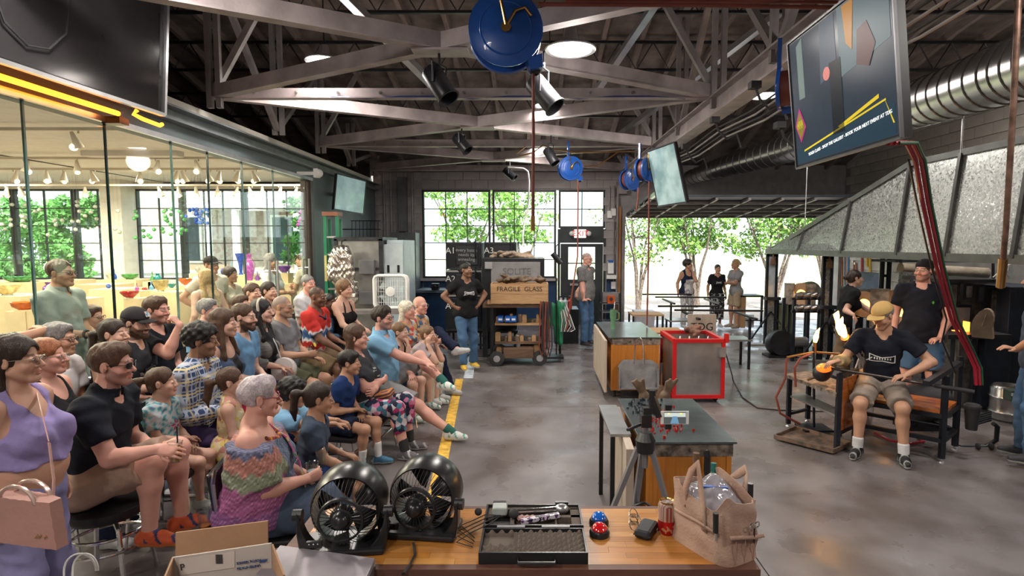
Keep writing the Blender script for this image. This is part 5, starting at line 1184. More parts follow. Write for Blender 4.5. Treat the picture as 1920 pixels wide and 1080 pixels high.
def reel(u,v,D,r,yaw,label):
    p=P(u,v,y=D); t=thing('hose_reel',label,'hose reel',tuple(p),R(yaw),'blue hose reels')
    Mx=Matrix.Rotation(R(90),3,'X'); s=r
    for sg,nm in ((-1,'front_disc'),(1,'back_disc')):
        MB().lathe([(0,0),(s*.62,0),(s*.64,.02*1),(s*.70,.022),(s*.74,.004),(s*.97,-.012),(s,.006),(s,.014),(s*.74,.014),(s*.6,.026),(0,.02)],(0,sg*.30*s,0),36,M=Matrix.Rotation(R(90* -sg),3,'X')).build(nm,blue_m,t,smooth=True)
    MB().lathe([(s*.55,-.26*s),(s*.80,-.24*s),(s*.80,.24*s),(s*.55,.26*s)],(0,0,0),28,M=Mx).build('wound_hose',hose_r,t,smooth=True)
    m=MB(); m.cyl((0,-.45*s,0),(0,.4*s,0),.10*s,12).cyl((0,-.5*s,0),(0,-.42*s,0),.14*s,8); m.build('hub',brass,t)
    m=MB(); m.tube([(-.06*s,-.46*s,1.3*s),(-.14*s,-.5*s,.7*s),(0,-.48*s,.05*s)],.045*s,8).tube([(.04*s,-.48*s,.06*s),(.25*s,-.5*s,.40*s),(.5*s,-.48*s,.5*s),(.68*s,-.46*s,.3*s)],.05*s,8); m.build('inlet_hose',brass,t,smooth=True)
    m=MB(); m.prism([(.55*s,-.34*s,-.75*s),(.98*s,-.34*s,-.62*s),(1.0*s,-.34*s,-.98*s),(.66*s,-.34*s,-1.05*s)],(0,.6*s,0)); m.build('bracket',blue_m,t); MB().beam((-.1*s,.36*s,0),(-.1*s,.36*s,(1.35 if s>.24 else 2.3)*s),.18*s,.03).build('mount',blue_m,t)
    MB().lathe([(.10*s,0),(.17*s,.02),(.17*s,.11*s),(.10*s,.14*s)],(.8*s,0,-1.1*s),12).build('hose_stop',black_rubber,t)
    return p
p=reel(948,62,4.1,.255,4,'large blue hose reel at the top centre with a pipe hanging from it')
reel(1069,316,9.6,.20,8,'small blue hose reel over the exit door window')
reel(1180,337,9.5,.17,35,'blue hose reel on the girder, left one of the twins')
reel(1207,318,8.6,.17,50,'blue hose reel with yellow fitting beside the small tilted screen')
reel(1476,165,4.4,.16,60,'blue hose reel mostly hidden behind the large tilted screen')
t=wthing('hanging_pipe','thin red brown hose hanging from the big blue hose reel','hose',tuple(P(1000,432,y=4.1)))
bld(MB().tube([P(1000,128,y=4.1),P(1000,280,y=4.1),P(999,405,y=4.1)],.011,8),'hose',hose_r,t); bld(MB().tube([P(999,405,y=4.1),P(999,433,y=4.1)],.016,8),'nozzle',brass,t)
t=wthing('gas_pipe','copper coloured pipe run crossing below the roof','pipe',(2.0,4.0,4.4))
bld(MB().tube([P(1010,8,y=3.9),P(1330,10,y=3.9),P(1570,14,y=3.9)],.014,8).tube([P(1060,2,y=3.95),P(1570,4,y=3.95)],.012,8),'pipe',hose_r,t)
t=wthing('conduit','white conduit bending down in front of the tall window','conduit',tuple(P(1000,320,y=11.5)))
bld(MB().tube([P(952,314,y=11.5),P(982,316,y=11.5),P(990,322,y=11.5),P(992,340,y=11.5),P(991,380,y=11.5),P(983,420,y=11.3),P(980,445,y=11.0),P(982,462,y=10.4)],.018,8),'pipe',white_plastic,t,smooth=True)
for k,(u,v,v1,D) in enumerate(((1084,340,620,9.3),(1197,352,395,8.8),(1217,340,610,8.2))):
    t=wthing('air_hose',['long brown hose hanging from the small reel to the hose cart','short brown hose hanging over the bay opening','thin brown hose hanging across the bay opening'][k],'hose',tuple(P(u,v,y=D)))
    bld(MB().tube([P(u,v,y=D),P(u -1,(v+v1)/2,y=D),P(u -(22 if k ==0 else 4),v1,y=D)],.013,6),'hose',hose_r,t,smooth=True)
# cables along the girder and loops
t=wthing('girder_cables','bundle of conduits and cables clipped along the right girder','cable',(XM,7,3.4))
for k in range(4): bld(MB().tube([(XM+.12+.05*k,2.5+j*1.2,3.44 -.03*k -(.05 if j % 2 else 0)) for j in range(10)],.011,5),'cable',steel_grey if k % 2 else black_rubber,t)
for k,(u,v,D) in enumerate(((1415,160,5.2),(1462,235,5.6),(1340,225,6.4),(1285,275,7.6))):
    p=P(u,v,y=D); bld(MB().tube([p,p+Vector((.05,0,-.12)),p+Vector((.16,.05,-.2)),p+Vector((.25,0,-.15)),p+Vector((.3,0,-.3))],.012,6).box(p,(.09,.09,.06)),'cable_loop',black_rubber,t,smooth=True)
t=wthing('ceiling_cable','blue cable lying along the first truss chord','cable',(-.8,6.9,3.72)); bld(MB().tube([(-2.4+k*.42,6.905,3.742 -(.028 if k % 3 ==1 else .0)) for k in range(11)],.009,5),'cable',M('blue cable',(.02,.06,.25),.5),t,smooth=True)
t=wthing('brace_cables','looping brown air hoses slung over the third bay brace','hose',tuple(P(1000,280,y=9.4)))
bld(MB().tube([P(u,v,y=9.4) for u,v in ((985,275),(968,288),(975,293),(1000,286),(1018,272),(1040,280),(1080,286),(1130,285),(1190,283))],.012,6).tube([P(u,v,y=9.4) for u,v in ((1095,312),(1120,311),(1140,298),(1160,284))],.012,6),'hose',brass,t,smooth=True)

# ---------------------------------------------------------------- screens
def screen(name,label,TLc,TRc,BRc,BLc,face,bez=.018,thick=.05):
    TLc,TRc,BRc,BLc=map(Vector,(TLc,TRc,BRc,BLc)); o=BLc; ex=BRc -BLc; ez=TLc -BLc; n=ex.cross(ez).normalized()   # n points to the viewer side
    t=wthing(name,label,'screen',tuple(o)); q=lambda a,b_,d=0: o+ex*a+ez*b_+n*d
    bld(MB().prism([q(0,0,-thick),q(1,0,-thick),q(1,1,-thick),q(0,1,-thick)],n*thick),'housing',black_plastic,t)
    bx,bz=bez/ex.length,bez/ez.length
    bld(MB().prism([q(bx,bz,.0005),q(1 -bx,bz,.0005),q(1 -bx,1 -bz,.0005),q(bx,1 -bz,.0005)],n*.003),'display',face,t)
    m=MB()
    for a,b_ in (((0,0),(1,0)),((1,0),(1,1)),((1,1),(0,1)),((0,1),(0,0))): m.beam(q(*a,.002),q(*b_,.002),.012,.016,up=tuple(n))
    bld(m,'bezel',M('bezel grey',(.12,.12,.13),.35,.4),t)
    return t,q,n,ex,ez
dsp=M('dark display',(.025,.032,.042),.22,var=.1,spec=.06,emit=(.05,.07,.10),es=.35)
t,q,n,ex,ez=screen('wall_screen','large screen hung from the girder showing a lit banner, upper right',P(1478,83,y=3.84),P(1662,-72,y=2.80),P(1692,258,y=2.76),P(1495,316,y=3.84),dsp)
def patchq(pts,m,d=.004,nm='screen_image'): bld(MB().prism([q(a,b_,d) for a,b_ in pts],n*.0008),nm,m,t)
E=lambda nm,c,e=.5: M('screen '+nm,c,.3,var=0,emit=c,es=e,spec=.05)
patchq([(.03,.03),(.97,.03),(.97,.21),(.90,.27),(.20,.145),(.03,.145)],E('navy band',(.015,.035,.055),.6))
patchq([(.12,.125),(.91,.262),(.91,.25),(.12,.112)],E('yellow line',(.55,.42,.02),.6),.006); patchq([(.50,.205),(.86,.305),(.86,.28),(.52,.19)],MATS['screen yellow line'],.006)
patchq([(.90,.262),(.905,.25),(.965,.10),(.955,.10)],MATS['screen yellow line'],.006)
patchq([(.03,.33),(.09,.19),(.16,.30),(.09,.46)],E('magenta',(.35,.02,.16),.5),.006); patchq([(.045,.325),(.09,.215),(.145,.30),(.09,.43)],E('olive diamond',(.16,.14,.02),.6),.007)
for k in range(9): a=.06+.008*k; patchq([(a,.30 -.0*k+(k % 3)*.02),(a+.006,.30+(k % 3)*.02),(a+.006,.34+(k % 2)*.02),(a,.34+(k % 2)*.02)],E('diamond lines',(.45,.38,.03),.6),.008)
patchq([(.10,.52),(.17,.52),(.17,.97),(.10,.93)],E('pale teal',(.12,.17,.16),.5)); patchq([(.55,.52),(.97,.60),(.97,.98),(.55,.98)],E('grey teal',(.09,.13,.15),.5)); patchq([(.35,.55),(.52,.60),(.52,.97),(.37,.97)],E('blue grey',(.05,.07,.10),.5))
patchq([(.62,.72),(.67,.66),(.70,.97),(.60,.97)],E('ochre',(.35,.16,.03),.5),.006); patchq([(.45,.16),(.56,.16),(.56,.66),(.45,.66)],E('dark figure',(.012,.016,.022),.3),.006)
patchq([(.70,.55),(.80,.50),(.86,.62),(.80,.78),(.72,.76)],E('brown blur',(.10,.05,.05),.4),.006)
bld(MB().lathe([(0,0),(.038,0),(.038,.0012),(0,.0012)],q(.42,.60,.006),20,M=Matrix((ex.normalized(),ez.normalized(),n)).transposed()),'screen_image',E('pink disc',(.45,.15,.13),.7),t)
sx=ex.normalized(); slope=(ex*.84+ez*.10).normalized()
text('YOUR CLASS - SHOP THE GALLERY - BOOK YOUR NEXT EVENT AT TDG',.0262,FR(q(.56,.125,.008) -Vector(t['_w']),slope,ez),E('white letters',(.60,.62,.60),1.1),t)
dsp2=M('painted reflection display',(.10,.15,.15),.05,var=.3,vs=3,spec=1,emit=(.22,.34,.33),es=.55,col2=(.35,.45,.44))  # greenish window reflection painted in as pale colour and a faint glow
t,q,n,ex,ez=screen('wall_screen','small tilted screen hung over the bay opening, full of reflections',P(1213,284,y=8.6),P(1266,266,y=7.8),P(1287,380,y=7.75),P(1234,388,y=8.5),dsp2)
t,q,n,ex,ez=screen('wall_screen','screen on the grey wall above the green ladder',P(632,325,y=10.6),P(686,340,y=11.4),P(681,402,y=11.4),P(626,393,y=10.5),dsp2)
bld(MB().tube([q(.5,.5,-.05),q(.5,.5,-.05)+Vector((-.35,.1,0))],.03,8),'wall_arm',black_metal,t)
gloss=M('glossy charcoal panel',(.035,.033,.035),.12,var=.15,vs=2,spec=.7)
t,q,n,ex,ez=screen('sign_panel','huge dark glossy panel hanging at the top left corner',(-3.40,2.6,4.75),(-3.25,5.30,4.75),(-3.42,5.35,3.185),(-3.52,2.6,3.185),gloss,.03,.06)
bld(MB().beam(q(0,0,.01),q(1,0,.01),.03,.05,up=tuple(n)).beam(q(1,0,.01),q(1,1,.01),.03,.05,up=tuple(n)),'edge_trim',alu,t)
bld(MB().tube([q(.40,.6,.03),q(.405,.3,.03),q(.44,.16,.03),q(.50,.10,.03),q(.56,.12,.03),q(.61,.22,.03),q(.625,.6,.03)],.008,6),'cable',black_rubber,t,smooth=True)
neon=M('orange neon tube',(1,.25,.02),.4,var=0,emit=(1,.22,.012),es=6)
t=wthing('neon_tube','glowing orange neon tube under the dark panel over the glass front','neon light',(-3.70,4.6,3.13))
bld(MB().tube([(-3.68,2.2,3.15),(-3.68,5.15,3.15)],.022,10),'tube',neon,t); bld(MB().tube([(-3.60,5.28,3.21),(-3.62,5.26,3.17),(-3.58,5.32,3.14),(-3.58,5.56,3.13),(-3.585,5.60,3.15)],.018,10),'tube',neon,t,smooth=True)
bld(MB().box((-3.76,5.22,3.10),(.16,.12,.06)).box((-3.72,5.22,3.15),(.05,.05,.08)).box((-3.76,3.3,3.13),(.16,.04,.08)),'tube_holder',black_plastic,t)
t=wthing('security_camera','white dome security camera on the grey header end','camera',tuple(P(598,325,y=9.4)))
bld(MB().sphere(tuple(P(598,325,y=9.4)),.065,14,10),'dome',white_plastic,t,smooth=True); bld(MB().box(tuple(P(594,325,y=9.4)),(.07,.12,.14)).beam(P(594,325,y=9.4),Vector((XG+.02,9.4,P(594,325,y=9.4).z)),.05,.05),'mount',white_plastic,t)

# ---------------------------------------------------------------- spiral duct and extraction hood
galv2=M('duct metal',(.42,.41,.41),.28,.95,var=.12,vs=3)
dp=[(3.67,13.6,3.55,.16),(4.15,12.2,3.66,.22),(4.6,10.5,3.72,.26),(4.8,8.8,3.74,.27),(4.75,7.2,3.72,.28),(4.45,5.4,3.60,.29),(4.1,3.9,3.45,.30)]
t=wthing('spiral_duct','large round spiral ventilation duct running along the right side','duct',(4.6,8,3.4))
def dlerp(s): k=min(int(s),len(dp) -2); f_=s -k; return Vector([dp[k][j]*(1 -f_)+dp[k+1][j]*f_ for j in range(3)]),dp[k][3]*(1 -f_)+dp[k+1][3]*f_
pts=[dlerp(s) for s in np.linspace(0,5.999,60)]
bld(MB().tube([a for a,_ in pts],[b_ for _,b_ in pts],30),'duct_wall',galv2,t,smooth=True)
for k in range(46):
    a,r_=dlerp(.1+k*.128); b_,_=dlerp(.1+k*.128+.02); d=(b_ -a).normalized(); qd=d.to_track_quat('Z','Y').to_matrix(); MB().tube([a+qd @ Vector((r_*1.01*math.cos(g),r_*1.01*math.sin(g),0)) -Vector(t['_w']) for g in np.linspace(0,2*math.pi,26,endpoint=False)],.009,4,closed=True).build('seam_ring',M('duct seam',(.16,.155,.15),.4,.8),t)
t=wthing('extraction_hood','long galvanised extraction hood over the furnaces','hood',(4.9,7,1.83))
XH=4.6
def hoodface(y): return 1.83+(min(max((11.2 -y)/4.0,0),1)*1.10+.06)
ysm=[11.2,9.9,8.5,7.2,6.35,5.45,4.6,3.7,2.8]
for i in range(len(ysm) -1):
    y0,y1=ysm[i],ysm[i+1]; h0,h1=hoodface(y0),hoodface(y1)
    bld(MB().prism([(XH,y0,1.88),(XH,y1,1.88),(XH+.12,y1,h1),(XH+.12,y0,h0)],(.02,0,0)),'hood_panel',GALV,t)
    m=MB().prism([(XH+.12,y0,h0),(XH+.12,y1,h1),(XH+.9,y1,h1+.1),(XH+.9,y0,h0+.1)],(0,0,.02)); bld(m,'hood_top',GALV,t)
    if i: bld(MB().beam((XH -.02,y0,1.86),(XH+.1,y0,h0),.045,.03,up=(1,0,0)),'seam_strip',M('hood strip',(.09,.09,.09),.4,.7),t)
hf_=M('hood rim',(.16,.17,.16),.45,.8)
bld(MB().beam((XH,11.25,1.85),(XH,2.8,1.85),.05,.09),'rim',hf_,t)
bld(MB().beam((XH+.1,11.2,1.90),(XH+.12,7.2,3.0),.05,.07).beam((XH+.12,7.2,3.0),(XH+.12,2.8,3.0),.05,.07),'top_rail',hf_,t)
bld(MB().prism([(XH,11.2,1.86),(XH+2.2,11.2,1.86),(XH+2.2,11.2,1.95),(XH,11.2,1.95)],(0,.02,0)),'end_panel',GALV,t)
for y in (9.9,6.35): bld(MB().cyl((XH+.1,y,hoodface(y)),(XH+.1,y,3.44),.009,6),'hanger_rod',alu,t)
t=wthing('hood_stack','upright galvanised duct box rising from the hood at the right edge','duct',(5.6,5.2,3.0))
bld(MB().span((5.6,4.4,3.06),(6.9,5.6,5.2)),'stack_panel',GALV,t); bld(MB().beam((5.6,4.38,3.06),(5.6,4.38,5.2),.05,.05),'corner_trim',hf_,t)
t=wthing('standing_pipe','tall vertical brown gas pipe in front of the hood at the right','pipe',tuple(P(1876,538,y=4.9)))
bld(MB().tube([P(1910,-5,y=4.4),P(1900,200,y=4.5),P(1886,430,y=4.75),P(1876,540,y=4.9)],.022,10),'pipe',M('dull copper pipe',(.20,.12,.09),.4,.6,var=.3,vs=12),t,smooth=True)
bld(MB().tube([P(1881,485,y=4.83),P(1876,538,y=4.9)],.034,10),'pipe_sleeve',brass,t)
t=wthing('hose_bundle','red, green and black hoses drooping from the big screen to the bench','hose',tuple(P(1830,700,y=5.1)))
for k,(c,o,r_) in enumerate((((.33,.012,.03),0,.014),((.35,.02,.04),.035,.012),((.02,.10,.05),.06,.009),((.012,.012,.012),-.04,.007))):
    pt=[(1665,268,3.2),(1700,268,3.3),(1716,300,3.5),(1730,380,3.9),(1756,500,4.4),(1784,600,4.8),(1812,655,5.0),(1828,690,5.05),(1830,722,5.05)]
    if k ==3: pt=pt[2:6]+[(1775,640,4.9),(1800,700,5.0)]
    bld(MB().tube([P(u,v,y=D)+Vector((o,0,0)) for u,v,D in pt],r_,8),'hose',M('hose colour %d' % k,c,.4,var=.05),t,smooth=True)

# ---------------------------------------------------------------- gallery contents
ped=M('cream pedestal',(.62,.50,.30),.6,var=.04)
def glassy(nm,c): return M('art glass '+nm,c,.08,var=.25,vs=14,trans=.35,coat=.3)
GC=dict(red=glassy('red',(.55,.03,.03)),orange=glassy('orange',(.75,.20,.04)),blue=glassy('blue',(.02,.10,.55)),teal=glassy('teal',(.03,.35,.38)),green=glassy('green',(.10,.42,.12)),purple=glassy('purple',(.22,.06,.40)),
          clear=glassy('clear',(.58,.60,.50)),cream=glassy('cream',(.70,.58,.28)),magenta=glassy('magenta',(.45,.08,.45)),sky=glassy('sky',(.20,.50,.75)))
PED=[(-60,38,556,8.6),(44,108,553,9.4),(28,80,582,7.2),(128,166,560,7.8),(142,212,534,11.4),(166,230,543,9.8),(180,255,525,12.2),(232,260,560,8.4),(262,300,545,10.2),(285,330,548,8.9),(330,366,536,9.5),(60,140,526,12.4),(452,500,527,12.2),(508,545,532,11.2),(-40,60,530,12.0),(366,400,540,11.8),(400,470,516,12.8)]
PEDS=[]
for i,(u0,u1,v,D) in enumerate(PED):
    a=P(u0,v,y=D); b_=P(u1,v,y=D); b_.x=min(b_.x,XG -.25); w_=b_.x -a.x
    if w_<.15: continue
    tt=wthing('pedestal','%s cream display pedestal in the gallery, %s' % ('wide' if w_>.55 else 'narrow',['at the far left edge','second from the left edge','lowest one behind the glass, with the orange bird','beside the standing man','under the clear orb','behind the short-haired woman','against the column','with the red bowl','right of the red bowl','with the amber and white bowl','with the orange bowl','far left by the window','with the pink vase','with the purple bowl','by the far left window','behind the blond girl','with the tall blue vase'][i]),'pedestal',(a.x,D,0),'gallery pedestals')
    PEDS.append((a.x,b_.x,D,D+min(w_,.6),a.z)); bld(MB().span((a.x,D,0),(b_.x,D+min(w_,.6),a.z)),'plinth',ped,tt); bld(MB().span((a.x+.03,D+.03,0),(b_.x -.03,D+.1,.05)),'plinth_foot',ped,tt)
def vase(kind,u,v,D,wpx,hpx,col,label,cat='vase'):
    p=P(u,v,y=D+.12); k=D/FPX; c_=[(abs(q[2] -D)+abs(q[4] -p.z),q) for q in PEDS if q[0]+.02<p.x<q[1] -.02 and abs(q[2] -D)<1.3 and abs(q[4] -p.z)<.12]
    if c_: q=min(c_)[1]; p=Vector((p.x,q[2]+(q[3] -q[2])*.35,q[4]))
    else:
        tt=wthing('pedestal','slim cream pedestal carrying the '+label,'pedestal',(p.x,p.y,0),'gallery pedestals'); bld(MB().span((p.x -.13,p.y -.13,0),(p.x+.13,p.y+.13,p.z)),'plinth',ped,tt)
    D=p.y; k=D/FPX; r=wpx*k/2; h=hpx*k; x=thing('glass_'+cat,label,cat,tuple(p)); wv=None
    pr={'bowl': [(0,.0),(.30,0),(.34,.10),(.62,.3),(.92,.75),(1,1),(.95,1),(.85,.75),(.5,.3),(0,.18)],'vase': [(0,0),(.55,0),(.6,.06),(1,.35),(.9,.6),(.38,.8),(.62,1),(.52,1),(.3,.8),(.1,.3),(0,.2)],
          'tall': [(0,0),(.5,0),(.3,.1),(.45,.5),(.9,.9),(1,1),(.9,1),(.35,.5),(0,.2)],'bottle': [(0,0),(.8,0),(1,.2),(.8,.45),(.25,.62),(.2,.9),(.32,.94),(.2,1),(0,1)],'orb': [(0,.06),(.4,.06),(.75,.2),(1,.5),(.8,.8),(.4,.95),(0,1)],'plate': [(0,0),(.3,.0),(.9,.5),(1,1),(.93,1),(.3,.25),(0,.2)]}[kind]
    wv=(lambda q,z: .10*math.sin(6*q)*(z/max(h,.01))**2) if kind in ('tall','plate') else None
    MB().lathe([(a*r,b_*h) for a,b_ in pr],n=22,wave=wv).build('glass_body',GC[col],x,smooth=True)
    if kind in ('bowl','plate'): MB().lathe([(r*.34,-.0),(r*.40,0),(r*.34,h*.14),(0,h*.14)],n=16).build('foot',GC['clear'],x,smooth=True)
    if kind =='bottle': MB().lathe([(0,0),(r*.18,.0),(r*.22,h*.06),(0,h*.12)],(0,0,h),10).build('stopper',GC[col],x)
    if kind =='vase': MB().tube([(r*1.02,0,h*.35),(r*1.25,0,h*.6),(r*.6,0,h*.85)],r*.07,5).build('handle',GC[col],x)
for a in [('bowl',4,556,8.6,44,20,'cream','shallow amber glass bowl with blue rim at the far left','bowl'),('orb',50,552,9.4,26,34,'purple','round purple and white speckled glass pot at the far left'),('vase',66,563,9.2,20,22,'purple','squat purple glass vase hanging low beside the speckled pot'),('plate',45,582,7.2,40,16,'orange','orange glass bird shape on the lowest pedestal','sculpture'),
          ('orb',139,560,7.8,20,30,'orange','mottled orange glass egg behind the standing man','sculpture'),('orb',147,533,11.4,16,20,'clear','clear round glass disc on a small stand','sculpture'),('bottle',209,527,12.2,9,18,'blue','cobalt blue glass bottle with stopper','bottle'),('orb',197,543,9.8,9,9,'blue','small dark blue glass bird','sculpture'),('plate',238,525,12.2,28,10,'green','green glass platter near the column','platter'),('plate',55,530,12.2,34,10,'green','striped green glass platter by the left window','platter'),('plate',20,530,12.0,34,10,'green','leaf green glass platter at the far left','platter'),
          ('bottle',239,541,9.6,8,16,'sky','pale blue twisted glass bottle','bottle'),('orb',246,545,9.4,9,6,'magenta','small magenta glass cube','sculpture'),('bottle',257,545,9.4,7,13,'magenta','tiny lilac glass bottle','bottle'),('bowl',247,559,8.4,32,13,'red','red glass bowl on a clear foot','bowl'),('orb',272,545,10.2,9,7,'red','small red glass box','sculpture'),('bottle',286,528,12.2,8,18,'green','green double-bulb glass bottle','bottle'),('vase',296,528,12.2,12,15,'teal','teal flared glass vase'),('bowl',301,548,8.9,28,22,'cream','amber and white glass bowl with purple rim','bowl'),
          ('bowl',322,540,9.6,15,8,'teal','small dark teal glass bowl','bowl'),('bowl',351,533,9.5,29,13,'orange','orange and yellow glass bowl','bowl'),('tall',448,514,12.8,17,40,'blue','tall ribbed blue glass vase'),('bottle',431,514,12.8,6,22,'sky','slim pointed blue glass bottle','bottle'),('vase',465,530,12.2,18,50,'magenta','pink and purple handled glass vase'),('orb',418,512,12.9,8,12,'blue','dark blue round glass bottle'),('bottle',480,527,12.2,9,16,'purple','dark purple glass bottle','bottle'),('bowl',533,512,11.3,25,13,'purple','ruffled purple glass bowl','bowl'),('orb',371,512,12.9,8,13,'clear','clear loop shaped glass piece','sculpture')]: vase(*a)
random.seed(11)
def ball(u,v,D,col,lab,grp):
    global BP
    p=P(u,v,y=D); o=MB().sphere((0,0,0),.042,10,7).build('glass_ball',GC[col],None,smooth=True) if col not in BP else BP[col].copy()
    if col in BP: COL.objects.link(o)
    BP[col]=o; o.location=p; o.parent=None; c=MB().tube([(0,0,0),(0,0,1)],.0015,3).build('cord',steel_grey,o) if 'cord' not in BP else BP['cord'].copy(); COL.objects.link(c) if 'cord' in BP else None; BP['cord']=c; c.parent=o; c.scale=(1,1,3.5 -p.z); tag(o,lab,'glass ball',grp)
BP={}
for k in range(34): ball(random.uniform(0,225),392+random.uniform(-12,50)+12*math.sin(k),random.uniform(12.4,13.4),'clear','clear glass ball hanging in the left gallery windows','clear hanging glass balls')
for k in range(30): x=random.uniform(250,350); ball(x,412+random.uniform(-16,36) -(x -250)*.1,random.uniform(12.4,13.4),'green','green glass ball hanging near the gallery column','green hanging glass balls')
for k in range(26): ball(random.gauss(377,12),408+random.uniform(-16,14),random.uniform(12.4,13.4),'blue','cobalt glass ball hanging in the blue cluster','blue hanging glass balls')
for k in range(6): ball(random.gauss(566,5),395+random.uniform(-10,30),12.9,'magenta','pink glass blossom ball hanging by the door window','pink hanging glass balls')
trk=M('track lamp cream',(.62,.55,.45),.4,var=.03)
for (z_,D) in ((3.40,9.6),(3.35,10.6),(3.22,12.2),(3.40,7.2)):
    o=MB().span((-13.8,D -.02,z_),(XG -.3,D+.02,z_+.04)).build('lighting_track',trk); struct(centre(o))
tlp=None; bulb=glow('warm bulb',(1,.75,.42),4)
TL_=[(28,322),(50,316),(142,272),(145,316),(262,330),(295,316),(345,330),(370,318),(392,330),(410,333),(330,338),(175,338),(120,336),(88,334),(444,335),(478,335),(300,357),(335,360),(368,360),(408,362),(443,360),(470,357),(492,360),(525,358),(555,358),(575,358),(12,360),(40,362),(160,362)]
for k,(u,v) in enumerate(TL_):
    D=9.6 if v<320 else (10.6 if v<345 else 12.2); D=7.2 if v ==272 else D; p=P(u,v,y=D); p.z={9.6: 3.27,10.6: 3.22,12.2: 3.09,7.2: 3.27}[D]; tl=random.uniform(-35,35)
    if tlp is None:
        tlp=thing('track_light','cream track spotlight on the gallery ceiling','track light',tuple(p),group='gallery track lights'); MB().lathe([(.02,.12),(.03,.06),(.055,-.04),(.065,-.09),(.058,-.09),(0,-.05)],n=14,M=Matrix.Rotation(R(18),3,'Y')).build('lamp_head',trk,tlp,smooth=True); MB().tube([(-.03,0,.10),(-.035,0,.13)],.012,6).build('stem',trk,tlp)
        MB().sphere((.022,0,-.075),.045,8,6).build('bulb',bulb,tlp,smooth=True)
    else: dup(tlp,p,R(random.uniform(0,360)))
# ================================================================ EQUIPMENT ALONG THE BACK
wood=M('raw wood',(.45,.28,.14),.6,kind='grain',ks=(3,30,30),col2=(.30,.17,.08)); woodo=M('orange plywood',(.54,.205,.03),.45,kind='grain',ks=(30,30,2.5),col2=(.42,.14,.02)); woodd=M('dark worn wood',(.16,.09,.05),.7,kind='grain',ks=(3,30,30),col2=(.08,.045,.03))
palew=M('pale whitewashed wood',(.46,.38,.31),.7,kind='grain',ks=(30,3,3),col2=(.36,.29,.24)); sheet=M('brushed sheet steel',(.42,.42,.42),.35,.85,var=.15,vs=4,bump=.1,bs=20); tabs=M('worn table steel',(.17,.20,.21),.22,.7,var=.25,vs=3,bump=.1,bs=15)
white_m=M('white print',(.7,.7,.68),.6,var=.05); plug=M('pale blue enamel',(.50,.60,.64),.4,var=.08)
def quadbox(u0,v0,u1,v1,D,dep): a=P(u0,v1,y=D); b_=P(u1,v0,y=D); return (a.x,D,a.z),(b_.x,D+dep,b_.z)
def legs(t,xs,ys,z1,mat,w_=.04,name='leg',z0=0):
    for x in xs:
        for y in ys: bld(MB().span((x -w_/2,y -w_/2,z0),(x+w_/2,y+w_/2,z1)),name,mat,t)
# green ladder
t=wthing('step_ladder','green fibreglass step ladder standing folded beside the glass front end','ladder',tuple(P(620,640,y=9.9))); a,b_=P(607,405,y=9.9),P(634,405,y=9.9); gl_=M('ladder green',(.015,.20,.10),.45,var=.06)
lx0,lx1,zt=a.x,b_.x,a.z
bld(MB().span((lx0,9.86,0),(lx0+.05,9.94,zt)),'rail',gl_,t); bld(MB().span((lx1 -.04,9.86,0),(lx1,9.94,zt)),'rail',gl_,t); bld(MB().span((lx0+.02,10.05,0),(lx0+.06,10.1,zt -.05)),'rail',gl_,t); bld(MB().span((lx1 -.04,10.05,0),(lx1,10.1,zt -.05)),'rail',gl_,t)
bld(MB().span((lx0 -.01,9.84,zt),(lx1+.01,10.1,zt+.07)),'top_cap',M('ladder cap',(.35,.13,.08),.5),t)
for k in range(7): bld(MB().span((lx0+.05,9.87,.3+k*.3),(lx1 -.04,9.95,.33+k*.3)),'step',alu,t)
bld(MB().span((lx0+.004,9.855,1.35),(lx0+.044,9.86,1.8)),'label',M('label yellow',(.6,.5,.2),.6),t)
# annealing cabinet
t=wthing('annealing_oven','large pale metal annealing oven with grey electrical boxes and white side doors','oven',tuple(P(690,600,y=9.6)))
A,B_=quadbox(634,448,716,618,9.6,1.0); bld(MB().span((A[0],A[1],.35),B_),'housing',sheet,t,bevel=.01)
bld(MB().span((A[0] -.02,A[1] -.03,B_[2] -.03),(B_[0]+.02,A[1]+1.0,B_[2]+.03)).span((B_[0] -.05,A[1] -.03,.3),(B_[0]+.02,A[1],B_[2])).span((A[0] -.02,A[1] -.03,.3),(A[0]+.03,A[1],B_[2])).span((A[0],A[1] -.02,1.55),(B_[0],A[1],1.60)).span((A[0],A[1] -.02,1.12),(B_[0],A[1],1.2)).span((A[0],A[1] -.02,.35),(B_[0],A[1],.42)),'frame',dark_metal,t)
for (u0,v0,u1,v1) in ((673,488,701,514),(673,547,703,571)): q_=quadbox(u0,v0,u1,v1,9.5,.1); bld(MB().span(*q_),'electric_box',M('box grey',(.16,.16,.165),.5),t,bevel=.006)
q_=quadbox(717,450,757,600,9.75,.9); bld(MB().span((B_[0]+.04,9.75,.4),q_[1]),'side_cabinet',plug,t,bevel=.01)
for u0,u1 in ((719,736),(738,755)):
    q_=quadbox(u0,458,u1,580,9.70,.04); bld(MB().span(*q_),'door',M('door white blue',(.56,.64,.66),.4,var=.06),t,bevel=.004)
    for v0,v1 in ((497,511),): q_=quadbox(u0+7,v0,u0+11,v1,9.69,.02); bld(MB().span(*q_),'latch',black_metal,t)
legs(t,(A[0]+.05,B_[0] -.05),(9.68,10.4),.36,dark_metal,.06)
t=wthing('electric_cabinet','tall slate grey electrical cabinet with conduits behind the oven','cabinet',tuple(P(765,600,y=13.2)))
A,B_=quadbox(735,436,779,600,13.4,.5); bld(MB().span((A[0],13.4,.1),B_),'housing',M('cabinet slate',(.12,.13,.14),.45,.2),t,bevel=.01); bld(MB().span((A[0]+.05,13.38,.5),(A[0]+.07,13.4,1.9)).span((B_[0] -.12,13.37,1.2),(B_[0] -.09,13.4,1.35)),'door_handle',black_metal,t)
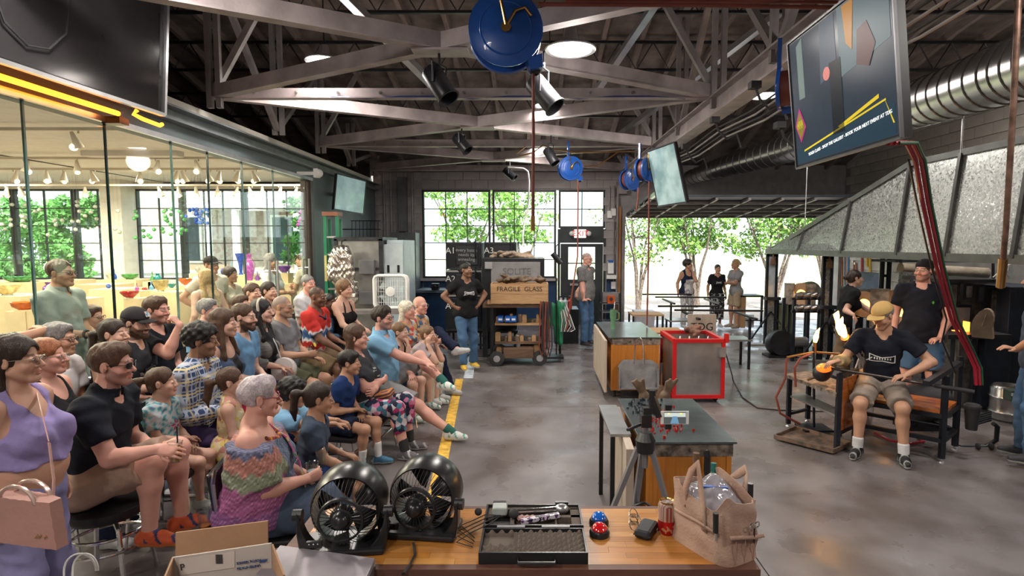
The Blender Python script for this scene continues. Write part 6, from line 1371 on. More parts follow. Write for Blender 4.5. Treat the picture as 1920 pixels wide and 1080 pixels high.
for k in range(5): bld(MB().cyl((A[0] -.25+.17*k,13.85,B_[2] -.02 if k>1 else 1.2),(A[0] -.25+.17*k,13.85,3.7),.02,8),'conduit',steel_grey,t)
bld(MB().span((A[0]+.1,13.8,2.3),(A[0]+.3,13.95,3.6)),'cable_duct',MATS['cabinet slate'],t)
t=wthing('wire_rack','thin black wire basket rack on the wall over the oven','rack',tuple(P(685,430,y=11.5)))
m=MB()
for k in range(8): m.tube([P(660+k*7,414,y=11.5),P(660+k*7,446,y=11.5)],.006,4)
for v in (414,430): m.tube([P(658,v,y=11.5),P(714,v,y=11.5)],.008,4)
bld(m,'wire',black_metal,t); bld(MB().beam(P(660,430,y=11.5),(XG+.02,11.5,P(660,430,y=11.5).z),.02,.02),'wall_bracket',black_metal,t)
# aluminised coat
S=SDF(); c0=W(640,475,9.2); S.ell(c0,np.array([.17,.12,.14]),None,.05); S.ell(W(637,505,9.2),np.array([.20,.13,.26]),None,.08); S.ell(W(648,545,9.2),np.array([.16,.12,.36]),None,.08); S.cone(W(628,478,9.15),W(622,520,9.1),.08,.07,.04); S.cone(W(652,482,9.15),W(664,560,9.15),.09,.07,.04)
vs,fs=sdf_mesh(S,.016,disp=lambda X,Y,Z: .016*np.sin(X*42+3*np.sin(Z*14))*np.sin(Z*26+2*np.sin(X*30))+.008*np.sin(X*90+Z*60))
t=wthing('heat_coat','crumpled silver aluminised heat coat hanging by the green ladder','coat',tuple(float(q) for q in W(640,570,9.2))); np_mesh('coat_body',vs,fs,M('aluminised cloth',(.62,.56,.50),.25,.9,var=.2,vs=9,bump=.6,bs=30),t,None,t['_w'])
bld(MB().tube([W(640,470,9.2),W(641,452,9.45),W(650,449,9.6)],.01,5),'hook',black_metal,t)
# box fan on a rail
t=wthing('box_fan','white square box fan standing on the steel rail','fan',tuple(P(731,577,y=8.9))); A,B_=quadbox(702,517,762,577,8.9,.12); rr=[(A[0],A[2]),(B_[0],A[2]),(B_[0],B_[2]),(A[0],B_[2])]
cx_,cz_,hw,hh=(A[0]+B_[0])/2,(A[2]+B_[2])/2,(B_[0] -A[0])/2,(B_[2] -A[2])/2
ring=[]
for qx,qz,a0 in ((1,1,0),(-1,1,90),(-1,-1,180),(1,-1,270)):
    for a in (0,45,90): ring.append((cx_+qx*(hw -.06)+.06*math.cos(R(a0+a)),8.9,cz_+qz*(hh -.06)+.06*math.sin(R(a0+a))))
m=MB().tube(ring,.022,8,closed=True); m.tube([(x,y+.11,z) for x,y,z in ring],.022,8,closed=True); bld(m,'frame',white_plastic,t,smooth=True)
m=MB()
for k in range(1,14): x=A[0]+(B_[0] -A[0])*k/14; m.cyl((x,8.9,A[2]+.02),(x,8.9,B_[2] -.02),.0035,4)
for k in range(1,6): z=A[2]+(B_[2] -A[2])*k/6; m.cyl((A[0]+.02,8.905,z),(B_[0] -.02,8.905,z),.0035,4)
tag(bld(m,'grille',white_metal,t),kind='stuff'); bld(MB().lathe([(0,0),(.075,0),(.07,.02),(0,.025)],(cx_,8.9,cz_),20,M=Matrix.Rotation(R(90),3,'X')),'badge',white_plastic,t)
for k in range(5): a=k*1.2566; m=MB(); m.prism([(cx_+.04*math.cos(a),8.95,cz_+.04*math.sin(a)),(cx_+.2*math.cos(a -.3),8.93,cz_+.2*math.sin(a -.3)),(cx_+.21*math.cos(a+.4),8.98,cz_+.21*math.sin(a+.4))],(0,.006,0)); bld(m,'blade',plug,t)
bld(MB().span((A[0]+.03,8.86,A[2] -.035),(A[0]+.09,9.06,A[2]+.0)).span((B_[0] -.09,8.86,A[2] -.035),(B_[0] -.03,9.06,A[2])),'foot',white_plastic,t)
t=wthing('steel_rail_bench','low steel rail frame carrying the white box fan','bench',(-2.4,8.95,0)); zr=A[2] -.035
bld(MB().span((-3.1,8.83,zr -.06),(-1.9,9.1,zr)),'rail',steel_grey,t); legs(t,(-3.0,-2.0),(8.87,9.06),zr -.06,steel_grey); A,B_=quadbox(681,580,770,600,9.0,.3); bld(MB().span((A[0],8.85,.3),(B_[0],9.1,.62)),'panel',MATS['box grey'],t)
# blue bench under the tall window, vise and small things
t=wthing('blue_workbench','dark blue workbench below the tall windows with a grey top','workbench',(-1.9,13.3,0)); bld(MB().span((-2.7,12.95,.88),(-.9,13.9,.94)),'worktop',M('bench top blue grey',(.12,.15,.19),.45),t); bld(MB().span((-2.65,13.0,.0),(-1.0,13.8,.86)),'cabinet',blue,t)
m=MB(); m.box((-2.25,13.05,1.02),(.16,.2,.14)).cyl((-2.35,12.9,1.02),(-2.15,12.9,1.02),.02).cyl((-2.25,12.85,1.02),(-2.25,13.2,1.02),.04); t2=wthing('bench_vise','black bench vise at the left of the blue workbench','vise',(-2.25,13.05,.94)); bld(m,'vise_body',black_metal,t2)
for k,x in enumerate((-1.95,-1.6,-1.3)): t2=wthing('hand_torch',('black torch stand nearest the bench vise','black torch stand mid bench before the blue wall','black torch stand nearest the stacked kilns')[k],'torch',(x,13.1,.94)); bld(MB().cyl((x,13.1,.94),(x,13.1,1.25),.012).tube([(x,13.1,1.2),(x+.1,13.05,1.32)],.02,8).cyl((x,13.1,.94),(x,13.1,.97),.06),'torch_body',black_metal,t2)
# stacked kilns
kb=M('kiln black',(.02,.022,.026),.35,.3,var=.15); kp=M('kiln panel',(.035,.04,.045),.3,.3,var=.1)
def kiln(u0,v0,u1,v1,D,tagt,label):
    A,B_=quadbox(u0,v0,u1,v1,D,.8); t=wthing('kiln',label,'kiln',(A[0],D,A[2])); bld(MB().span(A,B_),'kiln_body',kb,t,bevel=.012)
    w_=B_[0] -A[0]; bld(MB().span((A[0]+w_*.30,D -.03,A[2]+.08),(B_[0] -.06,D,B_[2] -.07)),'door',kp,t,bevel=.01); bld(MB().span((A[0],D -.012,A[2]),(B_[0],D,A[2]+.03)).span((A[0],D -.012,B_[2] -.03),(B_[0],D,B_[2])),'edge_rail',alu if tagt =='A2' else dark_metal,t)
    text(tagt,.16,FR(Vector((A[0]+.09,D -.004,B_[2] -.16)) -Vector(t['_w']),(1,0,0),(0,0,1)),white_m,t); bld(MB().tube([(B_[0] -.10,D -.03,A[2]+.2),(B_[0] -.10,D -.07,A[2]+.25),(B_[0] -.10,D -.07,A[2]+.5),(B_[0] -.10,D -.03,A[2]+.55)],.012,6),'handle',black_metal,t)
    return t,A,B_
t,A,B_=kiln(836,454,902,505,10.6,'A1','upper black kiln with chalk writing on its door')
for k,s in enumerate(('every batch','needs its','annealing','time')): text(s,.085,FR(Vector(((A[0]+B_[0])/2+.06,10.565,B_[2] -.15 -.085*k)) -Vector(t['_w']),(1,0,-.03),(0,0,1)),M('chalk',(.35,.36,.36),.9),t,'chalk_line')
kiln(836,507,902,556,10.6,'A2','lower black kiln under the one with chalk writing'); t,A,B_=kiln(836,558,902,620,10.6,'A4','bottom black kiln hidden behind the presenter')
kiln(908,454,968,500,10.7,'A3','black kiln behind the tool cart with kraft paper on top')
t=wthing('kiln_stand','black steel stand under the kilns','stand',(-1.5,10.8,0)); legs(t,(-1.6,-1.0,-.9,-.35),(10.7,11.3),.33,black_metal); bld(MB().span((-1.65,10.65,.32),(-.3,11.4,.36)),'top',black_metal,t); bld(MB().span((-.88,10.95,.36),(-.32,11.4,1.50)),'filler_cabinet',kb,t)
# tool cart with FRAGILE GLASS crate
D=9.3
t=wthing('tool_cart','black wheeled tool cart with open shelves of tools, in front of the exit door window','cart',(-.3,D,0))
def sp(u0,v0,u1,v1,D_,dep): return MB().span(*quadbox(u0,v0,u1,v1,D_,dep))
bld(sp(905,570,1028,577,D,.7),'top_shelf',woodd,t); bld(sp(928,606,1016,610,D+.05,.6),'shelf',wood,t); bld(sp(928,641,1016,645,D+.05,.6),'shelf',woodd,t); bld(sp(925,662,1018,666,D+.05,.6),'shelf',black_metal,t)
for u in (922,1018):
    for dy in (0,.62): bld(MB().span((P(u,600,y=D).x -.025,D+dy,.14),(P(u,600,y=D).x+.025,D+dy+.05,P(u,572,y=D).z)),'post',black_metal,t)
wx=P(932,668,y=D -.05); 
for yy,xx in ((D -.1,wx.x),(D+.6,wx.x),(D -.05,P(1012,668,y=D).x)):
    MB().lathe([(.02,-.03),(.06,-.03),(.115,-.025),(.125,0),(.115,.025),(.06,.03),(.02,.03)],(xx -t['_w'][0],yy -t['_w'][1],.125),22,M=Matrix.Rotation(R(90),3,'X')).build('wheel',black_rubber,t,smooth=True); MB().lathe([(0,-.035),(.055,-.033),(.055,.033),(0,.035)],(xx -t['_w'][0],yy -t['_w'][1],.125),16,M=Matrix.Rotation(R(90),3,'X')).build('wheel_hub',alu,t)
bld(MB().tube([P(905,668,y=D),P(880,664,y=D),P(873,672,y=D)],.015,6),'tow_bar',black_metal,t)
# furnace box behind the crate
t=wthing('glory_furnace','black framed furnace box with grey panel behind the fragile glass crate','furnace',(-.4,9.9,0)); A,B_=quadbox(903,484,1021,560,9.9,1.0); bld(MB().span((A[0],9.9,.95),B_),'housing',kb,t,bevel=.01); A2,B2=quadbox(921,491,1013,550,9.87,.04); bld(MB().span(A2,B2),'grey_panel',M('grey panel',(.20,.195,.20),.6,var=.1),t)
bld(sp(909,491,923,504,9.85,.04),'hinge',alu,t); legs(t,(A[0]+.05,B_[0] -.05),(9.98,10.8),.96,kb,.08)
for i,(a0,a1) in enumerate((((-.16,.05),(-.10,-.02)),)): pass
text('SOLITE',.16,FR(Vector(((A2[0]+B2[0])/2+.02,9.865,B2[2] -.17)) -Vector(t['_w']),(1,0,0),(0,0,1)),M('faint marker',(.13,.125,.125),.9),t,'marker_writing')
def heap(cx,cy,cz,rx,ry,rz_,mat,name,label,cat,seed,amp=.03):
    random.seed(seed); S=SDF()
    for k in range(7): S.cone((cx+random.uniform(-rx,rx),cy+random.uniform(-ry,ry),cz+random.uniform(.2,.6)*rz_),(cx+random.uniform(-rx,rx),cy+random.uniform(-ry,ry),cz+random.uniform(.3,.9)*rz_),rz_*.32,rz_*.22,.03,flat=((0,0,1),1.6))
    vs,fs=sdf_mesh(S,.014,disp=lambda X,Y,Z: amp*.5*np.sin(X*50+seed)*np.sin(Y*46+Z*60)); t_=wthing(name,label,cat,(cx,cy,cz)); np_mesh('folded_cloth',vs,fs,mat,t_,None,t_['_w']); return t_
p=P(965,484,y=10.2); heap(p.x,10.25,p.z -.02,.42,.2,.16,M('kraft paper',(.42,.32,.24),.8,var=.2,vs=5),'paper_bundle','crumpled kraft paper and towels on top of the furnace box','paper',3)
# crate
t=wthing('wooden_crate','wooden crate stencilled FRAGILE GLASS on the tool cart','crate',(-.3,9.3,.9)); A,B_=quadbox(920,532,1028,570,9.25,.4)
for k in range(2):
    zz=A[2]+(B_[2] -A[2])*(k*.5); bld(MB().span((A[0],9.25,zz+.004),(B_[0],9.27,zz+(B_[2] -A[2])*.5 -.004)),'plank',wood,t)
bld(MB().span((A[0],9.27,A[2]),(A[0]+.02,9.65,B_[2])),'side_board',wood,t); bld(MB().span((B_[0] -.02,9.27,A[2]),(B_[0],9.65,B_[2])),'side_board',wood,t); bld(MB().span((A[0],9.65,A[2]),(B_[0],9.67,B_[2])),'back_board',wood,t); bld(MB().span((A[0],9.27,A[2]),(B_[0],9.65,A[2]+.02)),'bottom_board',wood,t)
text('FRAGILE  GLASS',.105,FR(Vector(((A[0]+B_[0])/2,9.247,B_[2] -.09)) -Vector(t['_w']),(1,0,0),(0,0,1)),M('stencil black',(.02,.015,.012),.8),t,'stencil')
heap((A[0]+B_[0])/2,9.45,B_[2] -.02,.38,.10,.17,M('old leather',(.15,.10,.065),.7,var=.3,vs=8),'glove_heap','heap of old leather gloves in the fragile glass crate','gloves',8)
# small tools on the cart shelves
random.seed(21)
for (v,u0,u1,n) in ((570,915,1022,16),(606,930,1012,10),(641,930,1012,11),(662,930,1012,7)):
    for k in range(n):
        u=u0+(u1 -u0)*(k+.5)/n; p=P(u,v,y=D+.02 if v ==570 else D+.15); h=random.uniform(.04,.14) if v ==570 else random.uniform(.05,.16); w_=random.uniform(.03,.09)
        o=MB(); kind=k % 3
        if kind ==0: o.box((0,0,h/2),(w_,.1,h)).box((0,0,h+.006),(w_*.8,.08,.012)); nm,cc,mt,lb='wood_block','block',wood,'wooden shaping block'
        elif kind ==1: o.tube([(-w_,0,.012),(0,0,.02),(w_,.03,.014)],.010,6).sphere((w_*1.1,.03,.02),.02,8,5); nm,cc,mt,lb='ladle','ladle',black_metal,'black metal ladle'
        else: o.lathe([(0,0),(w_*.5,0),(w_*.55,h*.8),(w_*.4,h),(0,h)],n=12); nm,cc,mt,lb='tin','tin',M('tool tin',(.22,.17,.13),.5,.4),'dull metal tin'
        o=o.build(nm,mt); o.location=p; tag(o,'%s on the %s of the tool cart' % (lb,{570: 'top board',606: 'upper shelf',641: 'middle shelf',662: 'lowest shelf'}[v]),cc,'tools on the tool cart')
for k,u in enumerate((938,952,963)): p=P(u,604,y=D); t=wthing('parts_bin','blue plastic parts bin on the cart shelf, '+('left one','middle one','right one')[k],'bin',tuple(p),'blue parts bins'); bld(MB().span(p -Vector((.045,0,0)),p+Vector((.045,.2,.09))),'bin_body',M('bin blue',(.01,.10,.42),.4),t); bld(MB().span(p+Vector((-.03,-.006,.03)),p+Vector((.03,0,.06))),'card',white_m,t)
for k,(u0,v0,u1,v1) in enumerate(((940,652,968,662),(975,648,1012,661),(944,654,1000,672))): t=wthing('timber_block','charred timber block in the cart, '+('short one','right one','long bottom one')[k],'timber',tuple(P(u0,v1,y=D+.1))); q_=quadbox(u0,v0,u1,v1,D+(.12 if k<2 else -.1),.15); bld(MB().span(*q_),'beam',woodd,t,bevel=.006); bld(MB().span(Vector(q_[0])+Vector((.02,-.004,.01)),Vector(q_[0])+Vector((.03,0,.03))),'knot',black_rubber,t)
t=wthing('hose_loops','long loops of brown and black hose hung on the cart end','hose',tuple(P(1024,660,y=9.2)))
for k in range(4):
    u=1014+k*5; bld(MB().tube([P(u,565,y=9.15),P(u -2,610,y=9.15),P(u -3,650,y=9.15),P(u+2,668,y=9.15),P(u+6,650,y=9.18),P(u+5,600,y=9.18),P(u+3,566,y=9.2)],.014,6),'hose',(hose_r,black_rubber)[k % 2],t,smooth=True)
t=wthing('lamp_stand','black clamp lamp on a thin stand right of the tool cart','lamp',tuple(P(1045,670,y=9.6))); bld(MB().tube([P(1043,665,y=9.6),P(1043,560,y=9.6),P(1042,462,y=9.6),P(1050,455,y=9.6)],.012,6),'pole',black_metal,t); bld(MB().cyl(P(1036,475,y=9.6),P(1052,494,y=9.6),.05),'lamp_head',black_metal,t); bld(MB().box(tuple(P(1040,668,y=9.6)),(.3,.3,.03)),'base',black_metal,t)
t=wthing('garment_bundle','green and white garments and lanyards hanging on a small stand','clothing',tuple(P(1050,640,y=9.9)))
S=SDF(); S.cone(W(1048,575,9.9),W(1050,640,9.9),.10,.07,.05); S.cone(W(1038,575,9.9),W(1030,610,9.9),.06,.04,.04); vs,fs=sdf_mesh(S,.016,disp=lambda X,Y,Z: .02*np.sin(X*60+4*Z)); np_mesh('green_cloth',vs,fs,M('green cloth',(.02,.20,.09),.7),t,None,t['_w'])
for k in range(7): bld(MB().tube([P(1050+k*2,572,y=9.85),P(1054+k*4,600+k*3,y=9.8),P(1052+k*3,622,y=9.8)],.008,5),'lanyard',(white_plastic,steel_grey)[k % 2],t)
bld(MB().tube([P(1050,572,y=9.9),P(1050,672,y=9.9)],.02,8),'stand',black_metal,t)
t=wthing('low_cabinet','low black cabinet behind the man in the grey shirt','cabinet',tuple(P(1050,660,y=11.3))); A,B_=quadbox(1040,580,1085,645,11.3,.6); bld(MB().span((A[0],11.3,0),B_),'cabinet_body',kb,t); bld(MB().span((A[0]+.1,11.27,.4),(A[0]+.2,11.3,.43)),'handle',alu,t)
for k,(u,c) in enumerate(((1052,white_plastic),(1060,plug),(1068,M('red can',(.4,.04,.03),.4)))): p=P(u,578,y=11.5); t=wthing('bottle',('white squat bottle','pale blue spray bottle','red can')[k]+' standing on the low black cabinet','bottle',tuple(p)); bld(MB().lathe([(0,0),(.05,0),(.05,.14),(.02,.18),(.02,.22),(0,.22)],p,12),'bottle_body',c,t); bld(MB().box(p+Vector((0,-.0,.235)),(.05,.03,.03)),'cap',black_plastic,t)
# exit sign, dispenser, heater shelf
t=wthing('exit_sign','illuminated white EXIT sign with red letters over the exit door','sign',tuple(P(1088,447,y=13.9))); A,B_=quadbox(1077,430,1099,446,13.88,.12); bld(MB().span(A,B_),'sign_box',glow('exit white',(.9,.85,.82),.6),t)
text('EXIT',.19,FR(Vector(((A[0]+B_[0])/2,13.876,(A[2]+B_[2])/2)) -Vector(t['_w']),(1,0,0),(0,0,1)),glow('exit red',(.8,.02,.02),1.2),t,'exit_letters')
for sx in (-1,1): bld(MB().sphere(((A[0]+B_[0])/2+sx*.21,13.86,(A[2]+B_[2])/2),(.06,.05,.06)),'emergency_lamp',white_plastic,t,smooth=True)
t=wthing('soap_dispenser','white dispenser with blue top mounted right of the exit door','dispenser',tuple(P(1145,515,y=13.9))); bld(sp(1140,490,1151,513,13.82,.15),'dispenser_body',white_plastic,t,bevel=.01); bld(sp(1141,488,1150,492,13.8,.15),'blue_cover',MATS['bin blue'],t); bld(sp(1138,516,1156,523,13.75,.2),'tray',white_metal,t)
t=wthing('wire_shelf','small steel shelf unit between the exit door and the bay','shelf',tuple(P(1147,608,y=13.3))); A,B_=quadbox(1128,550,1162,608,13.3,.45)
legs(t,(A[0],B_[0]),(13.3,13.72),B_[2],dark_metal,.03)
for v in (569,585,603): q_=quadbox(1128,v,1162,v+1.5,13.3,.45); bld(MB().span(*q_),'shelf',sheet,t)
t=wthing('grinder_box','grey case with an orange control box on the small steel shelf','machine',tuple(P(1147,567,y=13.35))); bld(sp(1130,549,1162,567,13.35,.3),'case',sheet,t); bld(sp(1139,555,1153,569,13.25,.1),'control_box',M('orange red',(.65,.10,.02),.4),t); bld(MB().cyl(P(1146,561,y=13.25),P(1146,561,y=13.22),.04),'dial',black_plastic,t)
for k,(u,v) in enumerate(((1150,535),(1143,402),(1150,398))): t=wthing('junction_box',('white wall socket box above the steel shelf','grey conduit box beside the transom window','white round box high by the transom window')[k],'box',tuple(P(u,v,y=13.95))); bld(MB().box(tuple(P(u,v,y=13.95)),(.12,.08,.18)),'box_body',white_plastic,t,bevel=.01); bld(MB().cyl(P(u,v,y=13.95)+Vector((0,0,.09)),Vector((P(u,v,y=13.95).x,13.95,3.4)),.015),'conduit',steel_grey,t)
# ---------------------------------------------------------------- mid floor
# far marver
def marver(name,label,x0,x1,y0,y1,zt,body,panel=True):
    t=wthing(name,label,'table',(x0,y0,0)); bld(MB().span((x0,y0,zt -.014),(x1,y1,zt)),'steel_top',tabs,t,bevel=.003); bld(MB().span((x0+.04,y0+.02,.10),(x1 -.03,y1 -.05,zt -.10)),'plywood_body',woodo,t); bld(MB().span((x0+.05,y0+.015,zt -.10),(x1 -.02,y1 -.03,zt -.014)),'underframe',M('scorched board',(.20,.16,.13),.8,var=.4,vs=22,bump=.3,bs=60),t)
    bld(MB().span((x0+.034,y0+.012,.10),(x0+.075,y0+.03,zt -.10)),'corner_strip',woodo,t); bld(MB().span((x1 -.06,y0+.012,.10),(x1 -.03,y0+.03,zt -.10)),'corner_strip',woodo,t)
    for x in (x0+.1,x1 -.1):
        for y in (y0+.1,y1 -.15): bld(MB().lathe([(0,-.012),(.045,-.012),(.045,.012),(0,.012)],(x,y,.045),14,M=Matrix.Rotation(R(90),3,'Y')),'caster',black_rubber,t); bld(MB().box((x,y,.085),(.05,.05,.04)),'caster_plate',dark_metal,t)
    return t
t=marver('marver_table','orange plywood marver table with steel top and dustpan on its front, in the middle distance',.97,1.66,7.25,8.7,.80,woodo); a=P(1128,615,y=8.5); bld(MB().prism([(.90,7.1,.12),(.93,7.1,.12),(.95,8.6,.12),(.92,8.6,.12)],(0,0,.66)),'side_board',palew,t)
t=wthing('tumbler','green insulated tumbler with a straw on the far marver table','tumbler',(1.15,8.05,.80)); p=Vector((1.13,8.0,.80)); t.location=p; t['_w']=list(p)
bld(MB().lathe([(0,0),(.034,0),(.036,.12),(.046,.16),(.046,.27),(0,.27)],p,20),'tumbler_body',M('tumbler green',(.12,.26,.14),.4),t,smooth=True); bld(MB().lathe([(0,.27),(.047,.27),(.047,.285),(0,.29)],p,20),'lid',glassmat('clear plastic cup'),t); bld(MB().tube([p+Vector((.01,0,.27)),p+Vector((.02,0,.38))],.005,6),'straw',white_plastic,t); bld(MB().tube([p+Vector((.045,0,.24)),p+Vector((.085,0,.22)),p+Vector((.085,0,.14)),p+Vector((.045,0,.12))],.009,6),'handle',MATS['tumbler green'],t)
t=wthing('dustpan','grey metal dustpan hung by its wire handle on the far marver table','dustpan',(1.40,7.15,.2)); z0=.16
m=MB(); y=7.17; m.prism([(1.10,y -.03,z0),(1.56,y -.03,z0),(1.60,y,z0+.30),(1.50,y+.01,z0+.36),(1.14,y+.01,z0+.36),(1.08,y,z0+.28)],(0,.02,0)); m.box((1.09,y -.05,z0+.13),(.012,.1,.28)).box((1.58,y -.05,z0+.13),(.012,.1,.28)).box((1.34,y -.05,z0+.01),(.48,.1,.012)); bld(m,'pan',M('galvanised pan',(.33,.33,.34),.45,.6,var=.2),t)
bld(MB().tube([(1.28,y -.03,z0+.32),(1.285,y -.04,z0+.50),(1.30,y -.05,z0+.62),(1.34,y -.05,z0+.66),(1.38,y -.05,z0+.62),(1.395,y -.04,z0+.50),(1.40,y -.03,z0+.32)],.010,6),'wire_handle',chrome,t,smooth=True)
t=wthing('small_broom','short brown hand broom at the corner of the far marver table','broom',(1.60,7.1,0)); bld(MB().lathe([(.08,0.02),(.07,.10),(.03,.2),(.012,.22),(.012,.42),(0,.43)],(1.62,7.08,0),14,sy=.5),'bristles',woodd,t); bld(MB().cyl((1.62,7.08,.38),(1.62,7.08,.50),.016),'grip',black_rubber,t)
# bin with red edges
x0,x1,y0,y1,zt=1.77,2.38,7.05,7.75,.79
t=wthing('pipe_cooler_bin','tall sheet metal bin with bright red painted corner edges','bin',(x0,y0,0)); redp=M('red paint',(.50,.012,.015),.35,var=.06)
for a,b_ in (((x0,y0,.08),(x1,y0+.02,zt)),((x0,y0+.02,.08),(x0+.02,y1,zt)),((x1 -.02,y0+.02,.08),(x1,y1,zt)),((x0,y1 -.02,.08),(x1,y1,zt))): bld(MB().span(a,b_),'side_panel',sheet,t)
for x,y in ((x0,y0),(x1,y0),(x0,y1),(x1,y1)): bld(MB().span((x -.022,y -.022,.06),(x+.022,y+.022,zt+.0)),'corner_edge',redp,t)
for (xa,ya,xb,yb) in ((x0,y0,x1,y0),(x0,y1,x1,y1),(x0,y0,x0,y1),(x1,y0,x1,y1)):
    for zz in (zt,.08): bld(MB().beam((xa,ya,zz),(xb,yb,zz),.05,.045),'edge_bar',redp,t)
bld(MB().span((x0+.03,y0+.03,zt -.12),(x1 -.03,y1 -.03,zt -.11)),'inner_tray',woodd,t); bld(MB().span((x1+.01,y0 -.03,zt -.02),(x1+.06,y0+.02,zt+.09)),'red_stake',redp,t)
for x in (x0+.08,x1 -.06): bld(MB().sphere((x,y0+.08,.035),.035,10,6),'caster',black_rubber,t)
for k in range(5): bld(MB().cyl((x0+.1+.12*k,y0+.2,zt -.11),(x0+.13+.12*k,y0+.22,zt+.02),.012),'rod_end',alu,t)
bld(sp(1350,652,1362,670,7.0,.06),'junction_box',MATS['galvanised pan'],t); heap(2.15,7.6,zt -.03,.08,.08,.16,M('rag brown',(.20,.10,.07),.9,var=.3),'rag','crumpled brown rag on the rim of the red edged bin','rag',5)
t=wthing('power_cord','black power cord curving across the floor from the red edged bin','cord',(3,7,0)); bld(MB().tube([(2.43,7.1,.62),(2.50,7.05,.35)]+[P(u,v,z=.008) for u,v in ((1375,715),(1392,745),(1420,765),(1460,769),(1500,770),(1560,772),(1620,774))],.008,6),'cord',black_rubber,t,smooth=True)
# benches at the back (two)
def bench(label,lx,ly,rx,ry,board=None,zb=.58,topm=wood):
    t=wthing('glass_bench',label,'bench',(lx,ly,0)); bld(MB().span((lx,ly,zb),(lx+.62,ly+.55,zb+.03)),'side_table',topm,t); legs(t,(lx+.02,lx+.6),(ly+.03,ly+.52),zb,black_metal,.035)
    bld(MB().span((lx+.75,ly+.1,.45),(lx+1.7,ly+.5,.48)),'seat',sheet,t); legs(t,(lx+.78,lx+1.66),(ly+.12,ly+.48),.45,black_metal,.035)
    for x in (lx+.78,lx+1.66): bld(MB().beam((x,ly -.15,.84),(x,ly+.85,.84),.04,.03),'arm_rail',black_metal,t); bld(MB().beam((x,ly+.12,.46),(x,ly+.12,.83),.035,.035),'rail_post',black_metal,t)
    bld(MB().beam((lx+.5,ly+.3,.93),(lx+1.9,ly+.2,.93),.03,.03).beam((lx+.3,ly+.6,.96),(lx+1.3,ly+.6,.96),.03,.03),'cross_rail',black_metal,t)
    if board: bld(MB().span((lx+.64,ly -.02,.42),(lx+1.08,ly+.01,.90)),'shield_board',palew,t); text('TDG',.17,FR((.86,-.025,.70),(1,0,0),(0,0,1)),MATS['stencil black'],t,'stencil_letters')
    return t
bench('black framed glassblowing bench with a pale shield board marked TDG behind the red edged bin',1.78,8.85,0,0,True)
bench('second black framed glassblowing bench nearer the open bay',1.95,11.1,0,0,None)
t=wthing('storage_bin','pale lidded storage bin just outside the bay','bin',tuple(P(1207,610,y=13.6))); p=P(1207,612,y=13.6); bld(MB().box((p.x,13.6,.18),(.42,.35,.36),taper=1.1),'bin_body',M('bin grey',(.42,.42,.45),.5),t); bld(MB().box((p.x,13.6,.38),(.50,.42,.04)),'lid',MATS['bin grey'],t)
t=wthing('toy_crate','pink grey crate under the back bench','crate',(1.75,9.2,0)); bld(MB().box((1.95,9.9,.17),(.38,.3,.34)),'crate_body',MATS['bin grey'],t); bld(MB().box((1.95,9.9,.35),(.42,.34,.03)),'lid',MATS['bin grey'],t)
# near marver with chips, tripod and phone
X0,X1,Y0,Y1,ZT2=.69,1.30,P(1200,829,z=.74).y,P(1200,747,z=.74).y,.74
t=marver('marver_table','orange plywood marver table with dark steel top scattered with glass chips, nearest the camera',X0,X1,Y0,Y1,ZT2,woodo)
bld(MB().prism([(X0 -.10,Y0 -.02,.02),(X0 -.05,Y0 -.02,.02),(X0+.0,Y1 -.1,.02),(X0 -.05,Y1 -.1,.02)],(0,0,ZT2 -.06)),'side_board',palew,t)
chips=dict(red=M('red glass chip',(.55,.03,.02),.1,trans=.3),dark=M('dark glass chip',(.02,.03,.04),.1))
random.seed(5)
for k in range(150):
    red=k >= 80
    u,v=(random.gauss(1243,22),random.gauss(795,15)) if red else (random.gauss(1208,20),random.gauss(765,8)); v=min(max(v,751),822); p=P(u,v,z=ZT2)
    if not (X0+.02<p.x<X1 -.02 and Y0+.02<p.y<Y1 -.02): continue
    kk='red' if red else 'dark'
    if kk not in BP: o=MB().prism([(-.008,0,0),(.006,-.005,0),(.009,.004,0),(-.003,.008,0)],(0,0,.012)).build('glass_chip',chips[kk]); BP[kk]=o
    else: o=BP[kk].copy(); COL.objects.link(o)
    o.location=p; o.rotation_euler=(0,0,random.uniform(0,6)); s_=random.uniform(.7,1.3); o.scale=(s_,s_,s_*random.uniform(.6,1.6)); tag(o,('red' if red else 'dark')+' glass chip on the nearest marver table top','glass chip',('red' if red else 'dark')+' glass chips on the marver')
t=wthing('metal_stool','narrow black steel stand left of the nearest marver table','stand',(.52,4.3,0)); bld(MB().span((.52,3.75,.70),(.66,4.45,.72)),'stand_top',sheet,t); legs(t,(.54,.63),(3.78,4.42),.70,black_metal,.03)
t=wthing('glove_pair','pair of worn brown heat gloves standing beyond the nearest marver table','gloves',(1.05,4.95,.5)); gm=MATS['old leather']
for k,sx in enumerate((-.09,.09)):
    S=SDF(); c=np.array((.98+sx+.06,4.80,.70)); S.cone(c+[0,0,-.16],c,.05,.045,.02); 
    for j in range(4): S.cone(c,c+[sx*.6+(j -1.5)*.028,-.01,.12+.02*(j % 2)],.022,.015,.012)
    vs,fs=sdf_mesh(S,.010); np_mesh('glove',vs,fs,gm,t,None,t['_w'])
t=wthing('glove_post','dark post carrying the brown heat gloves','stand',(1.04,4.8,0)); bld(MB().span((.93,4.76,0),(1.15,4.84,.56)),'post',dark_metal,t); bld(MB().span((.88,4.72,0),(1.2,4.88,.03)),'base',dark_metal,t)
